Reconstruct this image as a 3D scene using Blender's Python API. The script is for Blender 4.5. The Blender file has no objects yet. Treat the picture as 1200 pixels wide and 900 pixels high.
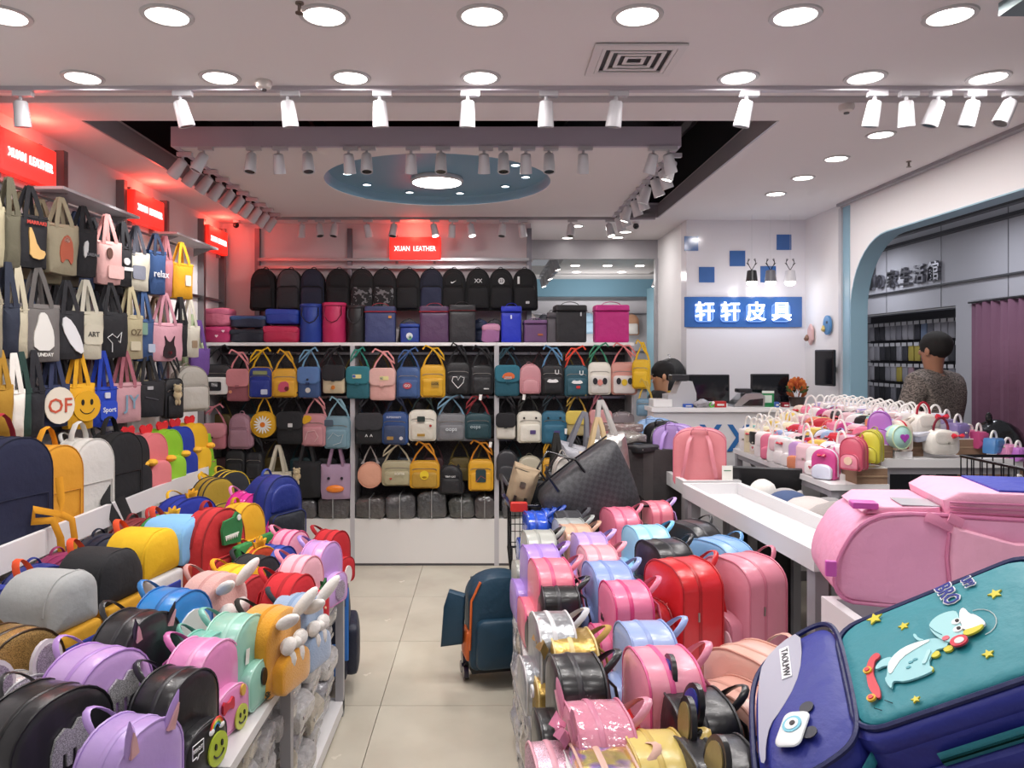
import bpy, math, random
from math import sin, cos, pi, radians as R
from mathutils import Vector as V, Matrix, noise
random.seed(7)
SC = bpy.context.scene
COL = SC.collection
# ------------------------------------------------------------------ camera, world, lights, exposure
F, CX, CY, EYE = 880.0, 570.0, 417.0, 1.65       # focal length in px, vanishing point, eye height (m)
CH = 2.777                                        # ceiling height
def P(px, py, d):
    """point at depth d that the photograph shows at pixel px, py"""
    return V(((px-CX)*d/F, d, EYE-(py-CY)*d/F))
cam = bpy.data.cameras.new('camera'); camo = bpy.data.objects.new('camera', cam); COL.objects.link(camo)
cam.sensor_width = 36; cam.lens = 36*F/1200; cam.shift_x = 30/1200; cam.shift_y = -33/1200
cam.clip_start = .05; cam.clip_end = 100
camo.location = (0, 0, EYE); camo.rotation_euler = (pi/2, 0, 0); SC.camera = camo
w = bpy.data.worlds.new('world'); SC.world = w; w.use_nodes = True
w.node_tree.nodes['Background'].inputs[0].default_value = (.92, .93, 1, 1)
w.node_tree.nodes['Background'].inputs[1].default_value = .24
SC.view_settings.view_transform = 'Standard'; SC.view_settings.look = 'None'
SC.view_settings.exposure = 0.0; SC.view_settings.gamma = 1.0
SC.cycles.max_bounces = 6; SC.cycles.diffuse_bounces = 3; SC.cycles.glossy_bounces = 3
SC.cycles.transmission_bounces = 4; SC.cycles.sample_clamp_indirect = 4
def lamp(kind, loc, power, size=.12, rot=(0, 0, 0), color=(1, .965, .945), spot=70, blend=.6):
    l = bpy.data.lights.new('lamp_light', kind); l.energy = power; l.color = color
    if kind == 'AREA': l.shape = 'DISK'; l.size = size
    elif kind == 'SPOT': l.spot_size = R(spot); l.spot_blend = blend; l.shadow_soft_size = size
    else: l.shadow_soft_size = size
    o = bpy.data.objects.new('lamp_light', l); COL.objects.link(o); o.location = loc; o.rotation_euler = rot
    return o
DOWN_P = 5.0; SPOT_P = 12.0
# ------------------------------------------------------------------ materials
_M = {}
def lin(h):
    if not isinstance(h, str): return (*h, 1)
    r = []
    for i in (0, 2, 4):
        c = int(h[i:i+2], 16)/255
        r.append(c/12.92 if c <= .04045 else ((c+.055)/1.055)**2.4)
    return (*r, 1)
def M(col, kind='canvas', col2=None):
    key = (col, kind, col2)
    if key in _M: return _M[key]
    m = bpy.data.materials.new(kind+'_'+str(col)); m.use_nodes = True; nt = m.node_tree; b = nt.nodes['Principled BSDF']
    I = b.inputs; I['Base Color'].default_value = lin(col)
    N = nt.nodes.new; L = nt.links.new
    def tc(scale=1):
        t = N('ShaderNodeTexCoord'); mp = N('ShaderNodeMapping'); mp.inputs['Scale'].default_value = (scale,)*3
        L(t.outputs['Object'], mp.inputs[0]); return mp.outputs[0]
    def bump(src, s, d=.002):
        bp = N('ShaderNodeBump'); bp.inputs['Strength'].default_value = s; bp.inputs['Distance'].default_value = d
        L(src, bp.inputs['Height']); L(bp.outputs[0], I['Normal'])
    def noisetex(scale, detail=3):
        n = N('ShaderNodeTexNoise'); n.inputs['Scale'].default_value = scale; n.inputs['Detail'].default_value = detail
        L(tc(), n.inputs['Vector']); return n
    def mixc(fac, c1, c2):
        mx = N('ShaderNodeMix'); mx.data_type = 'RGBA'; L(fac, mx.inputs[0]); mx.inputs[6].default_value = lin(c1); mx.inputs[7].default_value = lin(c2)
        L(mx.outputs[2], I['Base Color'])
    def step(src, t, inv=False):
        mt = N('ShaderNodeMath'); mt.operation = 'LESS_THAN' if inv else 'GREATER_THAN'; L(src, mt.inputs[0]); mt.inputs[1].default_value = t; return mt.outputs[0]
    if kind == 'canvas':
        I['Roughness'].default_value = .85; n = noisetex(14, 4); bump(n.outputs[0], .55, .012)
    elif kind == 'nylon':
        I['Roughness'].default_value = .5; n = noisetex(16, 4); bump(n.outputs[0], .6, .012)
    elif kind == 'leather':
        I['Roughness'].default_value = .3; I['Coat Weight'].default_value = .25; I['Coat Roughness'].default_value = .2
        n = noisetex(12, 5); bump(n.outputs[0], .35, .01)
    elif kind == 'glossy':
        I['Roughness'].default_value = .12; I['Coat Weight'].default_value = .6; n = noisetex(25, 3); bump(n.outputs[0], .5, .01)
    elif kind == 'fluffy':
        I['Roughness'].default_value = 1; I['Sheen Weight'].default_value = .6; n = noisetex(170, 3); bump(n.outputs[0], .5, .004)
    elif kind == 'glitter':
        v = N('ShaderNodeTexVoronoi'); v.inputs['Scale'].default_value = 800; L(tc(), v.inputs['Vector'])
        mx = N('ShaderNodeMix'); mx.data_type = 'RGBA'; mx.inputs[6].default_value = tuple(x*.35 for x in lin(col)[:3])+(1,); mx.inputs[7].default_value = tuple(min(1, x*1.8) for x in lin(col)[:3])+(1,)
        sp = N('ShaderNodeSeparateColor'); L(v.outputs['Color'], sp.inputs[0]); L(sp.outputs[0], mx.inputs[0]); L(mx.outputs[2], I['Base Color'])
        I['Metallic'].default_value = .5; I['Roughness'].default_value = .35
    elif kind == 'metallic':
        I['Metallic'].default_value = .75; I['Roughness'].default_value = .28; n = noisetex(22, 3); bump(n.outputs[0], .7, .01)
    elif kind == 'holo':
        n = noisetex(14, 2); cr = N('ShaderNodeValToRGB'); cr.color_ramp.elements[0].color = lin('c9a06a'); cr.color_ramp.elements[1].color = lin('e8b8a0'); cr.color_ramp.elements[0].position = .3; cr.color_ramp.elements[1].position = .7
        for p_, c_ in ((.42, '9ad8c0'), (.5, 'c9a4f0'), (.58, 'f2e08a')):
            e = cr.color_ramp.elements.new(p_); e.color = lin(c_)
        L(n.outputs[0], cr.inputs[0]); L(cr.outputs[0], I['Base Color']); I['Metallic'].default_value = .8; I['Roughness'].default_value = .18
    elif kind == 'dots':
        v = N('ShaderNodeTexVoronoi'); v.inputs['Scale'].default_value = 38; v.inputs['Randomness'].default_value = .35; L(tc(), v.inputs['Vector'])
        mixc(step(v.outputs['Distance'], .3, True), col, col2 or 'f0d0dc'); I['Roughness'].default_value = .5
    elif kind == 'camo':
        n = noisetex(28, 4); mixc(step(n.outputs[0], .56), col, col2 or '77777a'); I['Roughness'].default_value = .8
    elif kind == 'quilt':
        I['Roughness'].default_value = .35
        wv = N('ShaderNodeTexChecker'); mp = N('ShaderNodeMapping'); t = N('ShaderNodeTexCoord'); mp.inputs['Rotation'].default_value = (0, R(45), 0); L(t.outputs['Object'], mp.inputs[0]); L(mp.outputs[0], wv.inputs['Vector']); wv.inputs['Scale'].default_value = 50
        bump(wv.outputs['Fac'], .6, .003)
    elif kind == 'weave':
        v = N('ShaderNodeTexChecker'); v.inputs['Scale'].default_value = 60; L(tc(), v.inputs['Vector']); v.inputs['Color1'].default_value = lin(col); v.inputs['Color2'].default_value = lin(col2 or '2a2a2e'); L(v.outputs[0], I['Base Color']); I['Roughness'].default_value = .5
    elif kind == 'net':
        v = N('ShaderNodeTexVoronoi'); v.inputs['Scale'].default_value = 220; L(tc(), v.inputs['Vector']); mixc(v.outputs['Distance'], '0e0e10', col); I['Roughness'].default_value = .7
    elif kind == 'plastic': I['Roughness'].default_value = .35
    elif kind == 'paint': I['Roughness'].default_value = .4; n = noisetex(3, 3); bump(n.outputs[0], .03, .01)
    elif kind == 'wallpaint': I['Roughness'].default_value = .75; n = noisetex(60, 3); bump(n.outputs[0], .06, .003)
    elif kind == 'gloss': I['Roughness'].default_value = .12
    elif kind == 'metal': I['Metallic'].default_value = 1; I['Roughness'].default_value = .3
    elif kind == 'wrap':
        I['Roughness'].default_value = .1; I['Alpha'].default_value = .38; n = noisetex(30, 4); bump(n.outputs[0], 1, .02)
    elif kind == 'bagfilm':
        I['Roughness'].default_value = .22; I['Coat Weight'].default_value = .8; n = noisetex(28, 5); bump(n.outputs[0], 1, .02)
        n2 = noisetex(7, 3); mixc(n2.outputs[0], col, col2 or '6e6a68')
    elif kind == 'tile':
        I['Roughness'].default_value = .12; n = noisetex(2.2, 5); cr = N('ShaderNodeValToRGB'); cr.color_ramp.elements[0].position = .25; cr.color_ramp.elements[0].color = lin('b3ab9c'); cr.color_ramp.elements[1].position = .62; cr.color_ramp.elements[1].color = lin(col)
        L(n.outputs[0], cr.inputs[0]); L(cr.outputs[0], I['Base Color']); n3 = noisetex(5, 5)
        mr = N('ShaderNodeMapRange'); mr.inputs['To Min'].default_value = .08; mr.inputs['To Max'].default_value = .35; L(n3.outputs[0], mr.inputs[0]); L(mr.outputs[0], I['Roughness'])
    elif kind == 'emit':
        I['Emission Color'].default_value = lin(col); I['Emission Strength'].default_value = col2 or 5; I['Base Color'].default_value = (.1, .1, .1, 1)
    elif kind == 'screen': I['Roughness'].default_value = .08; I['Base Color'].default_value = lin(col)
    elif kind == 'stripes':
        wv = N('ShaderNodeTexWave'); wv.bands_direction = 'Z'; wv.inputs['Scale'].default_value = 14; wv.inputs['Distortion'].default_value = 14; wv.inputs['Detail'].default_value = 4; wv.inputs['Detail Scale'].default_value = 2.5; L(tc(), wv.inputs['Vector'])
        mixc(wv.outputs['Fac'], col, col2 or '8a8078'); I['Roughness'].default_value = .9
    _M[key] = m
    return m
# ------------------------------------------------------------------ mesh building
class MB:
    def __init__(s): s.v = []; s.f = []
    def add(s, vs, fs):
        n = len(s.v); s.v += [V(p) for p in vs]; s.f += [[i+n for i in f] for f in fs]; return s
    def xf(s, m, start=0):
        for i in range(start, len(s.v)): s.v[i] = m @ s.v[i]
        return s
    def box(s, c, d, rz=0):
        x, y, z = d[0]/2, d[1]/2, d[2]/2; n = len(s.v)
        s.add([(-x, -y, -z), (x, -y, -z), (x, y, -z), (-x, y, -z), (-x, -y, z), (x, -y, z), (x, y, z), (-x, y, z)],
              [(0, 3, 2, 1), (4, 5, 6, 7), (0, 1, 5, 4), (1, 2, 6, 5), (2, 3, 7, 6), (3, 0, 4, 7)])
        s.xf(Matrix.Translation(c) @ Matrix.Rotation(rz, 4, 'Z'), n); return s
    def b2(s, a, b): return s.box([(a[i]+b[i])/2 for i in range(3)], [abs(a[i]-b[i]) for i in range(3)])
    def rbox(s, c, d, r, rz=0):
        """box with rounded vertical outline in xz, soft edges along y"""
        n = len(s.v); s.pillow(arch(d[0], d[2], r, r, 4), -d[1]/2, d[1]/2, 0, r*.6)
        s.xf(Matrix.Translation((c[0], c[1], c[2]-d[2]/2)) @ Matrix.Rotation(rz, 4, 'Z'), n); return s
    def rings(s, rings, closed=False, caps=True):
        n = len(s.v); k = len(rings[0]); fs = []
        for r in rings: s.v += [V(p) for p in r]
        m = len(rings)
        for i in range(m if closed else m-1):
            a = n+i*k; b = n+((i+1) % m)*k
            for j in range(k): fs.append([a+j, a+(j+1) % k, b+(j+1) % k, b+j])
        if caps and not closed: fs.append([n+j for j in range(k)][::-1]); fs.append([n+(m-1)*k+j for j in range(k)])
        s.f += fs; return s
    def pillow(s, pts, y0, y1, bulge=.01, e=.008, back=None):
        back = bulge*.5 if back is None else back
        zs = [p[1] for p in pts]; xs = [p[0] for p in pts]; cx = (min(xs)+max(xs))/2; cz = (min(zs)+max(zs))/2
        w_ = max(xs)-min(xs); k = 1-2*e/max(w_, .001)
        L = [(y0-bulge, k*.4), (y0-bulge*.8, k*.68), (y0-bulge*.3, k*.9), (y0, k), (y0+e*.5, k+(1-k)*.75), (y0+e*1.3, 1.0), ((y0+y1)/2, 1.01), (y1-e*1.3, 1.0), (y1-e*.4, k+(1-k)*.7), (y1, k), (y1+back*.4, k*.88), (y1+back, k*.5)]
        s.rings([[(cx+(x-cx)*sc, y, cz+(z-cz)*sc) for x, z in pts] for y, sc in L]); return s
    def prism(s, pts, y0, y1):
        s.rings([[(x, y0, z) for x, z in pts], [(x, y1, z) for x, z in pts]]); return s
    def sweep(s, path, a, b, ref=(0, 1, 0), closed=False, n=6, rect=False):
        path = [V(p) for p in path]; ref = V(ref); R_ = []
        for i, p in enumerate(path):
            if closed: t = path[(i+1) % len(path)]-path[i-1]
            else: t = path[min(i+1, len(path)-1)]-path[max(i-1, 0)]
            if t.length < 1e-9: t = V((0, 0, 1))
            t.normalize(); u = ref-t*ref.dot(t)
            if u.length < 1e-3: u = V((1, 0, 0))-t*t.x
            u.normalize(); v = t.cross(u)
            if rect: R_.append([p+u*a+v*b, p-u*a+v*b, p-u*a-v*b, p+u*a-v*b])
            else: R_.append([p+u*a*cos(q*2*pi/n)+v*b*sin(q*2*pi/n) for q in range(n)])
        s.rings(R_, closed); return s
    def lathe(s, prof, n=16, c=(0, 0, 0)):
        s.rings([[(c[0]+r*cos(i*2*pi/n), c[1]+r*sin(i*2*pi/n), c[2]+z) for i in range(n)] for r, z in prof]); return s
    def ball(s, c, r, n=10, m=7):
        r = (r, r, r) if not isinstance(r, tuple) else r
        s.rings([[(c[0]+r[0]*sin(pi*(j+.02)/(m-.0))*cos(i*2*pi/n), c[1]+r[1]*sin(pi*(j+.02)/m)*sin(i*2*pi/n), c[2]-r[2]*cos(pi*(j+.02)/m)) for i in range(n)] for j in range(m+1)]); return s
    def jit(s, amp, fr, seed=0):
        for i, p in enumerate(s.v): s.v[i] = p+noise.noise_vector(p*fr+V((seed*3.1, seed, 0)))*amp
        return s
    def mesh(s, name, ang=38):
        me = bpy.data.meshes.new(name); me.from_pydata([tuple(p) for p in s.v], [], s.f); me.validate(); me.update()
        me.polygons.foreach_set('use_smooth', [True]*len(me.polygons)); me.set_sharp_from_angle(angle=R(ang))
        me.materials.append(None); return me
def arch(w_, h, rt, rb, n=7):
    """closed outline, bottom centred on the origin; rt may be (rx, rz)"""
    rx, rz_ = rt if isinstance(rt, tuple) else (rt, rt); hw = w_/2; rx = min(rx, hw*.99); rb = min(rb, hw*.9); P_ = []
    for cx, cz, a0, ax, az in ((hw-rb, rb, -90, rb, rb), (hw-rx, h-rz_, 0, rx, rz_), (-hw+rx, h-rz_, 90, rx, rz_), (-hw+rb, rb, 180, rb, rb)):
        for i in range(n+1):
            t = R(a0+90*i/n); P_.append((cx+ax*cos(t), cz+az*sin(t)))
    return P_
def chk(p, it=2):
    for _ in range(it): p = [q for i in range(len(p)) for q in ((p[i][0]*.75+p[(i+1) % len(p)][0]*.25, p[i][1]*.75+p[(i+1) % len(p)][1]*.25), (p[i][0]*.25+p[(i+1) % len(p)][0]*.75, p[i][1]*.25+p[(i+1) % len(p)][1]*.75))]
    return p
def disc(r, x=0, z=0, n=20, rz=None): return [(x+r*cos(i*2*pi/n), z+(rz or r)*sin(i*2*pi/n)) for i in range(n)]
def O(name, mb, mat, parent=None, loc=None, rot=None, ang=38):
    me = mb.mesh(name, ang) if isinstance(mb, MB) else mb
    o = bpy.data.objects.new(name, me); COL.objects.link(o)
    if mat is not None:
        if not me.materials: me.materials.append(None)
        o.material_slots[0].link = 'OBJECT'; o.material_slots[0].material = mat
    if parent is not None: o.parent = parent
    if loc is not None: o.location = loc
    if rot is not None: o.rotation_euler = rot
    return o
LABELS = {}
ordn = ['first', 'second', 'third', 'fourth', 'fifth', 'sixth', 'seventh', 'eighth', 'ninth', 'tenth', 'eleventh', 'twelfth', 'thirteenth', 'fourteenth', 'fifteenth', 'sixteenth', 'seventeenth', 'eighteenth', 'nineteenth', 'twentieth', 'twenty-first', 'twenty-second', 'twenty-third', 'twenty-fourth', 'twenty-fifth', 'twenty-sixth', 'twenty-seventh', 'twenty-eighth', 'twenty-ninth', 'thirtieth']
def tag(o, label, cat, group=None):
    o['label'] = label; o['category'] = cat
    if group: o['group'] = group
    LABELS.setdefault(label, []).append(o.name)
    return o
def T(name, label, cat, loc=(0, 0, 0), rz=0, group=None, rot=None, sc=1):
    o = bpy.data.objects.new(name, None); COL.objects.link(o); o.location = loc; o.rotation_euler = rot or (0, 0, rz); o.scale = (sc,)*3
    o.empty_display_size = .05
    return tag(o, label, cat, group)
def S(name, mb, mat, parent=None, ang=38):
    o = O(name, mb, mat, parent, ang=ang)
    if parent is None: o['kind'] = 'structure'
    return o
_TXT = {}
def text_mesh(body, size, depth=.001, font_x=1, bold=0):
    k = (body, size, depth, font_x, bold)
    if k in _TXT: return _TXT[k]
    c = bpy.data.curves.new('lettering', 'FONT'); c.body = body; c.size = size; c.align_x = 'CENTER'; c.align_y = 'CENTER'; c.extrude = depth; c.offset = bold; c.resolution_u = 2
    o = bpy.data.objects.new('lettering', c); COL.objects.link(o); dg = bpy.context.evaluated_depsgraph_get(); dg.update()
    me = bpy.data.meshes.new_from_object(o.evaluated_get(dg)); bpy.data.objects.remove(o)
    me.transform(Matrix.Rotation(pi/2, 4, 'X') @ Matrix.Diagonal((font_x, 1, 1, 1)))
    me.materials.clear(); me.materials.append(None); me.name = 'lettering'
    _TXT[k] = me; return me
# ------------------------------------------------------------------ bags
_C = {}
def cached(key, fn):
    if key not in _C: _C[key] = fn()
    return _C[key]
def ribbon_arc(w_, L, z0, y, a, b, n=10, lean=0):
    return [(-w_*cos(pi*i/n), y+lean*sin(pi*i/n), z0+L*sin(pi*i/n)) for i in range(n+1)]
def _mk(d): return [(n, m.mesh(n), s) for n, m, s in d]
# each style returns (list of (part name, mesh, colour slot), front y of upper body, front y of pocket)
# colour slots: 0 body, 1 second colour, 2 trim, 3 straps, 4 metal
def st_mini(w, t, h, v=0):
    out = arch(w, h, (w*.46, h*.36) if v == 0 else (w*.40, h*.22), w*.14, 7); d = []
    d.append(('body', MB().pillow(out, -t/2, t/2, t*.06, .008), 0))
    po = arch(w*.8, h*.48, (w*.34, h*.2) if v == 0 else (w*.3, h*.14), w*.12, 5)
    d.append(('front_pocket', MB().pillow([(x, z+h*.03) for x, z in po], -t/2-t*.34, -t/2+.005, t*.05, .006), 1))
    pp = MB()
    for y in (-t/2+.004, t/2-.004): pp.sweep([(x*1.0, y, z) for x, z in out], .0035, .0035, closed=True, n=5)
    d.append(('piping', pp, 2))
    d.append(('pocket_piping', MB().sweep([(x, -t/2-t*.31, z+h*.03) for x, z in po], .003, .003, closed=True, n=5), 2))
    top = out[7:-8]
    d.append(('zipper', MB().sweep([(x*1.015, -t*.08, h/2+(z-h/2)*1.012) for x, z in top], .007, .002, n=6), 2))
    d.append(('handle', MB().sweep(ribbon_arc(w*.17, h*.17, h*.9, t*.46, 0, 0, lean=.055), .009, .0028, n=6), 3))
    for s in (-1, 1):
        d.append(('shoulder_strap', MB().sweep([(s*w*.14, t/2, h*.9), (s*w*.2, t/2+.03, h*.8), (s*w*.26, t/2+.045, h*.5), (s*w*.32, t/2+.03, h*.2), (s*w*.36, t/2, h*.05)], .004, .012, ref=(0, 1, 0), n=6), 3))
    d.append(('zipper_pull', MB().box((w*.505, -t*.12, h*.55), (.006, .006, .03)), 4))
    return _mk(d), -t/2-t*.06, -t/2-t*.40
def st_school(w, t, h, v=0):
    out = [(x*(1-.12*z/h), z) for x, z in arch(w, h, (w*.46, h*.32), w*.12, 6)]; d = []
    m = MB().pillow(out, -t/2, t/2, t*.07, .012); m.jit(.004, 14, v); d.append(('body', m, 0))
    po = arch(w*.82, h*.52, (w*.14, h*.08), w*.08, 4)
    d.append(('front_pocket', MB().pillow([(x, z+h*.04) for x, z in po], -t/2-t*.26, -t/2+.01, t*.06, .01).jit(.003, 18, v), 1))
    u = arch(w*.7, h*.32, (w*.28, h*.2), w*.04, 5)
    d.append(('upper_pocket', MB().pillow([(x, z+h*.58) for x, z in u], -t/2-t*.1, -t/2+.01, t*.03, .006), 0))
    d.append(('piping', MB().sweep([(x, -t/2+.008, z) for x, z in out], .004, .004, closed=True, n=5), 2))
    d.append(('zipper', MB().sweep([(x*1.015, 0, h/2+(z-h/2)*1.01) for x, z in out[6:-7]], .007, .002, n=6), 2))
    d.append(('pocket_zipper', MB().sweep([(x, -t/2-t*.24, z+h*.045) for x, z in po[4:-5]], .003, .004, n=5), 2))
    d.append(('handle', MB().sweep(ribbon_arc(w*.11, h*.1, h*.97, t*.3, 0, 0), .01, .003), 3))
    for s in (-1, 1):
        d.append(('shoulder_strap', MB().sweep([(s*w*.14, t/2, h*.92), (s*w*.22, t/2+.04, h*.8), (s*w*.3, t/2+.05, h*.5), (s*w*.36, t/2+.03, h*.2), (s*w*.4, t/2, h*.05)], .006, .022), 3))
    for s in (-1, 1): d.append(('side_pocket', MB().pillow(arch(t*.7, h*.36, t*.1, t*.1, 3), -.006, .006, .008, .004).xf(Matrix.Translation((s*w*.5, 0, h*.04)) @ Matrix.Rotation(s*pi/2, 4, 'Z')), 1))
    return _mk(d), -t/2-t*.10, -t/2-t*.33
def vstrap(w, h, L, y=0, r=.008, v=0):
    m = MB(); s = 1 if v % 2 == 0 else -1
    m.sweep([(-w*.44, y, h*.9), (-w*.3, y, h+L*.35), (0, y+.01, h+L), (w*.3, y, h+L*.35), (w*.44, y, h*.9)], r*.45, r, ref=(0, 1, 0), n=6)
    return m
def vbow(w, h, L, r=.008, v=0):
    s = 1 if v % 2 == 0 else -1; m = MB(); a = w*(.42 if v % 3 else .3)
    m.sweep([(0, -.012, h+L), (s*a*.5, -.02, h+L*1.02), (s*a, -.02, h+L*.62), (s*a*1.15, -.018, h+L*.3), (s*a*.6, -.02, h+L*.6), (-s*a*.1, -.015, h+L*1.0), (-s*a*.7, -.02, h+L*1.18), (-s*a*1.0, -.02, h+L*.95)], r*.45, r*1.05, ref=(0, 1, 0), n=6)
    return m
def st_cross(w, t, h, v=0, L=.13):
    out = arch(w, h, (w*.24, h*.2), w*.12, 5); d = []
    d.append(('body', MB().pillow(out, -t/2, t/2, t*.1, .008).jit(.003, 20, v), 0))
    po = arch(w*.84, h*.56, (w*.12, w*.12), w*.1, 4)
    d.append(('front_pocket', MB().pillow([(x, z+h*.03) for x, z in po], -t/2-t*.3, -t/2+.005, t*.08, .006), 1))
    d.append(('piping', MB().sweep([(x, -t/2+.004, z) for x, z in out], .003, .003, closed=True, n=5), 2))
    d.append(('zipper', MB().sweep([(x*.86, -t/2-.003-t*.06, h*.72+(z-h)*.35) for x, z in out[7:-7]], .002, .003, n=5), 4))
    d.append(('strap', vstrap(w, h, L, t*.3, .008, v), 3)); d.append(('strap_loop', vbow(w, h, L, .007, v), 3))
    return _mk(d), -t/2-t*.16, -t/2-t*.42
def st_flapbag(w, t, h, v=0, L=.13):
    out = arch(w, h, (w*.2, h*.16), w*.12, 5); d = []
    d.append(('body', MB().pillow(out, -t/2, t/2, t*.1, .008).jit(.003, 20, v), 0))
    fl = [(x*1.03, z) for x, z in arch(w, h*.56, (w*.2, h*.16), (w*.2), 5)]
    d.append(('flap', MB().pillow([(x, z+h*.455) for x, z in fl], -t/2-t*.22, t*.2, t*.04, .005), 1))
    d.append(('clasp', MB().box((0, -t/2-t*.28, h*.47), (w*.16, .008, h*.07)), 2))
    d.append(('strap', vstrap(w, h, L, t*.3, .008, v), 3)); d.append(('strap_loop', vbow(w, h, L, .007, v+1), 3))
    return _mk(d), -t/2-t*.27, -t/2-t*.12
def st_round(w, t, h, v=0, L=.12):
    out = [(x, z) for x, z in disc(w/2, 0, h/2, 24, h/2)]; d = []
    d.append(('body', MB().pillow(out, -t/2, t/2, t*.15, .01), 0))
    d.append(('piping', MB().sweep([(x, -t/2+.004, z) for x, z in out], .004, .004, closed=True, n=5), 2))
    d.append(('strap', vstrap(w*.7, h, L, 0, .007, v), 3)); d.append(('zipper', MB().sweep([(x*1.015, 0, h/2+(z-h/2)*1.01) for x, z in out[0:13]], .006, .002), 2))
    return _mk(d), -t/2-t*.16, -t/2-t*.16
def st_tote(w, t, h, v=0, L=.2):
    d = []; out = [(-w*.47, 0), (-w*.3, -h*.015), (0, -h*.02), (w*.3, -h*.015), (w*.47, 0), (w*.49, h*.3), (w*.5, h*.65), (w*.5, h), (w*.25, h*.99), (0, h*.98), (-w*.25, h*.99), (-w*.5, h), (-w*.5, h*.65), (-w*.49, h*.3)]
    d.append(('body', MB().pillow(out, -t/2, t/2, t*.35, .006, t*.3).jit(.008, 9, v), 0))
    d.append(('top_hem', MB().sweep([(-w*.48, -t/2-.004, h*.93), (0, -t/2-.006, h*.91), (w*.48, -t/2-.004, h*.93)], .002, .003, n=4), 2))
    for y, nm in ((-t/2-.004, 'handle'), (t/2+.002, 'handle')):
        d.append((nm, MB().sweep([(-w*.25, y, h*.86), (-w*.24, y, h*1.02), (-w*.1, y*.5, h+L*.75), (-w*.03, y*.3, h+L), (w*.03, y*.3, h+L), (w*.1, y*.5, h+L*.75), (w*.24, y, h*1.02), (w*.25, y, h*.86)], .0025, .013, n=6), 3))
    return _mk(d), -t/2-t*.38, -t/2-t*.38
def st_hood(w, t, h, v=0):
    """canvas backpack: tall body under a big hooded flap, framed lower pocket"""
    d = []; out = arch(w*.94, h*.9, (w*.3, h*.2), w*.08, 5)
    d.append(('body', MB().pillow(out, -t/2, t/2, t*.05, .012).jit(.005, 12, v), 1))
    hd = arch(w, h*.44, (w*.42, h*.27), w*.07, 7)
    d.append(('flap', MB().pillow([(x, z+h*.58) for x, z in hd], -t*.72, t*.5, t*.1, .012).jit(.006, 10, v), 0))
    d.append(('flap_hem', MB().sweep([(x*1.005, -t*.6, z+h*.58) for x, z in hd[8:-8]], .004, .003, n=5), 0))
    d.append(('lower_pocket', MB().pillow([(x, z+h*.16) for x, z in arch(w*.88, h*.42, w*.05, w*.05, 3)], -t*.85, -t*.45, t*.03, .008), 1))
    d.append(('pocket_panel', MB().pillow([(x, z+h*.24) for x, z in arch(w*.62, h*.24, w*.03, w*.03, 3)], -t*.9, -t*.84, .002, .003), 2))
    d.append(('handle', MB().sweep(ribbon_arc(w*.13, h*.15, h*.95, t*.42, 0, 0, lean=.03), .013, .003), 3))
    for s in (-1, 1): d.append(('shoulder_strap', MB().sweep([(s*w*.14, t/2, h*.88), (s*w*.22, t/2+.04, h*.76), (s*w*.3, t/2+.05, h*.5), (s*w*.36, t/2+.03, h*.2), (s*w*.4, t/2, h*.05)], .005, .018), 3))
    return _mk(d), -t*.84, -t*.93
def st_box(w, t, h, v=0):
    d = []; out = arch(w, h*.84, w*.04, w*.06, 3)
    d.append(('body', MB().pillow(out, -t/2, t/2, .004, .015), 0))
    d.append(('lid', MB().pillow([(x*1.02, z+h*.85) for x, z in arch(w, h*.15, w*.06, w*.02, 3)], -t/2-.004, t/2+.004, .003, .012), 1))
    d.append(('zipper', MB().sweep([(-w/2-.004, -t/2+.01, h*.845), (-w/2+.01, -t/2-.006, h*.845), (w/2-.01, -t/2-.006, h*.845), (w/2+.004, -t/2+.01, h*.845), (w/2+.004, t/2, h*.845), (-w/2-.004, t/2, h*.845)], .004, .004, ref=(0, 0, 1), closed=True, n=4), 2))
    d.append(('handle', MB().sweep(ribbon_arc(w*.28, h*.1, h*.99, -t*.1, 0, 0), .01, .003), 3))
    return _mk(d), -t/2-.008, -t/2-.008
def st_drum(w, t, h, v=0):
    r = w/2; d = [('body', MB().lathe([(r*.1, 0), (r*.92, 0), (r, .01), (r*1.01, h*.5), (r, h*.9), (r*.97, h*.92), (.01, h*.92)], 20), 0),
         ('lid', MB().lathe([(r*.2, h*.92), (r*1.02, h*.92), (r*1.02, h*.98), (r*.95, h), (.01, h*1.0)], 20), 1),
         ('zipper', MB().lathe([(r*1.02, h*.905), (r*1.045, h*.91), (r*1.045, h*.925), (r*1.02, h*.93)], 20), 2),
         ('handle', MB().sweep([(-r*.7, -r*.75, h*.9), (-r*.75, -r*.9, h*.7), (-r*.4, -r*1.04, h*.55), (0, -r*1.06, h*.5), (r*.4, -r*1.04, h*.55), (r*.75, -r*.9, h*.7), (r*.7, -r*.75, h*.9)], .006, .004), 3)]
    return _mk(d), -r*1.02, -r*1.02
def st_hand(w, t, h, v=0):
    """little handbag with a stiff loop handle"""
    d = []; out = [(-w*.5, 0), (w*.5, 0), (w*.5, h*.3), (w*.42, h*.9), (w*.36, h), (-w*.36, h), (-w*.42, h*.9), (-w*.5, h*.3)]
    if v == 1: out = arch(w, h, (w*.46, h*.5), w*.2, 5)
    d.append(('body', MB().pillow(out, -t/2, t/2, t*.12, .008), 0))
    d.append(('flap', MB().pillow([(x, z+h*.42) for x, z in arch(w*.8, h*.52, w*.1, w*.2, 4)], -t/2-t*.14, -t/2, t*.05, .004), 1))
    d.append(('handle', MB().sweep(ribbon_arc(w*.26, h*.5, h*.96, 0, 0, 0), .006, .006, n=6), 3))
    d.append(('clasp', MB().ball((0, -t/2-t*.26, h*.5), .007, 6, 4), 4))
    return _mk(d), -t/2-t*.18, -t/2-t*.2
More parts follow.
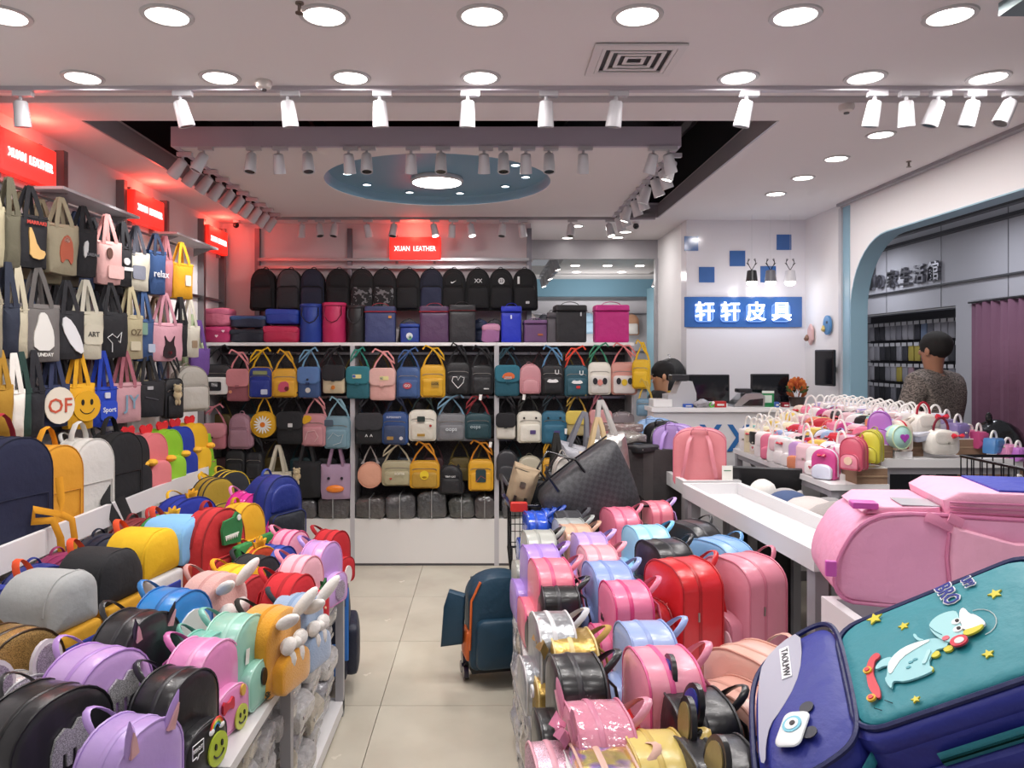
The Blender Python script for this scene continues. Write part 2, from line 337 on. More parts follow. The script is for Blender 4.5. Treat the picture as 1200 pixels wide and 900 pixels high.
def st_stack(w, t, h, v=0):
    d = [('body', MB().pillow(arch(w, h, h*.3, h*.2, 4), -t/2, t/2, t*.06, .02).jit(.012, 11, v), 0),
         ('fold', MB().pillow([(x, z+h*.62) for x, z in arch(w*1.02, h*.36, h*.17, h*.1, 3)], -t*.53, t*.45, t*.04, .012).jit(.01, 12, v), 1)]
    return _mk(d), -t/2-t*.08, -t/2-t*.08
STY = dict(mini=st_mini, school=st_school, cross=st_cross, flap=st_flapbag, round=st_round, tote=st_tote, hood=st_hood, box=st_box, drum=st_drum, hand=st_hand, stack=st_stack)
def deco(root, x, y, yf, yp):
    """flat marks on the front: list entries (kind, x, z, size, colour, ...)"""
def add_extras(root, ex, w, t, h, yu, yp):
    for e in ex:
        k = e[0]
        if k == 'text':        # text, x, z, size, colour, pocket?
            _, s, x, z, sz, c = e[:6]; y = (yp if len(e) > 6 and e[6] else yu)-.0062
            O('lettering', text_mesh(s, sz, .001, 1, .0006), M(c, 'plastic'), root, (x*w, y, z*h))
        elif k in ('patch', 'disc', 'heart', 'star', 'poly', 'oval'):
            _, x, z, sz, c = e[:5]; y = (yp if len(e) > 5 and e[5] else yu); kind = e[6] if len(e) > 6 else 'plastic'
            if k == 'patch': sx, sz_ = sz if isinstance(sz, tuple) else (sz, sz); pts = [(a, b-sz_/2) for a, b in arch(sx, sz_, min(sx, sz_)*.15, min(sx, sz_)*.15, 2)]
            elif k == 'disc': pts = disc(sz)
            elif k == 'oval': pts = disc(sz[0], n=20, rz=sz[1])
            elif k == 'heart': pts = [(sz*.0625*16*sin(q)**3, sz*.0625*(13*cos(q)-5*cos(2*q)-2*cos(3*q)-cos(4*q))) for q in [i*2*pi/24 for i in range(24)]][::-1]
            elif k == 'star': pts = [(sz*(1 if i % 2 == 0 else .45)*sin(i*pi/5), sz*(1 if i % 2 == 0 else .45)*cos(i*pi/5)) for i in range(10)][::-1]
            else: pts = chk(sz, 1)
            O({'patch': 'patch', 'disc': 'badge', 'heart': 'heart_motif', 'star': 'star_motif', 'poly': 'motif', 'oval': 'badge'}[k], MB().prism(pts, -.003, .003), M(c, kind), root, (x*w, y-.001, z*h))
        elif k == 'line':      # polyline x,z fractions
            _, pts, r, c = e[:4]; y = (yp if len(e) > 4 and e[4] else yu)-.002
            O('printed_line', MB().sweep([(a*w, y, b*h) for a, b in pts], r, r, n=4), M(c, 'plastic'), root)
        elif k == 'smile':     # x, z, r, face colour
            _, x, z, r, c = e[:5]; y = (yp if len(e) > 5 and e[5] else yu)
            f = O('smiling_face', MB().prism(disc(r), -.002, .002), M(c, 'plastic'), root, (x*w, y-.002, z*h))
            for s in (-1, 1): O('eye', MB().prism(disc(r*.11, s*r*.32, r*.25, 8, r*.2), -.005, -.002), M('1a1a1a', 'plastic'), f)
            O('mouth', MB().sweep([(r*.55*cos(q), -.003, r*.5*sin(q)) for q in [R(200+i*14) for i in range(11)]], .0025, .0025, n=4), M('1a1a1a', 'plastic'), f)
        elif k == 'bunny':     # long plush ears and bow
            _, c = e
            for s in (-1, 1): O('ear', MB().ball((0, 0, .058), (.024, .02, .062), 12, 9), M(c, 'fluffy'), root, (s*w*.2, -t*.5, h*.84), (R(62 if s < 0 else 40), 0, R(s*28)))
            b = MB()
            for s in (-1, 1): b.ball((s*w*.16, -t*.75, h*.6), (w*.17, .022, h*.11), 8, 6)
            b.ball((0, -t*.8, h*.6), .018, 8, 6)
            for s in (-1, 1): b.ball((s*w*.12, -t*.76, h*.42), (w*.09, .02, h*.13), 8, 6)
            O('bow', b.jit(.003, 30), M(c, 'fluffy'), root)
        elif k == 'ears':      # upright oval ears: rim colour, inner colour, size, kind
            _, c, c2, sz = e[:4]; kd = e[4] if len(e) > 4 else 'leather'
            for s in (-1, 1):
                a = O('ear', MB().prism(disc(sz, 0, sz, 18, sz*1.25), -.006, .006), M(c, 'leather'), root, (s*w*.3, -t*.3, h*.88), (R(-8), R(s*18), 0))
                O('ear_lining', MB().prism(disc(sz*.76, 0, sz, 18, sz*.98), -.009, -.005), M(c2, kd), a)
        elif k == 'pointears':
            _, c, c2, sz = e
            for s in (-1, 1):
                a = O('ear', MB().pillow([(-sz*.45, 0), (sz*.45, 0), (sz*.25, sz*1.3), (0, sz*1.9), (-sz*.25, sz*1.3)], -.004, .004, .004, .004), M(c, 'leather'), root, (s*w*.25, -t*.45, h*.82), (R(10), R(s*14), 0))
                O('ear_lining', MB().prism([(-sz*.25, sz*.2), (sz*.25, sz*.2), (sz*.12, sz), (0, sz*1.4), (-sz*.12, sz)], -.012, -.006), M(c2, 'leather'), a)
        elif k == 'catears':
            _, c, sz = e
            for s in (-1, 1): O('ear', MB().prism([(-sz, 0), (sz, 0), (0, sz*1.5)], -.006, .006), M(c, 'canvas'), root, (s*w*.3, 0, h*.93))
        elif k == 'bow':       # x, z, size, colour, y offset
            _, x, z, sz, c = e[:5]; y = (yp if len(e) > 5 and e[5] else yu)
            b = MB()
            for s in (-1, 1): b.rings([[(s*sz*.12, -.01+.012*sin(q), sz*.12*cos(q)) for q in (0, pi/2, pi, pi*1.5)], [(s*sz*.55, -.012+.02*sin(q), sz*.38*cos(q)) for q in (0, pi/2, pi, pi*1.5)], [(s*sz, -.01+.012*sin(q), sz*.45*cos(q)) for q in (0, pi/2, pi, pi*1.5)]])
            b.ball((0, -.016, 0), sz*.16, 8, 5)
            O('bow', b, M(c, e[6] if len(e) > 6 else 'leather'), root, (x*w, y-.004, z*h))
        elif k == 'tag':
            _, x, z = e[:3]; O('price_tag', MB().box((0, 0, -.022), (.022, .001, .044)), M('f4f2ee', 'plastic'), root, (x*w, yu-.004, z*h), (0, R(8), 0))
        elif k == 'sidetag':
            O('price_tag', MB().box((0, 0, 0), (.001, .03, .05)), M('f4f2ee', 'plastic'), root, (-w*.52, -t*.25, h*.62))
        elif k == 'daisy':
            for i in range(16):
                q = i*2*pi/16; O('petal', cached('petal', lambda: MB().prism(disc(.034*.18, 0, .042, 10, .03), -.002, .002).mesh('petal')), M('f2f0ea', 'plastic'), root, (0, yu-.002, h/2), (0, q, 0))
            O('flower_centre', MB().prism(disc(.02, 0, 0), -.006, .002), M('e07820', 'plastic'), root, (0, yu-.002, h/2))
        elif k == 'beak':
            O('beak', MB().pillow(disc(w*.3, 0, 0, 20, h*.11), -.006, 0, .012, .004), M('f0862a', 'leather'), root, (0, yu-.002, h*.32))
            for s in (-1, 1): O('eye', MB().prism(disc(w*.05, 0, 0, 10), -.003, .002), M('20202a', 'plastic'), root, (s*w*.22, yu-.002, h*.62))
        elif k == 'bear':
            b = MB(); b.ball((0, 0, 0), (.028, .022, .026)); b.ball((-.02, 0, .022), .01, 6, 4); b.ball((.02, 0, .022), .01, 6, 4); b.ball((0, -.02, -.006), .012, 6, 4); b.ball((0, 0, -.045), (.022, .018, .03)); b.ball((-.02, 0, -.035), (.01, .01, .022), 6, 5); b.ball((.022, 0, -.035), (.01, .01, .022), 6, 5); b.ball((-.01, 0, -.085), (.01, .01, .02), 6, 5); b.ball((.012, 0, -.085), (.01, .01, .02), 6, 5)
            O('teddy_charm', b, M('c8b48e', 'fluffy'), root, (e[1]*w, yu-.02, e[2]*h))
        elif k == 'heads':     # crest: red heart shaped crest on top plus beak-like wings
            O('heart_crest', MB().prism([(-.045, .01), (0, -.012), (.045, .01), (.052, .035), (.035, .052), (.012, .047), (0, .032), (-.012, .047), (-.035, .052), (-.052, .035)], -.005, .005), M('d8252c', 'canvas'), root, (0, 0, h*.99))
            for s in (-1, 1): O('wing', MB().ball((s*w*.52, -t*.62, h*.5), (w*.14, .03, .02), 8, 6), M('f6b93a', 'canvas'), root)
        elif k == 'spikes':
            for i in range(4): O('spike', MB().prism([(-.025, 0), (.025, 0), (0, .05)], -.005, .005), M(e[1], 'canvas'), root, (0, t*.0-t/2+.02+i*.0, h*(.98-.0*i)), (0, R(-50+i*32), 0))
        elif k == 'pouch':     # small green pouch with words
            p = O('pouch', MB().pillow(arch(.105, .15, .012, .012, 3), -.02, .02, .006, .008), M('2f7d3e', 'canvas'), root, (e[1]*w, yp-.02, e[2]*h))
            for i, s in enumerate(('TO', 'THE', 'ZOO')): O('lettering', text_mesh(s, .024 if i < 2 else .036, .001), M('e8efe2', 'plastic'), p, (-.012 if i < 2 else 0, -.028, .108-i*.035))
            O('badge', MB().prism(disc(.012), -.002, .002), M('e8efe2', 'plastic'), p, (.028, -.028, .105))
        elif k == 'dino':
            a = O('dinosaur_head', MB().prism([(-.05, -.05), (.06, -.06), (.075, 0), (.06, .055), (.035, .07), (.015, .05), (-.045, .045), (-.06, .01)], -.008, .004), M('2c7440', 'canvas'), root, (e[1]*w, yu-.01, e[2]*h))
            O('teeth', MB().prism([(-.045, -.02)]+[q for i in range(6) for q in ((-.038+i*.014, -.035), (-.031+i*.014, -.02))]+[(.045, -.014), (-.045, -.014)], -.011, -.007), M('f0f0ea', 'plastic'), a)
            O('eye', MB().prism(disc(.012, .045, .045, 10), -.012, -.007), M('f0f0ea', 'plastic'), a)
        elif k == 'cup':       # shaped pocket front of the m-and-silver bags
            pts = [(-.07, -.055), (-.035, -.055), (-.033, -.01), (-.02, -.012), (-.018, -.045), (-.002, -.045), (0, -.008), (.013, -.008), (.016, -.04), (.05, -.035), (.062, .02), (.05, .055), (.02, .06), (0, .04), (-.025, .052), (-.055, .035), (-.068, 0)]
            O('glitter_motif', MB().prism([(a*.8, b*.9) for a, b in pts], -.004, .002), M('d4d2d2', 'glitter'), root, (e[1]*w, yu-.003, e[2]*h))
        elif k == 'bubble':
            O('speech_bubble', MB().sweep([(-.022, 0, -.016), (-.022, 0, .018), (.022, 0, .018), (.022, 0, -.012), (.004, 0, -.012), (-.004, 0, -.022), (-.006, 0, -.014), (-.022, 0, -.016)], .0015, .0015, n=4), M('e8e8e8', 'plastic'), root, (e[1]*w, yp-.003, e[2]*h))
            O('lettering', text_mesh('KIROT', .013, .001), M('e8e8e8', 'plastic'), root, (e[1]*w, yp-.003, e[2]*h+.002))
        elif k == 'rainbow':
            for i, c in enumerate(('e23b30', 'f0902e', 'f2d43a', '58b85a', '3c8ad8')):
                O('rainbow_band', MB().sweep([((.028-i*.004)*cos(q), 0, (.028-i*.004)*sin(q)) for q in [j*pi/8 for j in range(9)]], .002, .002, n=4), M(c, 'plastic'), root, (e[1]*w, yp-.003, e[2]*h))
            for s in (-1, 1): O('cloud', MB().ball((s*.022, 0, 0), (.012, .004, .008), 8, 5), M('f4f4f4', 'plastic'), root, (e[1]*w, yp-.003, e[2]*h))
        elif k == 'leaf':
            O('leaf_motif', MB().prism([(0, .0), (-.012, .02), (-.03, .022), (-.016, .034), (-.02, .052), (0, .04), (.018, .054), (.016, .034), (.032, .024), (.012, .018)], -.01, .0), M('1f5a30', 'canvas'), root, (0, yp-.004, h*.5))
        elif k == 'loop': O('top_loop', MB().sweep([(-w*.2, t*.2, h*.93), (-w*.17, t*.2, h*1.08), (-w*.08, t*.2, h*1.2), (w*.02, t*.2, h*1.23), (w*.1, t*.2, h*1.18), (w*.17, t*.2, h*1.06), (w*.2, t*.2, h*.93)], .015, .003, n=6), M(e[1], 'canvas'), root)
        elif k == 'swoosh':
            O('tick_logo', MB().prism([(-.022, -.004), (-.016, -.012), (-.004, -.010), (.026, .012), (-.006, -.002), (-.018, -.002), (-.016, .006)], -.002, .002), M('e8e8e8', 'plastic'), root, (0, yu-.002, h*.68))
_DEFK = {'mini': 'leather', 'school': 'nylon', 'cross': 'nylon', 'flap': 'canvas', 'round': 'canvas', 'tote': 'canvas', 'hood': 'canvas', 'box': 'nylon', 'drum': 'nylon', 'hand': 'leather', 'stack': 'nylon'}
_NM = {'mini': 'mini_backpack', 'school': 'backpack', 'cross': 'crossbody_bag', 'flap': 'satchel', 'round': 'round_bag', 'tote': 'tote_bag', 'hood': 'flap_backpack', 'box': 'cooler_bag', 'drum': 'drum_bag', 'hand': 'mini_handbag', 'stack': 'folded_bag'}
BAGS = 0
def bag(style, loc, rz, size, cols, label, group=None, ex=(), kind=None, rot=None, v=0, skip=(), kinds=None, cat=None, name=None):
    """cols: body, second, trim, strap (short lists repeat the body colour)"""
    global BAGS; BAGS += 1
    w_, t, h = [max(.02, round(q, 2)) for q in size]
    parts, yu, yp = cached((style, w_, t, h, v), lambda: STY[style](w_, t, h, v))
    root = T(name or _NM[style], label, cat or ('backpack' if style in ('mini', 'school', 'hood') else 'bag'), loc, rz, group, rot)
    c = list(cols) if isinstance(cols, (tuple, list)) else [cols]
    if len(c) < 2: c.append(c[0])
    if len(c) < 3: c.append(c[0])
    if len(c) < 4: c.append(c[2])
    kd = kind or _DEFK[style]; kk = [kd, (kinds or kd), 'plastic' if kd in ('leather', 'glossy', 'glitter', 'holo', 'metallic') else 'canvas', 'leather' if kd in ('leather', 'glossy') else 'canvas']
    for nm, me, s in parts:
        if nm in skip: continue
        m = M('b9b4ac', 'metal') if s == 4 else M(c[s], kk[s])
        O(nm, me, m, root)
    add_extras(root, ex, w_, t, h, yu, yp)
    return root
# ------------------------------------------------------------------ room shell
WHITE = M('e9e6e6', 'wallpaint'); CEILM = M('e6e1e0', 'wallpaint'); PAINT = M('eceaea', 'paint'); GREY = M('8d8a8c', 'paint'); DGREY = M('4b494d', 'paint')
c = MB()
ox0, ox1, oy0, oy1 = -1.94, 1.405, 3.60, 6.12                 # ceiling opening
T0 = .25
c.b2((-2.45, -1.5, CH), (4.9, 3.255, CH+.12)); c.b2((-2.45, 3.345, CH), (4.9, oy0, CH+.12)); c.b2((-2.45, 3.255, CH+.035), (4.9, 3.345, CH+.12))
c.b2((-2.45, oy0, CH), (ox0, oy1, CH+.12)); c.b2((ox1, oy0, CH), (2.85, oy1, CH+.12)); c.b2((-2.45, oy1, CH), (2.85, 7.4, CH+.12)); 
c.b2((.3, 7.4, CH), (2.6, 7.9, CH+.12)); c.b2((-.9, 10.4, CH), (3.2, 11.2, CH+.12)); c.b2((-.9, 7.9, CH), (.55, 10.4, CH+.12)); c.b2((2.5, 7.9, CH), (3.2, 10.4, CH+.12)); c.b2((.9, 8.1, CH-.01), (2.2, 10.2, CH+.08))  # ceiling over the room modelled as the mirror's reflection
S('ceiling', c, CEILM)
c = MB()                                                       # dark void above the opening
Hv = CH+.55
c.b2((ox0-.3, oy0-.3, Hv), (ox1+.3, oy1+.3, Hv+.05))
c.b2((ox0-.05, oy0-.3, CH+.12), (ox0-.3, oy1+.3, Hv)); c.b2((ox1+.05, oy0-.3, CH+.12), (ox1+.3, oy1+.3, Hv)); c.b2((ox0-.3, oy1+.05, CH+.12), (ox1+.3, oy1+.3, Hv)); c.b2((ox0-.3, oy0-.05, CH+.12), (ox1+.3, oy0-.3, Hv))
c.b2((.2, 7.7, CH+.5), (3.2, 10.6, CH+.55))
S('trim_1', c, M('2c2b2f', 'wallpaint'))
# opening lining
c = MB(); c.b2((ox0, oy0, CH-.002), (ox0+.012, oy1, CH+.10)); c.b2((ox1, oy0, CH-.002), (ox1-.012, oy1, CH+.10)); c.b2((ox0, oy1, CH-.002), (ox1, oy1-.012, CH+.10))
S('trim_2', c, M('a5a0a4', 'paint'))
for i, (x, r) in enumerate(((-1.2, .05), (.4, .035), (1.2, .06))):
    tag(O('ceiling_pipe', MB().sweep([(x, oy0-.2, CH+.38), (x+.1, 4.8, CH+.4), (x, oy1+.2, CH+.38)], r, r, n=8), M('3a383c', 'paint')), ('dark duct pipe in the ceiling void at the tote wall side', 'thin dark pipe in the middle of the ceiling void', 'dark duct pipe in the ceiling void at the counter side')[i], 'pipe')
tag(O('air_duct', MB().b2((.3, oy0-.25, CH+.3), (1.35, oy0+.25, CH+.5)), M('57565c', 'paint')), 'grey air duct crossing the dark ceiling void above the lighting frame', 'duct')
# walls
S('wall_left', MB().b2((-2.45, -1.5, 0), (-2.25, 6.5, CH)), WHITE)
S('wall_back', MB().b2((-2.45, 6.4, 0), (.378, 6.6, CH)).b2((.2, 6.6, 0), (.378, 7.35, CH)), M('d9d3d6', 'wallpaint'))
# counter wall with glossy tiles
cw = S('wall_counter', MB().b2((1.66, 6.23, 0), (2.66, 6.4, CH)), M('e6e3e8', 'gloss'))
S('wall_side', MB().b2((1.665, 6.235, 0), (1.72, 7.35, CH)), WHITE)
def cwp(px, py, d=6.23): return P(px, py, d)
for (x0, x1, y0, y1) in ((802, 818, 277, 294), (855, 873, 294, 312), (819, 837, 313, 331), (891, 909, 312, 331), (910, 927, 275, 293)):
    a = cwp(x0, y1); b = cwp(x1, y0); O('tile', MB().b2((a.x, 6.222, a.z), (b.x, 6.235, b.z)), M('3d68a8', 'gloss'), cw)
a = cwp(802, 383.5); b = cwp(939, 348); O('blue_band', MB().b2((a.x, 6.215, a.z), (b.x, 6.235, b.z)), M('3d68a8', 'gloss'), cw)
t = T('wall_sign', 'backlit white shop name characters on the blue band behind the counter', 'sign', cwp(870.5, 366.5, 6.19))
for i, ch in enumerate('轩轩皮具'):
    p = cwp((826, 856, 886, 916)[i], 366.5, 6.19); q = p-t.location
    O('character', text_mesh(ch, .165, .008, 1, .0022), M('f2f6ff', 'emit', 3.2), t, q)
    O('backing', MB().rbox((q.x, .028, q.z), (.15, .006, .15), .03), M('5f95f0', 'emit', 1.2), t)
    lamp('POINT', (p.x, 6.1, p.z), .35, .05, color=(.6, .78, 1))
# right wall with an arched opening
WR = 2.645
ae = 5.45; at = 2.475; ar = .5
pts = [(-1.5, 0), (-.5, 0), (-.5, at)]+[(ae-ar+ar*sin(q), at-ar+ar*cos(q)) for q in [i*pi/2/10 for i in range(11)]]+[(ae, 0), (6.3, 0), (6.3, CH), (-1.5, CH)]
m = MB(); arcpts = pts[2:15]
m.rings([[(WR, y, z) for y, z in pts], [(WR+.11, y, z) for y, z in pts]], caps=False)
fr = [(WR, y, z) for y, z in pts]
def quadcap(x):
    n = len(m.v)
    arc = pts[3:14]
    m.add([(x, -1.5, 0), (x, -.5, 0), (x, -.5, CH), (x, -1.5, CH)], [(0, 1, 2, 3)])
    m.add([(x, ae, 0), (x, 6.3, 0), (x, 6.3, CH), (x, ae, CH)], [(0, 1, 2, 3)])
    m.add([(x, -.5, at), (x, -.5, CH), (x, ae-ar, CH), (x, ae-ar, at)], [(0, 1, 2, 3)])
    for i in range(10): m.add([(x, arc[i][0], arc[i][1]), (x, arc[i+1][0], arc[i+1][1]), (x, arc[i+1][0], CH), (x, arc[i][0], CH)], [(0, 1, 2, 3)])
quadcap(WR); quadcap(WR+.11)
wr = S('wall_right', m, WHITE)
O('arch_lining', MB().sweep([(WR+.055, y-(.004 if z < at-.01 else 0), z-.004) for y, z in [(-.5, at)]+pts[3:15]], .062, .004, ref=(1, 0, 0), rect=True), M('8db1c2', 'paint'), wr)
O('blue_strip', MB().b2((WR-.006, 5.46, 0), (WR, 5.56, CH-.03)), M('8db1c2', 'paint'), wr)
O('edge_strip', MB().b2((WR-.02, 5.56, 0), (WR, 5.60, CH-.03)), M('bdbcc0', 'paint'), wr)
S('trim_3', MB().b2((WR-.045, -1.5, CH-.02), (WR-.005, 5.58, CH+.0)), M('9a979b', 'paint'))
# floor tiles
fl = S('floor', MB().b2((-2.45, -1.5, -.1), (5.2, 11.2, -.012)), M('6b655d', 'paint'))
tm = cached('tile', lambda: MB().box((0, 0, -.005), (.797, .797, .012)).mesh('tile'))
TM = M('c5bfaf', 'tile')
for i in range(-3, 7):
    for j in range(-1, 14):
        if i > 3 and j < 3: continue
        o = O('tile', tm, TM, fl, (-.5+.4+i*.8, 3.54+.4+(j-5)*.8, 0))
# corridor shop beyond the arch
XW = 4.0
S('wall_far_right', MB().b2((XW, 4.5, 2.08), (XW+.1, 11, 3.0)).b2((XW, 6.18, 0), (XW+.1, 6.40, 2.08)).b2((XW+.35, 4.5, 0), (XW+.4, 11, 2.1)).b2((2.75, 9.6, 0), (4.4, 9.7, 3)), M('b9b9c0', 'wallpaint'))
S('trim_4', MB().b2((XW-.03, 4.5, 2.265), (XW, 9, 2.28)).b2((XW-.06, 4.5, 2.70), (XW, 9, 2.73)).b2((XW-.25, 4.5, 2.74), (XW-.19, 9, 2.78)), M('3b3b40', 'paint'))
for i, y in enumerate((5.0, 5.75, 6.6, 7.5)): O('joint', MB().b2((XW-.004, y, 2.08), (XW, y+.006, 3)), M('6e6e74', 'paint'), bpy.data.objects['wall_far_right'])
t = T('shop_sign', 'row of small silver characters on the wall of the neighbouring shop', 'sign', (XW-.02, 7.2, 2.42))
for i, ch in enumerate('瑞珊の家生活館'):
    y = 8.05-.21*i-(.02*i if i else 0); big = i < 2
    O('character', text_mesh(ch, .27 if big else .18, .015, 1, .003), M('9a9aa0', 'metal'), t, (0, y-7.2, .02 if big else -.03), (0, 0, -pi/2))
# sock display
t = T('sock_display', 'dark wall rack of hanging socks in the neighbouring shop', 'rack', (XW+.3, 7.2, 0))
O('back_panel', MB().b2((0, -.8, 0), (.02, 1.2, 2.08)), M('2c2a30', 'paint'), t)
for k in range(7): O('rail', MB().b2((-.06, -.8, 2.0-k*.21), (-.04, 1.2, 2.01-k*.21)), M('55555a', 'metal'), t)
sk = ['8e8d94', '3a3a40', 'b9b7bd', '7b7a82', 'c9a6b4', '6d7b94', '26262a', 'a3998a', 'c7b85a', '97959c']
sm = cached('sock', lambda: MB().pillow([(-.042, 0), (.042, 0), (.048, .04), (.044, .155), (-.044, .155), (-.048, .04)], -.012, .012, .008, .004).mesh('sock_pair'))
cm_ = cached('card', lambda: MB().box((0, -.018, .165), (.08, .004, .035)).mesh('header_card'))
import itertools
for k in range(6):
    for j in range(17):
        s = T('sock_pair', ['grey', 'black', 'pale', 'mauve', 'tan', 'blue grey'][(j*2+k) % 6]*0+'pair of socks on the neighbouring rack, '+ordn[k]+' row down, '+ordn[j]+' from the pillar', 'socks', (XW+.2, 6.44+j*.108, 2.0-.19-k*.21), -pi/2, 'socks hanging on the neighbouring rack')
        O('sock', sm, M(random.choice(['8e8d94', '6c6b74', 'a9a7ad', '7b7a82', 'a98c96', '6d7b94', '2c2c32', '8f8678', '97959c', '3a3a42', 'b0a04c'] if 4 < j < 12 else ['8e8d94', 'a5a3aa', '7b7a82', '3a3a40', '2a2a2e']), 'canvas'), s); O('header_card', cm_, M('c9c8cc', 'plastic'), s)
# purple curtain
n = 60; cu = MB(); cu.rings([[(XW-.02+.025*sin(i*1.9)+.01*sin(i*.7), 6.16-i*.03, z) for i in range(n)] for z in (.02, .7, 1.4, 2.08)], caps=False); cu.f = [f for f in cu.f if abs(cu.v[f[0]].y-cu.v[f[1]].y) < .5]
o = tag(O('curtain', cu, M('7d566b', 'canvas')), 'dusty purple pleated curtain closing the stall beside the grey pillar', 'curtain')
sd = o.modifiers.new('s', 'SOLIDIFY'); sd.thickness = .004
tag(O('curtain_rod', MB().sweep([(XW-.03, 6.18, 2.09), (XW-.03, 4.4, 2.09)], .012, .012), M('77757a', 'metal')), 'thin metal rod holding the purple curtain', 'rod')
# mirror by the shelving: its reflection modelled as an added room
S('wall_reflected', MB().b2((-.9, 11.1, 0), (3.2, 11.2, CH)), M('dcdde2', 'wallpaint'))
S('trim_5', MB().b2((-.9, 11.04, 2.52), (3.2, 11.1, CH)), M('86b2c8', 'paint'))
S('wall_reflected_side', MB().b2((2.05, 8.0, 0), (2.12, 9.6, 2.5)), M('7ba2b2', 'paint'))
S('wall_reflected_end', MB().b2((3.1, 7.4, 0), (3.2, 11.1, CH)).b2((-.9, 7.0, 0), (-.85, 11.1, CH)), WHITE)
S('trim_6', MB().b2((.378, 7.3, CH-.185), (1.67, 7.36, CH)).b2((.378, 7.28, 0), (.40, 7.34, CH-.18)).b2((1.64, 7.28, 0), (1.67, 7.36, CH-.18)), M('a9a7ab', 'paint'))
for (x0, x1, nm) in ((-.2, 1.0, 'a'), (1.25, 2.2, 'b')): pass
t = T('slat_display', 'white slat panel with backpacks in the modelled mirror reflection beyond the shelving', 'panel', (1.3, 10.95, 1.2))
O('back_panel', MB().b2((-.9, 0, -1.1), (1.2, .05, 1.25)), M('cfcdd3', 'paint'), t)
for k in range(3): O('rail', MB().b2((-.9, -.03, 1.05-k*.55), (1.2, 0, 1.07-k*.55)), M('8e8c92', 'metal'), t)
far = [('b0a6a4', 'beige grey'), ('3a3a44', 'charcoal'), ('35363c', 'black'), ('6f8fb0', 'pale blue'), ('7a95a8', 'slate blue'), ('c9c6c6', 'white'), ('2b2b30', 'black zipped'), ('b08468', 'tan and white')]
for i in range(8):
    bag('school', (.62+i*.21, 10.8, 1.97-(.02 if i % 2 else 0)), 0, (.2, .08, .29), (far[i][0], 'd8d4d0' if i in (5, 7, 6) else far[i][0]), far[i][1]+' backpack hanging in the modelled mirror reflection beyond the shelving', 'backpacks in the modelled mirror reflection', skip=('side_pocket', 'shoulder_strap', 'pocket_zipper'))
for i in range(5):
    bag('mini', (1.15+i*.22, 10.8, 1.5), 0, (.17, .07, .22), (['c7c9d2', 'e6e2e2', 'a8a2b8', 'd5d5da', 'eeeaf0'][i],), ['grey', 'white', 'mauve', 'silver', 'ivory'][i]+' little backpack low in the modelled mirror reflection', 'small backpacks in the modelled mirror reflection', skip=('shoulder_strap', 'pocket_piping'))
# ------------------------------------------------------------------ ceiling lamps and tracks
DMESH = {}
def downlight(px, py, label, power=1.0, r=.07, H=CH, ring='c9c7c6', light=True, group=None):
    d = (H-EYE)*F/(CY-py); p = P(px, py, d)
    t = T('downlight', label, 'ceiling light', (p.x, p.y, H), 0, group)
    k = round(r, 3)
    O('trim_ring', cached(('ring', k), lambda: MB().lathe([(k*.98, .01), (k*1.0, -.006), (k*1.22, -.006), (k*1.27, .001), (k*1.25, .01)], 24).mesh('trim_ring')), M(ring, 'plastic'), t)
    O('diffuser', cached(('diff', k), lambda: MB().lathe([(.001, -.004), (k*.6, -.005), (k, -.003), (k*1.0, .004), (.001, .004)], 24).mesh('diffuser')), M('fff6f0', 'emit', 9.0), t)
    if light: lamp('AREA', (p.x, p.y, H-.012), DOWN_P*power, r*1.8)
    return t
r1 = [5, 196, 380, 565, 747, 932, 1113]; r2 = [97, 258, 411, 563, 865, 1014, 1158]
for i, x in enumerate(r1): downlight(x, 18, 'round downlight, '+ordn[i]+' from the tote wall, row nearest the viewer', 1.0, .068, group='downlights in the front ceiling')
for i, x in enumerate(r2): downlight(x, 90.5, 'round downlight, '+ordn[i]+' from the tote wall, row above the spotlight rail', 1.0, .066, group='downlights in the front ceiling')
for i, (x, y) in enumerate(((1032, 157.5), (980, 185.5), (941, 208), (909, 227))): downlight(x, y, 'small downlight, '+ordn[i]+' of the four leading to the counter wall', .9, .058, group='downlights leading to the counter')
for i, (x, y) in enumerate(((676, 264.5), (665, 278.5), (733, 271.5), (724, 278))): downlight(x, y, 'tiny downlight, '+ordn[i]+' of the four by the opening built in place of the mirror', .6, .05, group='downlights by the far opening', light=i % 2 == 0)
for x in (-1.2, 0, 1.2):
    for y in (.2, 1.3): lamp('AREA', (x, y, CH-.02), DOWN_P*1.0, .14)
lamp('AREA', (3.3, 5.6, 2.7), 9, .5, color=(.9, .92, 1)); lamp('AREA', (3.4, 7.4, 2.7), 9, .5, color=(.9, .92, 1)); lamp('AREA', (1.2, 9.0, 2.6), 22, .8); lamp('AREA', (1.5, 10.2, 2.0), 8, .8, rot=(R(150), 0, 0)); lamp('AREA', (.9, 6.9, 2.6), 3, .2)  # unseen fill lights added to brighten corridor, mirror room and lintel
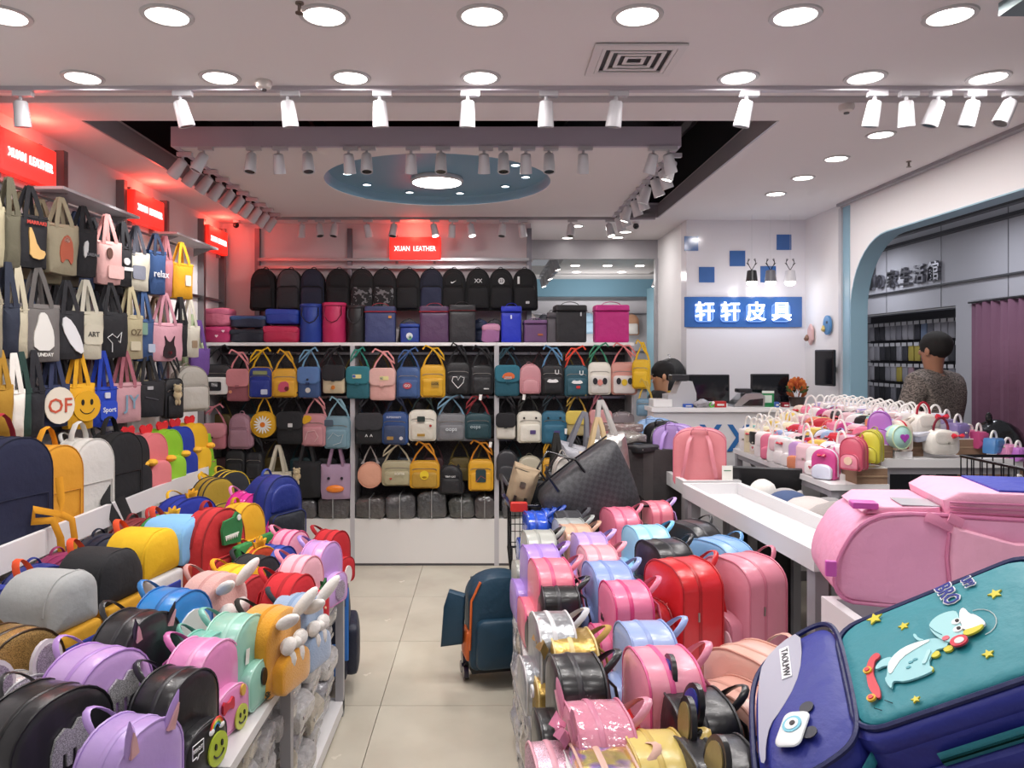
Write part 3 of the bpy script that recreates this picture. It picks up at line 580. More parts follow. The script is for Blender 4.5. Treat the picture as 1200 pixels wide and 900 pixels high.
# hanging panel with blue dish
pz = CH-.018; px0, px1, py0, py1 = -1.635, .998, 3.99, 6.0; dcx, dcy, dr = -.31, 4.83, .72
angs = sorted(set([i*2*pi/64 for i in range(64)]+[math.atan2(y-dcy, x-dcx) % (2*pi) for x in (px0, px1) for y in (py0, py1)]))
def per(a):
    dx, dy = cos(a), sin(a); s = min([q for q in (((px1-dcx)/dx if dx > 1e-9 else 1e9), ((px0-dcx)/dx if dx < -1e-9 else 1e9), ((py1-dcy)/dy if dy > 1e-9 else 1e9), ((py0-dcy)/dy if dy < -1e-9 else 1e9))])
    return (dcx+dx*s, dcy+dy*s)
m = MB(); n = len(angs)
inner = [(dcx+dr*cos(a), dcy+dr*sin(a)) for a in angs]; outer = [per(a) for a in angs]
m.rings([[(x, y, pz) for x, y in inner], [(x, y, pz) for x, y in outer], [(x, y, pz+.088) for x, y in outer], [(x, y, pz+.088) for x, y in inner]], closed=True)
t = T('hanging_ceiling_panel', 'white suspended ceiling panel framed by spotlights with a round blue recess', 'ceiling panel', (0, 0, 0))
O('panel', m, CEILM, t)
def lathe_open(prof, n, c):
    m_ = MB(); m_.rings([[(c[0]+r*cos(i*2*pi/n), c[1]+r*sin(i*2*pi/n), c[2]+z) for i in range(n)] for r, z in prof], caps=False); return m_
O('blue_recess', lathe_open([(dr+.001, 0), (dr*.985, .05), (dr*.965, .062), (.01, .062)], 64, (dcx, dcy, pz)), M('7da6bd', 'paint'), t)
O('side_beam', MB().b2((px0-.03, py0-.02, pz-.004), (px0, py1, pz+.095)).b2((px1, py0-.02, pz-.004), (px1+.03, py1, pz+.095)).b2((px0-.03, py0-.03, pz-.004), (px1+.03, py0, pz+.1)), M('bfb6c2', 'paint'), t)
for k in ((px0+.3, py0+.3), (px1-.3, py0+.3), (px0+.3, py1-.3), (px1-.3, py1-.3)): O('suspension_rod', MB().sweep([(k[0], k[1], pz+.08), (k[0], k[1], Hv)], .006, .006), DGREY, t)
t = T('ceiling_lamp', 'large round white lamp in the centre of the blue recess', 'ceiling light', (P(512, 209, 4.95).x, 4.95, pz+.06))
O('housing', MB().lathe([(.17, .0), (.175, -.02), (.165, -.03)], 32), M('c9c7c9', 'plastic'), t); O('diffuser', MB().lathe([(.001, -.032), (.16, -.031), (.165, -.02), (.16, -.01), (.001, -.01)], 32), M('fff6f0', 'emit', 7.0), t)
lamp('AREA', (t.location.x, t.location.y, t.location.z-.04), 16, .3)
for i, (x, y) in enumerate(((407, 203), (430, 216), (480, 225), (539, 226), (592, 218), (616, 207), (604, 193))): downlight(x, y, 'tiny recessed lamp in the blue circle, '+ordn[i]+' along its arc from the tote wall', .3, .026, H=pz+.058, ring='7da6bd', light=False, group='small lamps in the blue recess')
# spotlights
_sm = {}
def spot(p, label, aim=(0, 0, -1), size=1.0, lit=False, power=0, group=None, col='c4c2c6'):
    a = V(aim).normalized(); t = T('track_spotlight', label, 'spotlight', p, 0, group, sc=size)
    O('adapter', cached('adapter', lambda: MB().box((.012, 0, -.012), (.085, .03, .022)).mesh('adapter')), M(col, 'plastic'), t)
    O('stem', cached('stem', lambda: MB().lathe([(.008, -.022), (.008, -.045), (.012, -.047), (.012, -.055)], 8).mesh('stem')), M(col, 'plastic'), t)
    b = O('lamp_body', cached('sbody', lambda: MB().lathe([(.012, .012), (.026, .008), (.03, 0), (.036, -.098), (.036, -.105), (.03, -.105), (.028, -.1)], 16).mesh('lamp_body')), M(col, 'plastic'), t, (0, 0, -.052))
    b.rotation_mode = 'QUATERNION'; b.rotation_quaternion = (-a).to_track_quat('Z', 'Y')
    O('lens', cached('slens', lambda: MB().lathe([(.001, -.099), (.031, -.099), (.031, -.103), (.001, -.103)], 16).mesh('lens')), M('fff4ea', 'emit', 12.0 if lit else 1.5) if lit else M('3a3834', 'gloss'), b)
    if power:
        q = V(p)+V((0, 0, -.052))+a*.14
        l = lamp('SPOT', q, power, .03, spot=62); l.rotation_mode = 'QUATERNION'; l.rotation_quaternion = (-a).to_track_quat('Z', 'Y')
    return t
K1 = 3.15
rail = T('lighting_rail', 'long slim white track rail under the front ceiling', 'rail', (0, K1, CH))
O('rail', MB().b2((-2.24, -.016, -.018), (2.6, .016, 0)), M('bdb6bd', 'paint'), rail)
t = T('rail_cover', 'thin grey strip lining the ceiling slot behind the spotlight rail', 'trim', (0, 3.3, CH)); O('strip', MB().b2((-2.24, -.04, .028), (2.6, .04, .034)), M('99959b', 'paint'), t)
for i, (x, ax, pw) in enumerate(((24, 0, 0), (211, .25, 1), (337, .1, 0), (445, .02, 1), (548, -.02, 1), (640, .0, 1), (722, -.1, 1), (875, -.2, 1), (1025, -.12, 1), (1062, .1, 0), (1099, -.3, 0), (1140, -.2, 1), (1184, -.5, 0))):
    spot((( x-CX)*K1/F, K1, CH-.018), 'white cylinder spotlight, '+ordn[i]+' from the tote wall on the front rail', (ax, .18 if i < 12 else 0, -1), .93, power=SPOT_P*(1.0 if pw else 0)*1.0, group='spotlights on the front rail')
fb = [(240, -.45), (296, -.05), (327, 0), (361, .12), (409, .03), (430, .05), (482, -.03), (517, 0), (567, .02), (590, 0), (616, .02), (643, 0), (683, .02), (765, -.2), (782, .3)]
for i, (x, ax) in enumerate(fb):
    lit = x in (327, 409, 482, 567, 616, 683, 765, 782)
    spot(((x-CX)*3.98/F, 3.965, pz-.004), 'white spotlight, '+ordn[i]+' from the tote wall on the near panel beam', (ax, .35 if lit else -.2, -1), .9, lit, SPOT_P*1.1 if lit else 0, group='spotlights on the near panel beam')
for i in range(10):
    y = 4.08+i*.195; spot((px0-.015, y, pz-.004), 'white spotlight angled at the tote wall, '+ordn[i]+' from the near end of the side beam', (-.8, .1, -1), .95, i in (6, 7), SPOT_P*1.5 if i % 2 == 0 else 0, group='spotlights facing the tote wall')
for i in range(9):
    y = 4.1+i*.21; spot((px1+.015, y, pz-.004), 'white spotlight on the counter-side beam, '+ordn[i]+' from its near end', ((.35 if i % 3 else -.3), .1, -1), .95, i % 2 == 0, SPOT_P*1.2 if i % 3 == 0 else 0, group='spotlights on the counter-side beam')
rail = T('back_lighting_rail', 'slim white track rail above the back shelving', 'rail', (0, 6.06, CH)); O('rail', MB().b2((-1.9, -.016, -.03), (1.36, .016, -.012)), M('b5b0b6', 'paint'), rail); O('bracket', MB().b2((-1.9, -.01, -.012), (1.36, .01, .02)), GREY, rail)
for i, x in enumerate((354, 374, 393, 430, 462, 508, 530, 551, 589, 611, 669, 713)):
    spot(((x-CX)*6.06/F, 6.045, CH-.03), 'small white spotlight, '+ordn[i]+' from the tote wall on the back rail', ((.2 if i % 2 else -.1), -.25 if i % 3 else .35, -1), .9, i in (5, 7, 9, 11), 0, group='spotlights on the back rail')
# spots aimed at back shelf from the panel front beam are above; tracks of the modelled mirror reflection
for k, (x0, y0, x1, y1, lb) in enumerate(((.75, 8.0, .75, 10.3, 'shelving'), (2.3, 8.0, 2.3, 10.3, 'counter'))):
    r_ = T('reflected_rail', 'white track rail in the modelled mirror reflection on the '+lb+' side', 'rail', (0, 0, CH)); O('rail', MB().b2((x0-.02, y0, -.04), (x1+.02, y1, -.01)), M('c4c2c8', 'paint'), r_)
    for i in range(7): spot((x0, y0+.2+i*.33, CH-.04), 'white spotlight in the modelled mirror reflection, '+ordn[i]+' on the '+lb+' side rail', (.3 if k == 0 else -.3, -.1, -1), 1.0, i % 3 == 0, 0, group='spotlights in the modelled mirror reflection')
for i, (x, y) in enumerate(((.95, 8.5), (1.3, 8.5), (1.75, 8.5), (1.1, 9.3), (1.5, 9.3), (1.9, 9.3), (1.2, 10.0), (1.8, 10.0))):
    t = T('downlight', 'small downlight in the modelled mirror reflection, '+('near' if i < 3 else 'middle' if i < 6 else 'back')+' row '+ordn[i % 3], 'ceiling light', (x, y, CH-.012), 0, 'downlights in the modelled mirror reflection'); O('diffuser', cached('fd', lambda: MB().lathe([(.001, -.006), (.05, -.005), (.055, .004), (.001, .004)], 16).mesh('diffuser')), M('fff6f0', 'emit', 9.0), t)
# vent, detectors, sprinkler, camera
a = P(694, 50, 2.70); d0 = (CH-EYE)*F/(CY-50); d1 = (CH-EYE)*F/(CY-86)
vx, vy, vw, vd = P(743, 67, (d0+d1)/2).x, (d0+d1)/2, .335, .30
t = T('ceiling_vent', 'square white air vent with nested louvres in the front ceiling', 'vent', (vx, vy, CH))
for i in range(5):
    k = 1-i*.19; x, y = vw/2*k, vd/2*k; wv = .014 if i else .03
    fm = MB(); z0, z1 = -.012+i*.001, -.004
    for s in (-1, 1): fm.b2((-x, s*y, z0), (x, s*(y-wv), z1)); fm.b2((s*x, -y+wv, z0), (s*(x-wv), y-wv, z1))
    O('frame' if i == 0 else 'louvre', fm, M('ded9d8', 'paint'), t)
O('backing', MB().b2((-vw*.46, -vd*.46, -.002), (vw*.46, vd*.46, -.0005)), M('232024', 'paint'), t)
for i, (x, y, lb) in enumerate(((309, 98, 'above the tote corner'), (992, 126, 'above the handbag tables'))):
    d = (CH-EYE)*F/(CY-y+3); t = T('smoke_detector', 'round white smoke detector on the ceiling '+lb, 'detector', (P(x, y, d).x, d, CH)); O('body', MB().lathe([(.033, 0), (.035, -.012), (.028, -.028), (.012, -.034), (.001, -.034)], 18), M('ddd6d0', 'plastic'), t); O('sensor', MB().lathe([(.012, -.033), (.012, -.04), (.001, -.041)], 12), DGREY, t)
for i, (x, y, lb) in enumerate(((351, 3, 'front ceiling by the vent row'), (1065, 189, 'ceiling edge over the arched opening'))):
    d = (CH-EYE)*F/(CY-y); t = T('sprinkler', 'tiny bronze sprinkler head on the '+lb, 'sprinkler', (P(x, y, d).x, d, CH)); O('stem', MB().lathe([(.014, 0), (.014, -.005), (.006, -.006), (.006, -.03)], 10), M('8a8078', 'metal'), t); O('deflector', MB().lathe([(.003, -.03), (.014, -.032), (.014, -.035), (.002, -.035)], 10), M('8a8078', 'metal'), t)
for i, (x, y, d) in enumerate(((277, 264, 6.25), (745, 263, 6.3))):
    p = P(x, y, d); t = T('security_camera', 'small dome camera at the ceiling '+('corner by the tote wall' if i == 0 else 'near the mirror opening'), 'camera', (p.x, p.y, CH)); O('mount', MB().lathe([(.03, 0), (.03, -.02), (.01, -.02)], 14), M('d8d6d8', 'plastic'), t); O('lens', MB().ball((0, -.01, -.04), .026), M('1a1a1d', 'gloss'), t)
a = P(1170, 20, 2.4); S('trim_7', MB().b2((a.x, 1.2, 2.735), (2.7, 2.4, CH)), M('6f8489', 'paint'))
# ------------------------------------------------------------------ red lightboxes
RED = M('ff2010', 'emit', 1.25)
def lightbox(loc, rz, label):
    t = T('lightbox_sign', label, 'sign', loc, rz, None)
    O('panel', MB().rbox((0, 0, 0), (.43, .05, .19), .006), RED, t)
    O('lettering', text_mesh('XUAN  LEATHER', .058, .003, .8, .0006), M('fff2ee', 'emit', 1.9), t, (0, -.029, -.005))
    O('bracket', MB().b2((-.17, .02, -.12), (-.15, .05, .12)).b2((.15, .02, -.12), (.17, .05, .12)), GREY, t)
    d = Matrix.Rotation(rz, 3, 'Z') @ V((0, -.06, .12)); lamp('POINT', V(loc)+d, 2.6, .04, color=(1, .08, .05))
    return t
for i, y in enumerate((3.585, 4.855, 6.10)): lightbox((-2.2, y, 2.585), pi/2, 'red lightbox reading XUAN LEATHER on the tote wall, '+('largest, nearest the front', 'middle of three', 'smallest, by the back corner')[i])
lightbox((-.60, 6.34, 2.555), 0, 'red lightbox reading XUAN LEATHER centred on the back wall')
# ------------------------------------------------------------------ wall rack for totes
t = T('wall_rack', 'grey steel wall rack with rails that carry the tote bags', 'rack', (-2.25, 4.5, 0))
for y in (2.3, 3.2, 3.93, 4.58, 5.19, 5.87, 6.33): O('upright', MB().b2((0, y-4.5-.02, 0), (.05, y-4.5+.02, 2.72)), M('8c888b', 'metal'), t)
for z in (2.405, 2.035, 1.67): O('hanging_rail', MB().sweep([(.14, -2.3, z), (.14, .75, z)], .008, .008), M('a5a3a6', 'metal'), t)
for y in (5.19, 5.87): O('cross_bar', MB().b2((.0, y-4.5, 2.1), (.03, y-4.5+.68 if y < 5.5 else y-4.5+.45, 2.12)), M('8c888b', 'metal'), t)
for i, (y0, y1) in enumerate(((3.62, 4.42), (4.95, 5.72))):
    s = T('wall_shelf', 'pale shelf board high on the tote wall beside the '+('largest' if i == 0 else 'middle')+' red sign', 'shelf', (-2.2, (y0+y1)/2, 2.455)); O('board', MB().b2((0, -(y1-y0)/2, 0), (.16, (y1-y0)/2, .014)), M('c9c6ca', 'paint'), s)
    for s2 in (-1, 1): O('bracket', MB().prism([(0, -.06), (.14, -.005), (0, 0)], -.004, .004), GREY, s, (0, s2*(y1-y0)*.4, 0))
def tote(x1, x2, y1, y2, X0, th, cols, label, ex=(), L=None, style='tote', row=0, kind=None, grp=True, tk=.05):
    th_ = R(th); cxp = (x1+x2)/2; d0 = X0*F/(cxp-CX); c_, s_ = cos(th_), sin(th_)
    def ss(px): k = (px-CX)/F; return (k*d0-X0)/(c_-k*s_)
    w_ = abs(ss(x2)-ss(x1)); z2 = EYE-(y2-CY)*d0/F; z1 = EYE-(y1-CY)*d0/F
    tops = (2.405, 2.035, 1.67); h = z1-z2; L = (tops[row]-z1) if L is None else L
    w_ = max(.08, round(w_, 2)); h = round(h, 2); L = max(.08, round(L, 2)); v = random.randint(0, 3)
    _C.setdefault(('L', w_, tk, h, v), L)
    root_key = (style, w_, tk, h, v)
    if style == 'tote' and root_key not in _C: _C[root_key] = st_tote(w_, tk, h, v, L)
    o = bag(style, (X0, d0, z2), th_, (w_, tk, h), cols, label, 'hanging bags on the tote wall', ex, kind, v=v)
    return o
K = '222226'
row1 = [(-30, 2, 240, 312, ('a79f83',), 'beige tote cut by the edge, highest row of the tote wall', ()),
 (4, 16, 247, 313, ('5f5b4a',), 'thin olive tote between beige and black ones, highest row', ()),
 (15, 53, 250, 314, (K,), 'black tote with a guitar print, highest row', (('poly', 0, .35, [(-.03, -.04), (.03, -.05), (.05, -.01), (.01, .0), (-.02, .09), (-.035, .09), (-.03, .01)], 'd8b070'), ('text', 'MARRAKI', 0, .82, .022, 'd04a40'))),
 (53, 88, 262, 321, ('9b927a',), 'khaki tote with a costumed figure print, highest row', (('poly', 0, .45, [(-.03, -.07), (0, -.03), (.03, -.075), (.035, .03), (.01, .08), (-.02, .06), (-.04, .0)], 'b0563c'), ('disc', 0, .66, .014, 'efe6d8'))),
 (84, 110, 268, 324, (K,), 'black tote with a small white print beside the khaki one, highest row', (('poly', -.15, .55, [(-.01, -.05), (.012, -.02), (.016, .05), (-.012, .03)], 'd8d8d8'), ('text', 'DREAM', .15, .45, .022, '77777b'))),
 (110, 139, 283, 333, ('d9aaa6', 'd9aaa6', 'c98f8c'), 'light pink tote with a patch pocket, highest row', (('patch', .15, .28, (.1, .07), 'e3b8b3', False, 'canvas'), ('oval', -.1, .7, (.018, .03), '5c3a30'))),
 (135, 152, 287, 336, (K,), 'narrow black tote next to the pink pocket one, highest row', (('disc', -.1, .6, .02, 'dcdcdc'), ('patch', 0, .42, (.06, .02), 'dcdcdc'))),
 (146, 172, 296, 340, ('c9c4b2', 'c9c4b2', 'b5ae9c', '4a4c58'), 'cream tote with dark straps and a grey pocket, highest row', (('patch', -.1, .45, (.09, .08), '7a7d8a', False, 'canvas'),)),
 (172, 192, 293, 345, ('33507f', '33507f', '2a3f66', '26324c'), 'denim blue tote with white lettering, highest row', (('text', 'relax', 0, .45, .06, 'e6e6ea'),)),
 (187, 199, 301, 347, ('b9747c',), 'thin rose tote beside the denim blue one, highest row', ()),
 (200, 224, 308, 350, ('e0a31e',), 'mustard yellow tote at the far end of the highest row', (('patch', .1, .5, (.05, .07), 'efe8d8'),))]
row2 = [(-24, 0, 352, 420, ('8e8673',), 'beige tote cut by the edge, middle row of the tote wall', ()), (-2, 18, 356, 419, ('262c3c',), 'dark navy tote behind the grey printed one, middle row', ()), (12, 26, 357, 421, ('b9b19a',), 'sand tote edge showing behind the grey one, middle row', ()),
 (19, 67, 357, 424, ('6e6a68', '6e6a68', '5c5856', '5e5a58'), 'large grey tote with a white seated figure, middle row', (('poly', 0, .5, [(-.045, -.08), (.05, -.08), (.05, 0), (.03, .05), (.01, .09), (-.02, .09), (-.03, .04), (-.05, -.01)], 'dedcd6'), ('text', 'SUNDAY', .0, .12, .022, 'dedcd6'))),
 (60, 95, 363, 420, ('2a2a2e',), 'black tote with a white feather print, middle row', (('poly', 0, .5, [(-.05, .09), (-.06, .03), (0, -.07), (.06, -.1), (.05, -.03), (0, .06)], 'e4e4e6'),)),
 (83, 117, 363, 420, ('c9c4b0', 'c9c4b0', 'b5ae98', 'd4d0bf'), 'cream tote with a stitched square pocket, middle row', (('patch', .05, .5, (.11, .1), 'd2cdb9', False, 'canvas'), ('text', 'ART', .05, .5, .035, '55534c'))),
 (110, 146, 366, 418, (K,), 'black tote with a white cat outline, middle row', (('line', [(-.1, .1), (-.1, .3), (-.25, .42), (-.1, .5), (.05, .42), (.2, .55), (.15, .3), (.1, .35)], .003, 'e8e8e8'),)),
 (139, 165, 370, 421, ('b3a887',), 'beige tote with brown sketch prints, middle row', (('text', 'OZ', 0, .6, .05, '6b5a40'), ('patch', 0, .3, (.07, .05), 'cfc6ab'))),
 (157, 177, 374, 423, ('37527e',), 'blue tote with a green tag, middle row', (('patch', -.2, .75, (.04, .07), '7fa08c'), ('patch', .2, .3, (.05, .05), 'b9c4d8'))),
 (174, 211, 378, 423, ('d9a3b0', 'd9a3b0', 'c48a98'), 'pink tote with a black rabbit patch, middle row', (('poly', 0, .32, [(-.05, -.06), (.05, -.06), (.05, .0), (.03, .03), (.045, .09), (.02, .05), (0, .04), (-.02, .05), (-.045, .09), (-.03, .03), (-.05, 0)], '27181c'), ('heart', 0, .2, .018, 'b02030'))),
 (205, 217, 376, 418, (K,), 'thin black tote after the pink rabbit one, middle row', ()),
 (213, 231, 382, 418, ('cfcabb',), 'small cream tote at the far end of the middle row', (('patch', 0, .4, (.05, .05), 'a08a70'),))]
row3 = [(-14, 11, 450, 514, ('a57b22',), 'ochre bag cut by the edge, lowest row of the tote wall', ()), (9, 19, 456, 512, ('e4e0d8',), 'thin white tote, lowest row of the tote wall', ()), (16, 30, 455, 511, ('1f3a34',), 'dark green tote, lowest row of the tote wall', ()), (26, 50, 453, 512, ('202026',), 'black tote before the navy lettered one, lowest row', ()),
 (46, 78, 451, 499, ('27304f', '27304f', '222a44', '2b3352'), 'navy tote with a big white oval reading OF, lowest row', (('oval', 0, .5, (.075, .085), 'e4dccb'), ('text', 'OF', 0, .48, .095, 'c4553c'))),
 (75, 107, 450, 502, ('dfa41f',), 'yellow tote with an outlined smile, lowest row', (('smile', .1, .5, .075, 'e3aa26'),)),
 (103, 135, 452, 500, ('1f3fae', '1f3fae', '1a348f', '1f3fae'), 'royal blue tote with a front pouch, lowest row', (('patch', .05, .4, (.1, .1), '2a4cc4', False, 'canvas'), ('patch', 0, .78, (.03, .03), 'd5d8e4'), ('text', 'Sport', .05, .42, .035, 'e6e9f4'))),
 (128, 163, 449, 495, ('c99aa0', 'c99aa0', 'b5858c', 'a8636f'), 'dusty pink tote with blue letters, lowest row', (('text', 'JY', .05, .5, .11, '7fa0b4'),)),
 (153, 190, 447, 488, ('26262a',), 'black zip tote after the dusty pink one, lowest row', (('line', [(-.2, .55), (.2, .45)], .004, '55555a'), ('patch', -.05, .8, (.04, .02), 'b5b5b8')))]
for i, (x1, x2, y1, y2, cl, lb, ex) in enumerate(row1): tote(x1, x2, y1, y2, -2.04, 68, cl, lb, ex, row=0)
for i, (x1, x2, y1, y2, cl, lb, ex) in enumerate(row2): tote(x1, x2, y1, y2, -2.02, 68, cl, lb, ex, row=1)
for i, (x1, x2, y1, y2, cl, lb, ex) in enumerate(row3): tote(x1, x2, y1, y2, -2.0, 66, cl, lb, ex, row=2)
# further totes hanging behind the front ones
hid = ['26262c', '4b4338', '1f2430', '6b5a44', '2b2b30', '5a3438', '303c58', '3a3a3e', '8a8068', '28282c', '5c5a60', '1d1d22']
for r_, (zz, x0) in enumerate(((2.0, -2.12), (1.64, -2.12), (1.28, -2.12))):
    for j in range(13 if r_ else 11):
        y = 2.95+j*.155; c_ = hid[(j*5+r_*3) % 12]
        _C.setdefault(('tote', .24, .03, .24, 9), None) if False else None
        if ('tote', .24, .03, .22, 9) not in _C: _C[('tote', .24, .03, .22, 9)] = st_tote(.24, .03, .22, 9, .17)
        bag('tote', (x0, y, zz), R(72), (.24, .03, .22), (c_,), 'plain tote behind the printed ones, '+('highest', 'middle', 'lowest')[r_]+' row, '+ordn[j]+' from the near end', 'totes hidden behind the printed ones', v=9, skip=('top_hem',))
bag('cross', P(201, 490, 4.75), R(60), (.13, .06, .25), (K,), 'small black bag with a teddy charm at the end of the lowest tote row', 'hanging bags on the tote wall', (('bear', 0, .75),))
bag('school', (-2.0, 5.05, 1.28), R(55), (.25, .10, .30), ('b9b4aa', 'c2bdb4', 'a19b92'), 'light grey backpack hanging where the tote wall meets the back shelving', 'hanging bags on the tote wall')
for i, (x, y, c_, lb) in enumerate(((214, 400, 'd8d8d0', 'white shopper'), (226, 405, 'b7c9a0', 'pale green shopper'), (233, 412, '6b4a94', 'purple shopper'))):
    p = P(x, y+28, 5.35); bag('tote', p, R(60), (.16, .04, .19), (c_,), 'little '+lb+' hanging just before the back shelving', 'hanging bags on the tote wall', skip=('top_hem',))
# ------------------------------------------------------------------ back shelving
ZF = 5.90
def bx(px): return (px-CX)*ZF/F
SHE = ((241, 413, 'tote wall side'), (413, 582, 'middle'), (582, 743, 'counter side'))
for i, (a_, b_, nm) in enumerate(SHE):
    t = T('shelving_unit', 'white steel display unit with hooks, '+nm+' bay of three', 'shelving', (bx(a_), ZF, 0)); wd = bx(b_)-bx(a_); pth = .018
    O('back_panel', MB().b2((pth, .30, .37), (wd-pth, .32, 1.73)), M('6d686d', 'net'), t)
    O('top_board', MB().b2((-.002, 0, 1.73), (wd+.002, .45, 1.755)), PAINT, t)
    O('base_box', MB().b2((pth, .0, .02), (wd-pth, .33, .37)), M('dedbd8', 'paint'), t)
    O('kick_strip', MB().b2((pth, .005, 0), (wd-pth, .3, .02)), DGREY, t)
    for s, x in ((0, 0), (1, wd-pth)): O('side_post', MB().b2((x, 0, 0), (x+pth, .32, 1.73)), M('b9b6ba', 'paint'), t)
    for z in (1.66, 1.30, .95): O('hook_bar', MB().b2((pth, .27, z), (wd-pth, .30, z+.02)), M('99969a', 'metal'), t)
    xs = [x for x in range(int(a_)+12, int(b_)-5, 28)]
    for z in (1.665, 1.305, .955):
        for x in xs: O('hook', cached('hook', lambda: MB().sweep([(0, .29, 0), (0, .05, 0), (0, .03, .015)], .003, .003, n=5).mesh('hook')), M('b5b2b6', 'metal'), t, (bx(x)-bx(a_), 0, z))
def shelfbag(style, x1, x2, y1, y2, cols, lb, ex=(), tail='', tk=.07, d=ZF-.0, rot=None, kind=None, skip=(), group=None, v=None, L=None):
    p = P((x1+x2)/2, y2, d); w_ = (x2-x1)*d/F; h = (y2-y1)*d/F
    return bag(style, p, random.uniform(-.12, .12), (w_, tk, h), cols, lb+tail, group, ex, kind, rot=rot, v=random.randint(0, 2) if v is None else v, skip=skip)
TL = ', top hanging row of the shelving'
B = [('cross', 237, 271, 427, 463, (K, 'd8d6d2', K, K), 'black sling with white front pocket', (('patch', 0, .3, (.1, .07), K, True), ('patch', 0, .35, (.05, .03), 'e4e4e4', True))),
 ('flap', 267, 293, 433, 470, ('93545c', 'c77f84', '93545c', 'e08f94'), 'rose satchel with coral flap', (('disc', -.3, .3, .012, 'd9906a'),)),
 ('cross', 293, 320, 430, 466, ('1e2f86', '1e2f86', 'd9a51e', 'e0b020'), 'royal blue bag with yellow strap', (('patch', 0, .82, (.11, .03), '8a8f60'), ('patch', .2, .2, (.05, .04), 'c3cbe0', True))),
 ('cross', 320, 349, 432, 465, ('d5a02b',), 'mustard bag with pink and brown print', (('poly', -.05, .35, [(-.04, -.04), (.05, -.03), (.04, .05), (-.03, .04)], 'c4506a', True), ('disc', .1, .3, .018, '7a3a30', True))),
 ('flap', 350, 376, 430, 466, ('3c5480', '5a7cb0', '2a3a5c', '6f9cba'), 'denim blue satchel with little dog badge', (('disc', 0, .25, .02, 'd8d4cc', True), ('disc', 0, .6, .009, '20222c'))),
 ('flap', 379, 405, 428, 461, ('c3b597', '26262a', '26262a', '26262a'), 'black and cream satchel with orange fox badge', (('disc', -.0, .22, .016, 'c87a30', True),)),
 ('flap', 407, 434, 429, 467, ('2b6470', '327a86', '2b6470', '2c8474'), 'teal satchel with yellow and blue label', (('patch', 0, .7, (.07, .03), 'e2dc9a'), ('patch', -.12, .7, (.025, .02), '3060b8'))),
 ('flap', 434, 464, 431, 469, ('d9a79f', 'e0b4ac', 'd9a79f', 'e39a9a'), 'pale pink satchel with yellow and blue label', (('patch', .1, .7, (.07, .03), 'e2dc9a'), ('patch', 0, .7, (.025, .02), '3060b8'))),
 ('cross', 466, 493, 430, 466, ('3f5c8e',), 'jeans blue bag with red rocket badge', (('oval', 0, .4, (.035, .025), 'b94452', True), ('text', 'GO', 0, .4, .03, 'e8e0e0', True))),
 ('cross', 493, 522, 428, 465, ('d6a324',), 'mustard bag with grey sketch print', (('patch', .1, .4, (.06, .05), 'b08c3a', True), ('text', 'LUCK', .1, .42, .022, '3c3628', True))),
 ('cross', 523, 551, 424, 462, ('1d1d20',), 'black bag with white heart outline', (('line', [(0, .2), (-.25, .42), (-.2, .55), (-.05, .55), (0, .45), (.1, .57), (.25, .52), (.22, .38), (0, .2)], .003, 'ececec', True),)),
 ('cross', 552, 577, 427, 462, ('222225',), 'plain black bag with paper tag', (('tag', -.05, -.0), ('patch', .2, .2, (.04, .008), 'c8c8c8', True))),
 ('flap', 580, 608, 428, 464, ('245666', '2f6d80', '245666', '1d3d48'), 'teal satchel with cartoon rocket patch', (('poly', 0, .66, [(-.05, -.02), (.05, -.025), (.055, .01), (.02, .03), (-.03, .02)], 'd66a3a'), ('patch', 0, .6, (.06, .02), 'e8e8ec'))),
 ('mini', 609, 633, 427, 461, ('c98e95',), 'dusty pink rounded bag', (('tag', -.3, -.02),)),
 ('cross', 634, 660, 428, 462, ('1c1c1f', '1c1c1f', K, '5a84a8'), 'black bag with white wing badge', (('poly', 0, .45, [(-.05, -.01), (.05, -.01), (.03, .02), (0, .01), (-.03, .02)], 'ececec', True), ('text', 'U', .2, .75, .05, 'ececec'))),
 ('cross', 661, 688, 428, 464, ('2b5563', '2b5563', '2b5563', 'd6452f'), 'teal bag with white wing badge and orange strap', (('poly', 0, .45, [(-.05, -.01), (.05, -.01), (.03, .02), (0, .01), (-.03, .02)], 'ececec', True), ('patch', .05, .3, (.03, .02), 'd03a3a', True), ('text', 'U', .2, .75, .05, 'ececec'))),
 ('cross', 689, 715, 425, 462, ('ddd8cc', 'cfcac4', 'ddd8cc', '3c8466'), 'cream bag with clear front pocket', (('oval', 0, .38, (.02, .024), 'd98a80', True), ('oval', -.22, .42, (.018, .026), '26262a', True), ('oval', .22, .42, (.018, .026), '26262a', True))),
 ('cross', 716, 746, 425, 462, ('cf9488', 'd5ccc8', 'cf9488', 'd98080'), 'peach bag with clear front pocket', (('oval', 0, .38, (.022, .026), 'd9b52e', True), ('oval', -.22, .42, (.018, .026), '26262a', True), ('oval', .22, .42, (.018, .026), '26262a', True)))]
for s, x1, x2, y1, y2, cl, lb, ex in B: shelfbag(s, x1, x2, y1, y2, cl, lb, ex, TL, group='bags in the top hanging row')
TL = ', second hanging row of the shelving'
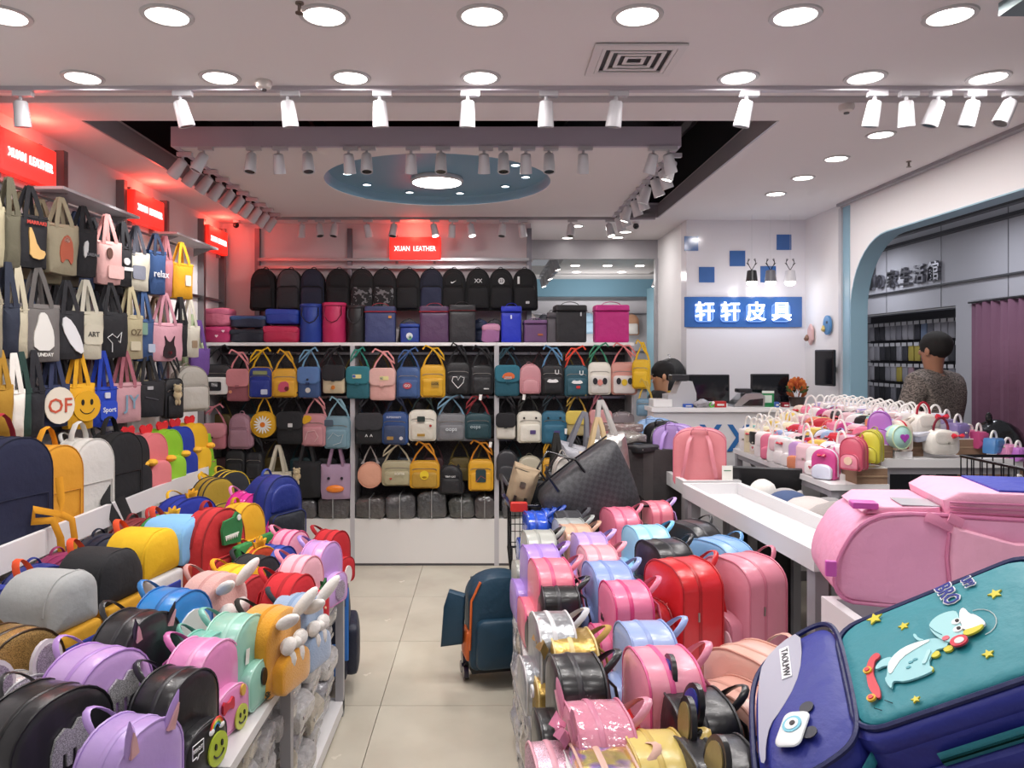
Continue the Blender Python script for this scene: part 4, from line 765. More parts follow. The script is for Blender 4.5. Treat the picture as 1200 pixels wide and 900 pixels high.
B = [('flap', 234, 266, 496, 526, ('bf7480', 'd58c96', '3a2a30', 'c77c88'), 'wide pink satchel with dark button', (('disc', 0, .2, .012, 'a08a70', True),)),
 ('school', 269, 296, 485, 525, ('a47a88',), 'mauve little backpack', ()),
 ('round', 295, 325, 482, 512, ('d9a524',), 'round yellow bag with a white daisy', (('daisy',),)),
 ('flap', 326, 356, 483, 520, ('1e1e21', '26262a', '1e1e21', K), 'black flap satchel with small white badge', (('patch', .05, .6, (.035, .03), 'dcdcdc'),)),
 ('cross', 355, 383, 485, 522, ('c38a90', 'c38a90', 'c38a90', 'd08c90'), 'pink bag with yellow corner and line drawing', (('poly', -.25, .8, [(-.04, -.04), (.04, 0), (.03, .04), (-.03, .04)], 'e0ac2a'), ('line', [(-.3, .2), (-.2, .45), (.1, .5), (.25, .3), (.1, .15)], .002, 'e4c8c8', True))),
 ('cross', 381, 411, 488, 525, ('7798a6', '7798a6', '7798a6', '86aebd'), 'powder blue bag with line drawing', (('line', [(-.3, .3), (-.1, .5), (.1, .4), (.3, .45), (.2, .2), (-.1, .12)], .002, 'd4e0e4', True), ('patch', -.3, .8, (.07, .05), '4e5c6c'))),
 ('flap', 417, 448, 484, 520, ('202023', '37373b', '202023', K), 'black satchel with cat eyes', (('text', '^ ^', 0, .25, .05, 'e2e2e2', True),)),
 ('cross', 449, 479, 483, 520, ('35538b', '3d4c6c', '35538b', '222c44'), 'blue bag with letter patches', (('text', 'SUPERIORITY', 0, .85, .02, 'c8ccd8', True), ('patch', -.15, .2, (.05, .025), 'b08a4a', True), ('disc', .28, .2, .014, 'dcdcdc', True))),
 ('cross', 480, 511, 480, 516, ('e2ddd0', 'd8d2c4', 'e2ddd0', '2b3c3c'), 'ivory bag with black and gold patches', (('patch', -.05, .72, (.06, .04), '2f3c38', True), ('patch', -.05, .2, (.06, .02), 'b08a3c', True), ('disc', .3, .5, .01, 'b03a30', True))),
 ('cross', 512, 546, 484, 516, ('77787c', '77787c', '77787c', '7aa0b8'), 'grey bag with cat ears', (('catears', '6a6b70', .022), ('text', 'oops', 0, .45, .045, 'd4dade', True))),
 ('cross', 545, 575, 484, 514, ('22424a', '22424a', '22424a', '8c2f35'), 'dark teal bag with cat ears and paper tag', (('catears', '1f3a42', .022), ('text', 'oops', -.1, .5, .04, 'a8b6ba', True), ('tag', .5, -.1))),
 ('flap', 582, 604, 484, 514, ('d8d4ca', '26262a', '26262a', K), 'black and white satchel with rabbit ears', (('pointears', 'e4e2de', 'cfc8c4', .018),)),
 ('cross', 606, 634, 482, 518, ('e0dbcd', 'e6e1d4', 'e0dbcd', '30302e'), 'cream bag with two button eyes', (('disc', -.25, .8, .008, '222222'), ('disc', .25, .8, .008, '222222'), ('patch', .1, .35, (.045, .03), '5c4c80', True))),
 ('cross', 635, 663, 482, 519, ('2d6680', '2d6680', '2d6680', '26323a'), 'petrol blue bag with two button eyes', (('disc', -.25, .8, .008, '161616'), ('disc', .25, .8, .008, '161616'), ('patch', .1, .35, (.045, .03), '544c80', True))),
 ('flap', 663, 689, 481, 510, ('b9a878', 'd9bf5c', 'd9bf5c', 'a8883a'), 'pale yellow satchel', (('tag', -.5, .3),)),
 ('flap', 690, 716, 480, 512, ('b4797c', 'cf9496', 'b4797c', '9c5c68'), 'old rose satchel', ()),
 ('mini', 717, 742, 483, 510, ('8f8488', 'b4b0b0'), 'grey bag with rabbit ears', (('pointears', 'cfcaca', 'b9a4a8', .02),))]
for s, x1, x2, y1, y2, cl, lb, ex in B: shelfbag(s, x1, x2, y1, y2, cl, lb, ex, TL, group='bags in the second hanging row')
TL = ', lowest hanging row of the shelving'
B = [('cross', 266, 289, 528, 562, ('1c1c1f',), 'slim black sling nearest the tote wall', ()), ('cross', 290, 309, 530, 560, ('222226',), 'black sling beside the cream handbag', ()),
 ('tote', 309, 343, 552, 585, ('cfc8b4',), 'cream slouchy handbag', ()), ('tote', 344, 377, 540, 582, ('1f1f22',), 'black bag with a teddy charm', (('bear', -.3, .75),)),
 ('tote', 377, 411, 543, 584, ('a78ca4', 'a78ca4', 'a78ca4', '8e7088'), 'mauve tote with orange beak', (('beak',),)),
 ('round', 420, 448, 541, 571, ('d99f86', 'd99f86', 'c98f78', '8c8480'), 'round peach bag with grey ears', (('catears', '9a9694', .018),)),
 ('cross', 448, 483, 540, 568, ('a89f80', 'a89f80', 'a89f80', 'b9ae94'), 'wide beige camera bag', (('text', 'SOFTIE', .1, .5, .025, 'e2dcc8', True), ('heart', -.2, .3, .01, 'b03030', True))),
 ('cross', 481, 515, 539, 571, ('cf9a26', 'b08a34', 'cf9a26', 'd98e2a'), 'mustard bag with cheerful yellow round patch', (('disc', 0, .5, .035, 'e8c934', True), ('oval', 0, .42, (.018, .01), 'c8762a', True))),
 ('school', 514, 543, 545, 578, ('202024', '202024', K, '8a7034'), 'black mini pack with cat ears', (('catears', '202024', .018), ('text', 'TINY CAT', 0, .62, .018, 'dcdcdc'))),
 ('cross', 549, 578, 538, 574, ('d9a226', 'd9a226', 'd9a226', 'd08624'), 'mustard bag with dark photo patch', (('patch', 0, .5, (.08, .1), '2c4044', True), ('line', [(-.2, .3), (0, .5), (.2, .4)], .004, 'b04a3a', True))),
 ('mini', 582, 606, 527, 562, ('3c3c40',), 'charcoal rounded bag', ()), ('mini', 608, 634, 535, 560, ('bfb8a4',), 'beige rounded bag', ()), ('cross', 636, 652, 537, 562, ('cf9a2c',), 'mustard bag half hidden by the cart', ()), ('cross', 660, 684, 530, 560, ('2a2a2e',), 'black bag behind the cart', ())]
for s, x1, x2, y1, y2, cl, lb, ex in B: shelfbag(s, x1, x2, y1, y2, cl, lb, ex, TL, group='bags in the lowest hanging row')
# second layer of dark bags behind
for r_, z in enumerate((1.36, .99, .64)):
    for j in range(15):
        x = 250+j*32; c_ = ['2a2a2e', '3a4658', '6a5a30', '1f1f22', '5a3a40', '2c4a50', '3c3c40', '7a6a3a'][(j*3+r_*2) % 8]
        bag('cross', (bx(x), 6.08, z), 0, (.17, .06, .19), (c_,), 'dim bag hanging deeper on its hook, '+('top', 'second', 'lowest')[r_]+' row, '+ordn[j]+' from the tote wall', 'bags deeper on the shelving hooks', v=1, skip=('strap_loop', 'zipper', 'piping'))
bag('tote', P(121*0+124+120, 560, 5.8), 0, (.12, .03, .14), ('9ccf3a', '9ccf3a', 'b8446a', 'a8e03a'), 'neon green bag with pink edge hanging low beside the white ledge', None, ())
bag('cross', P(752, 455, 5.8), -.5, (.13, .06, .22), ('e0b41c',), 'bright yellow sling hanging off the counter end of the shelving', None, ())
bag('cross', P(756, 487, 5.75), -.4, (.12, .06, .13), ('6f8fa6', '6f8fa6', '6f8fa6', 'c7a84a'), 'grey blue pouch hanging under the yellow sling', None, ())
# wrapped packs on the base boxes
for i, (x1, x2, h, c_) in enumerate(((336, 372, 22, '353337'), (374, 410, 25, '3a3230'), (417, 452, 24, '3c342e'), (452, 487, 28, '3c3e42'), (489, 524, 32, '34383a'), (526, 556, 25, '383e36'), (556, 580, 26, '3e3636'), (588, 610, 26, '55565a'))):
    p = P((x1+x2)/2, 607, 5.93); h_ = h*5.93/F; w_ = (x2-x1)*5.93/F
    o = T('wrapped_pack', 'film-wrapped pack of folded bags on the base board, '+ordn[i]+' from the tote wall', 'package', (p.x, 5.98, .37), 0, 'wrapped packs under the hanging bags')
    O('film', MB().pillow(arch(w_, h_, h_*.3, h_*.2, 4), -.09, .13, .01, .02).jit(.014, 13, i), M(c_, 'bagfilm', '5c5a5c'), o); O('tie', MB().box((0, -.0, h_*.52), (.004, .25, h_*1.04)), M('a8a8a8', 'plastic'), o)
# wall rails above
t = T('back_wall_rails', 'grey horizontal hanging rails on the back wall above the shelving', 'rack', (0, 6.4, 0))
for x in (302, 410, 620): O('upright', MB().b2(((x-CX)*6.38/F-.02, -.04, 1.7), ((x-CX)*6.38/F+.02, 0, 2.73)), M('85828a', 'metal'), t)
for (x0, x1) in ((302, 410), (410, 620)):
    for y in (304, 313): z = EYE+(CY-y)*6.33/F; O('cross_bar', MB().b2(((x0-CX)*6.33/F, -.07, z-.012), ((x1-CX)*6.33/F, -.05, z+.012)), M('aaa6aa', 'metal'), t)
# hanging backpacks
bp = [(310, '1d1d20', '1d1d20', 'black backpack with deep side pockets nearest the tote wall', ()), (340, '4a494d', '333236', 'charcoal grey backpack with buckles', ()), (367, '262a3c', '262a3c', 'dark navy backpack', ()), (397, '1c1c1f', '1c1c1f', 'plain black backpack', ()), (425, '232325', 'CAMO', 'black backpack with camouflage lower half', ()), (451, '202023', 'CAMO', 'black backpack with speckled camouflage pocket', ()), (479, '202022', '202022', 'black backpack with silver zip line', ()), (506, '232636', '2b3048', 'navy black two-tone backpack', ()), (532, '1a1a1c', '1a1a1c', 'black backpack with white tick logo', (('swoosh',),)), (560, '1a1a1c', '1a1a1c', 'black backpack with white crossed motif', (('text', 'XX', 0, .7, .045, 'e0e0e0'),)), (587, '1a1a1c', '1a1a1c', 'black backpack with 23 in a circle', (('disc', 0, .7, .026, 'd8d8d8'), ('text', '23', 0, .7, .034, '1a1a1c'))), (615, '1a1a1c', '1a1a1c', 'black backpack with vertical white strip', (('patch', -.25, .72, (.018, .06), 'dedede'), ('patch', .1, .18, (.03, .02), 'c8c8c8', True)))]
for i, (x, c1, c2, lb, ex) in enumerate(bp):
    p = P(x, 364, 6.22)
    camo_ = c2 == 'CAMO'
    o = bag('school', (p.x, 6.22, p.z), random.uniform(-.1, .1), (.215, .11, .34), (c1, '222222' if camo_ else c2, '131315'), lb+' hanging on the back wall', 'backpacks hanging on the back wall', ex, 'canvas', v=i % 3, skip=('side_pocket',))
    if camo_:
        for ch in o.children:
            if ch.name.startswith('front_pocket'): ch.material_slots[0].material = M('1f1f21', 'camo')
# coolers on the top board
TT = ' on top of the shelving'
ZS = 6.0
B = [('stack', 233, 271, 383, 401, ('a8285c', 'b52f66'), 'folded magenta bag with white hearts under another', (('heart', -.3, .6, .012, 'f0d8e0'), ('heart', .1, .4, .012, 'f0d8e0'), ('heart', .3, .7, .012, 'f0d8e0'))),
 ('stack', 227, 272, 362, 384, ('c46880', 'b85c78'), 'crumpled rose bag topping the magenta one', ()), ('stack', 272, 311, 385, 401, ('1e2230',), 'black folded bag, lower of two', ()), ('stack', 272, 313, 369, 386, ('232840', '2c4a78'), 'black folded bag with blue trim, upper of two', ()),
 ('stack', 310, 351, 382, 401, ('b5244c', 'c02c55'), 'crimson folded bag under the blue one', ()), ('stack', 313, 351, 362, 382, ('1c3898', '2444a8'), 'royal blue folded bag above the crimson one', ()),
 ('drum', 351, 377, 356, 400, ('1f3f98', '1f3f98', '16307c', '2a2a30'), 'tall royal blue drum cooler', ()), ('drum', 377, 405, 355, 400, ('c0285c', 'c83066', '8c1c40', '6a1c34'), 'tall crimson drum cooler', ()), ('drum', 406, 429, 358, 400, ('232326', '232326', '151518', '3a3a3e'), 'tall black drum cooler', ()),
 ('box', 428, 463, 359, 400, ('38416e', '333a60', 'b03038', 'c04048'), 'slate blue cooler with red zip', (('patch', .33, .7, (.025, .02), 'd08a3a'),)),
 ('box', 470, 492, 380, 400, ('243c8c', '2c4898'), 'small blue lunch box with white bunny badge', (('disc', 0, .35, .026, 'e4e8ea'), ('disc', 0, .25, .018, '58b08a'))),
 ('box', 492, 526, 359, 400, ('523456', '4a3050', 'b03038', 'c05060'), 'plum cooler with red zip', ()), ('box', 526, 557, 358, 400, ('28262a', '28262a', '6a2a2e', '3a383c'), 'black cooler with dark red zip', ()),
 ('box', 588, 611, 359, 400, ('1c30b8', '1c30b8', '16268c', '2a3ccc'), 'vivid blue cooler turned at an angle', (('patch', 0, .7, (.012, .03), 'd8dcf0'),)), ('stack', 565, 586, 380, 399, ('a06a98', 'c088a4'), 'small mauve lunch bag behind the vivid blue cooler', ()),
 ('box', 614, 640, 375, 400, ('6c4a74', '7c5884', '54385c', '8c6894'), 'low mauve lunch bag with orange label', (('patch', .2, .35, (.04, .015), 'b0643c'),)), ('box', 641, 652, 367, 400, ('59565c',), 'narrow grey cooler beside the big black one', ()),
 ('box', 650, 686, 357, 400, ('232226', '1f1e22', '141416', '2c2c30'), 'large black cooler with silver zip pull', (('patch', .3, .75, (.01, .03), 'cfcfd2'),)), ('box', 697, 736, 357, 400, ('c0247c', 'cc2c88', '981c60', 'c0247c'), 'glossy magenta cooler at the counter end', ())]
for s, x1, x2, y1, y2, cl, lb, ex in B:
    base = 1.755 if y2 > 390 else EYE-(y2-CY)*ZS/F+.012
    p = P((x1+x2)/2, y2, ZS); w_ = (x2-x1)*ZS/F; top = EYE-(y1-CY)*ZS/F
    bag(s, (p.x, ZS+.03, base), random.uniform(-.08, .08), (w_, w_ if s == 'drum' else .16, top-base), cl, lb+TT, 'bags standing on top of the shelving', ex, v=len(lb) % 3)
for x, c_, lb in ((479, '4c4a50', 'charcoal'), (562, '2b3a5e', 'navy'), (580, '38353c', 'dark grey'), (627, '35404e', 'slate')):
    p = P(x, 380, 6.2); bag('school', (p.x, 6.22, 1.757), 0, (.16, .1, .19), (c_,), lb+' small backpack standing behind the coolers on the top board', 'small backpacks behind the coolers', skip=('side_pocket',))
# ------------------------------------------------------------------ display racks
def pack(name, label, loc, size, col, group, v=0, rz=0):
    o = T(name, label, 'package', loc, rz, group)
    me = cached(('pk', size, v), lambda: MB().pillow(arch(size[0], size[2], size[2]*.35, size[2]*.25, 3), -size[1]/2, size[1]/2, .012, .02).jit(.02, 12, v).mesh('film'))
    O('film', me, M(col, 'bagfilm', {'8f8d8f': 'd2d0d0', '807a70': 'cfc6b4', 'a3a1a2': 'e0dedd', '6c6c72': 'b6b6bc'}.get(col, 'cccccc')), o)
    O('bag_seam', cached(('ps', size), lambda: MB().box((0, -size[1]*.52, size[2]*.55), (size[0]*.8, .004, .012)).mesh('bag_seam')), M('c9c7c7', 'bagfilm'), o)
    return o
def rack(name, label, x0, x1, y0, y1, H, posts, edge='x1'):
    t = T(name, label, 'display rack', (x0, y0, 0)); X, Y = x1-x0, y1-y0
    O('deck', MB().b2((0, 0, H-.03), (X, Y, H)), M('d8d6d6', 'paint'), t)
    O('base_board', MB().b2((0, 0, .02), (X, Y, .07)), M('d8d6d6', 'paint'), t)
    e = X if edge == 'x1' else 0; s = -1 if edge == 'x1' else 1
    for y in posts:
        O('post', MB().b2((e, y-y0-.018, 0), (e+s*.035, y-y0+.018, H)), M('a09ea2', 'paint'), t)
        O('post', MB().b2((X-e, y-y0-.018, 0), (X-e-s*.035, y-y0+.018, H)), M('a09ea2', 'paint'), t)
    O('middle_panel', MB().b2((X*.5-.01, .05, .07), (X*.5+.01, Y-.05, H-.03)), M('7c7a7c', 'paint'), t)
    return t
LR = rack('display_rack', 'low grey and white display rack on the tote side of the aisle', -1.72, -.655, 1.2, 3.47, .60, (1.25, 1.9, 2.53, 3.45))
LR2 = rack('display_rack', 'short white display rack behind the aisle rack near the shelving', -1.72, -.98, 3.49, 4.25, .60, (3.52, 4.2))
RR = rack('display_rack', 'low display rack on the trolley side of the aisle under pastel backpacks', .13, 1.12, 1.0, 3.72, .60, (1.05, 1.95, 2.85, 3.68), 'x0')
pc = ['8f8d8f', 'a3a1a2', '807a70', '8f8d8f', 'a3a1a2', '6c6c72']
k = 0
for j in range(8):
    for l in range(5):
        y = 1.72+j*.218+(.0 if l % 2 else .03)
        pack('wrapped_bag', 'film-wrapped stock bag under the tote side rack, '+ordn[j]+' stack from the near end, '+('bottom', 'second', 'third', 'fourth', 'top')[l]+' layer', (-.80+random.uniform(-.02, .02), y, .07+l*.098), (.21, .22, .098), pc[(j*3+l*2) % 6], 'wrapped stock under the tote side rack', (j+l) % 4, pi/2)
for j in range(7):
    for l in range(5):
        y = 1.85+j*.27
        pack('wrapped_bag', 'film-wrapped stock bag under the pastel rack, '+ordn[j]+' stack from the near end, '+('bottom', 'second', 'third', 'fourth', 'top')[l]+' layer', (.25+random.uniform(-.02, .02), y, .07+l*.098), (.24, .22, .098), pc[(j*2+l*3+1) % 6], 'wrapped stock under the pastel rack', (j+l) % 4, -pi/2)
def rb(style, px, ptop, size, rz, cols, label, ex=(), base=.60, kind=None, v=0, grp=None, tilt=0, skip=(), kinds=None, roll=0):
    w_, t_, h = size; d = (EYE-(base+h))*F/(ptop-CY); x = (px-CX)*d/F
    return bag(style, (x, d, base), 0, size, cols, label, grp, ex, kind, v=v, rot=(R(tilt), R(roll), R(rz)), skip=skip, kinds=kinds)
GL = 'backpacks on the tote side rack'
MI = (.24, .13, .25)
rb('mini', 152, 846, (0.22, 0.11, 0.25), 75, ('b79ad6', 'a988cc', 'b79ad6', 'b795d8'), 'violet mini backpack with a pink pointed ear, nearest the aisle corner', (('pointears', 'b795d8', 'd9a4a8', .05),), grp=GL)
rb('mini', 205, 787, (0.22, 0.11, 0.25), 77, ('1e1e21', '1e1e21', '2c2c30', K), 'black mini backpack with rainbow, speech bubble and green smiling face', (('smile', .15, .2, .042, 'b9cc3c', True), ('rainbow', .12, .42), ('bubble', -.24, .36)), grp=GL)
rb('mini', 237, 752, (0.22, 0.11, 0.25), 79, ('e08cc0', 'e08cc0', 'e9a0cc', 'd978b4'), 'pink mini backpack with red bow print and green smiling face', (('smile', .15, .14, .034, 'c3cc50', True), ('poly', -.16, .38, [(-.03, -.02), (0, -.005), (.03, -.022), (.028, .022), (0, .006), (-.028, .024)], 'c8283c', True), ('oval', .2, .42, (.012, .016), 'd8b04a', True)), grp=GL)
rb('mini', 275, 722, (0.22, 0.11, 0.26), 81, ('93c9b6', '93c9b6', 'a3d4c2', '7cbfae'), 'mint green mini backpack with black oval eyes', (('oval', -.05, .34, (.018, .026), '1a1a1c', True), ('oval', .16, .36, (.018, .026), '1a1a1c', True), ('text', 'Sister', .1, .1, .03, '203028', True), ('tag', -.2, .7)), grp=GL)
rb('mini', 315, 712, (0.22, 0.12, 0.25), 75, ('dd9a1e', 'dd9a1e', 'c98818', '2a2622'), 'mustard plush backpack with white bunny ears', (('bunny', 'e8e4de'),), kind='fluffy', grp=GL, skip=('piping', 'pocket_piping'))
rb('mini', 347, 697, (0.2, 0.11, 0.24), 75, ('93aac8', '93aac8', '8199ba', '30343c'), 'light blue plush backpack with white bunny ears', (('bunny', 'e8e4de'),), kind='fluffy', grp=GL, skip=('piping', 'pocket_piping'))
rb('mini', 250, 672, (0.23, 0.12, 0.29), 71, ('d9a7a0', 'd9a7a0', 'c8948e', 'c8948e'), 'pale pink plush backpack with white bunny bow', (('bunny', 'efe9e4'),), kind='fluffy', grp=GL, skip=('piping', 'pocket_piping'))
rb('mini', 338, 674, (0.22, 0.11, 0.28), 77, ('c8222c', 'c8222c', 'a81820', 'c8222c'), 'red strawberry backpack with green leaf and pale seeds', (('leaf',), ('disc', -.2, .2, .005, 'f0d8b0', True), ('disc', .1, .15, .005, 'f0d8b0', True), ('disc', .2, .3, .005, 'f0d8b0', True)), kind='canvas', grp=GL)
rb('mini', 352, 652, (0.2, 0.1, 0.27), 75, ('eab0bc', 'c8222c', 'd98a9a', 'e48ca4'), 'baby pink backpack with a red strawberry pocket', (('leaf',), ('disc', -.1, .2, .005, 'f0d8b0', True), ('disc', .16, .25, .005, 'f0d8b0', True)), kind='canvas', grp=GL)
rb('mini', 376, 635, (0.2, 0.1, 0.26), 73, ('c39ad6', 'c8a4da', 'd08cc0', 'a58ad8'), 'lilac backpack with a glittering round pocket', (('disc', 0, .25, .04, 'd4b8e2', True, 'glitter'),), grp=GL)
rb('mini', 388, 622, (0.18, 0.1, 0.24), 69, ('bc2028', 'bc2028', '96141c'), 'red canvas backpack at the far end beside the lilac one', (('oval', 0, .2, (.03, .04), 'e4dcd8', True),), kind='canvas', grp=GL)
rb('mini', 340, 622, (0.18, 0.1, 0.25), 69, ('e39ab4', 'd97c9c', 'c8507c', 'e88cac'), 'candy pink backpack with magenta zip behind the lilac one', (), kind='canvas', grp=GL)
rb('mini', 323, 640, (0.18, 0.1, 0.24), 69, ('2c48a4', '2c48a4', '1e3684'), 'royal blue little backpack in the middle of the pile', (), kind='nylon', grp=GL)
rb('mini', 298, 652, (0.2, 0.11, 0.25), 69, ('25262a',), 'charcoal domed backpack in the middle of the pile', (), kind='canvas', grp=GL)
rb('mini', 277, 664, (0.23, 0.11, 0.25), 69, ('e8bf24', 'e8bf24', 'c9a018', 'e8a41c'), 'lemon yellow backpack behind the pale pink plush one', (), kind='canvas', grp=GL)
rb('mini', 288, 675, (0.2, 0.1, 0.22), 69, ('b02a30', 'b02a30', '8c1c24'), 'dark red backpack with green leaf behind the plush ones', (('leaf',),), kind='canvas', grp=GL)
# second row
rb('mini', 52, 808, (0.27, 0.13, 0.29), 71, ('232326', '29292c', '18181a', '232326'), 'black backpack with a silver glitter print, nearest on the tote side', (('cup', .02, .6),), grp=GL, skip=('front_pocket', 'pocket_piping'))
rb('mini', 112, 762, (0.25, 0.13, 0.31), 71, ('c7a2dc', 'bd94d6', 'b389d0', 'b98fd6'), 'lavender backpack with a silver glitter print', (('cup', .05, .66),), grp=GL, skip=('front_pocket', 'pocket_piping'))
rb('mini', 160, 718, (0.24, 0.12, 0.32), 73, ('1f1f23', '1f1f23', '303034', K), 'glossy black backpack with small pink pointed ears', (('pointears', '26262a', 'd9a4a8', .04),), kind='leather', grp=GL)
rb('mini', 202, 692, (0.23, 0.13, 0.31), 73, ('2f86d0', '2f86d0', '2468ac', '2f7cc0'), 'bright blue backpack with a plain white front disc', (('oval', .04, .5, (.085, .1), 'ecebe8'), ('line', [(-.2, .42), (-.02, .47)], .003, '26262a'), ('line', [(-.2, .34), (-.02, .4)], .003, '26262a')), grp=GL, skip=('front_pocket', 'pocket_piping'))
rb('mini', 18, 842, (0.18, 0.1, 0.2), 64, ('1b1b1e',), 'small black bag wedged beside the nearest glitter print backpack', (), grp=GL)
rb('mini', -6, 865, (0.16, 0.08, 0.18), 64, ('d98ca4',), 'pink bag corner at the very edge of the tote side rack', (), grp=GL)
rb('mini', 12, 737, (0.24, 0.12, 0.32), 69, ('a5834e', 'a5834e', '3a2c1c', '8a6a3c'), 'gold glitter backpack with dark piping at the tote side edge', (), kind='glitter', grp=GL)
rb('mini', 20, 792, (0.18, 0.08, 0.24), 69, ('c7c6c8', 'c7c6c8', 'b0afb2'), 'silver glitter backpack with round sparkling ears', (('ears', 'd8cfd4', 'a9a0aa', .045, 'glitter'),), kind='glitter', grp=GL)
rb('mini', 240, 742, (0.16, 0.08, 0.24), 73, ('7cc0ae',), 'turquoise small backpack wedged behind the mint one', (), grp=GL)
# hooded row
HS = (.22, .15, .38)
rb('hood', 52, 672, HS, 79, ('a7a9a8', 'c8921e', '27348c', 'e8542a'), 'light grey hooded flap backpack with yellow and blue pocket', (), grp=GL, v=1)
rb('hood', 112, 646, HS, 79, ('212124', 'c8921e', '27348c', 'e8542a'), 'black hooded flap backpack with yellow and blue pocket', (), grp=GL, v=2)
rb('hood', 163, 622, HS, 79, ('e3b51c', 'd2d2d4', '2c3c98', 'e8542a'), 'yellow hooded flap backpack with white and blue pocket', (), grp=GL, v=3)
rb('hood', 205, 606, (0.24, 0.16, 0.39), 79, ('7db2e0', 'b84a38', '2c3c98', 'c8442a'), 'sky blue hooded flap backpack with brick red pocket', (), grp=GL, v=4)
rb('school', 250, 596, (.30, .12, .42), 73, ('b8282c', 'b8282c', '8c1c20', '8c1c20'), 'large red backpack with green dinosaur head and zoo pouch', (('dino', .0, .8), ('pouch', .1, .3)), kind='canvas', grp=GL, skip=('upper_pocket',))
rb('school', 283, 590, (0.23, 0.12, 0.36), 71, ('e0a820', 'e0a820', 'c08c18'), 'golden yellow backpack with zoo pouch behind the large red one', (('pouch', .18, .2),), kind='canvas', grp=GL, skip=('upper_pocket',))
rb('mini', 290, 577, (0.22, 0.12, 0.34), 64, ('d92c94', 'e03ca0', 'b82078', 'e88cc0'), 'magenta polka dot backpack', (('bow', .1, .9, .04, 'c02060'),), kind='dots', grp=GL)
rb('mini', 318, 600, (0.17, 0.08, 0.22), 69, ('e03ca0', 'e03ca0', 'b82078'), 'small magenta polka dot pouch bag beside the larger one', (), kind='dots', grp=GL, base=.62)
rb('school', 320, 557, (0.29, 0.16, 0.42), 61, ('1f2f7c', '23262e', '18245c', '2c4498'), 'big navy backpack with black pocket at the far end of the pile', (), grp=GL)
rb('mini', 195, 604, (0.23, 0.12, 0.3), 59, ('3c8c4c', '3c8c4c', '8c2424', 'b02c2c'), 'green backpack lying behind the sky blue hooded one', (('spikes', 'e8a824'),), kind='canvas', grp=GL, base=.68)
rb('mini', 218, 582, (0.28, 0.12, 0.28), 61, ('24349c', '24349c', '1b2778', 'e8b424'), 'cobalt blue backpack slumped below the white ledge', (('spikes', 'e8a824'),), kind='canvas', grp=GL, base=.68)
rb('mini', 250, 560, (0.23, 0.1, 0.28), 61, ('a88a2a', 'a88a2a', '2c2c30', 'e8b424'), 'ochre backpack beside the post of the white ledge', (), kind='canvas', grp=GL, base=.68)
rb('mini', 268, 552, (0.23, 0.1, 0.3), 57, ('23242a', '23242a', 'd0b030'), 'black backpack with yellow trim near the big navy one', (), kind='canvas', grp=GL, base=.68)
rb('mini', 300, 640, (0.18, 0.08, 0.26), 61, ('b8401c', 'b8401c', 'e0a024'), 'rust red backpack with orange spikes in the pile', (('spikes', 'e8a824'),), kind='canvas', grp=GL, base=.60)
for i, (x, y, c_, lb) in enumerate(((60, 600, '23307c', 'navy'), (95, 598, '8c2c58', 'wine'), (30, 640, '2c3a94', 'blue'), (140, 585, '1f2438', 'ink blue'), (0, 660, '20264c', 'dark navy'), (170, 560, '7c3034', 'brick'))):
    d = 2.3+i*.0+[.35, .5, .1, .8, 0, 1.1][i]; bag('school', ((x-CX)*d/F if i < 0 else -1.58, d, .60), R(60), (.24, .12, .31), (c_,), lb+' backpack in the shade under the white ledge', 'backpacks under the white ledge', v=i % 2)
# white ledge
for i, (y0, y1, x1, lb) in enumerate(((1.6, 3.62, -1.735, 'near'), (3.62, 4.72, -1.745, 'far'))):
    t = T('wall_ledge', 'white wall ledge with raised front, '+lb+' half, under the tote bags', 'ledge', (-2.2, y0, 0))
    O('board', MB().b2((0, 0, .90), (2.2+x1-.02, y1-y0, .925)), PAINT, t); O('front_fascia', MB().b2((2.2+x1-.02, 0, .865), (2.2+x1, y1-y0, .955 if i else .965)), M('ebe8ea', 'paint'), t)
    O('end_fascia', MB().b2((0, y1-y0-.02, .865), (2.2+x1, y1-y0, .955)), M('ebe8ea', 'paint'), t)
    for yy in (.1, y1-y0-.08): O('leg', MB().b2((2.2+x1-.09, yy-.02, 0), (2.2+x1-.04, yy+.02, .90)), M('8d8b8e', 'metal'), t); O('leg', MB().b2((.02, yy-.02, 0), (.06, yy+.02, .90)), M('8d8b8e', 'metal'), t)
GW = 'backpacks on the white ledge'
def lb_(style, px, ptop, size, rz, cols, label, ex=(), kind='canvas', v=0, skip=(), X=None, kinds=None):
    w_, t_, h = size; base = .927; X = (-1.90 if w_ > .28 else -1.86) if X is None else X
    d = X*F/(px-CX); return bag(style, (X, d, base), R(rz), size, cols, label, GW, ex, kind, v=v, skip=skip, kinds=kinds)
lb_('mini', 8, 488, (.30, .15, .40), 74, ('1a1f3c', '1a1f3c', '14182e', 'b02c38'), 'large dark navy backpack with red handle at the near end of the ledge', (('loop', 'b02c38'), ('line', [(-.38, .08), (-.38, .42), (.38, .42), (.38, .08)], .003, '141830'),), skip=('pocket_piping', 'front_pocket'))
lb_('mini', 60, 520, (.25, .11, .34), 78, ('d9982a', 'd9982a', 'c4841c', 'e09a22'), 'orange yellow backpack with looped webbing strap', (('loop', 'e09a22'), ('line', [(-.38, .08), (-.38, .42), (.38, .42), (.38, .08)], .003, 'b87c20'),), skip=('pocket_piping', 'front_pocket'))
lb_('mini', 98, 515, (.25, .13, .34), 78, ('d5d3ce', 'd9d7d2', 'c4c2bc', 'd9d7d2'), 'off-white backpack on the ledge', (('loop', 'd9d7d2'), ('line', [(-.38, .08), (-.38, .42), (.38, .42), (.38, .08)], .003, 'b4b2ac'),), skip=('pocket_piping', 'front_pocket'))
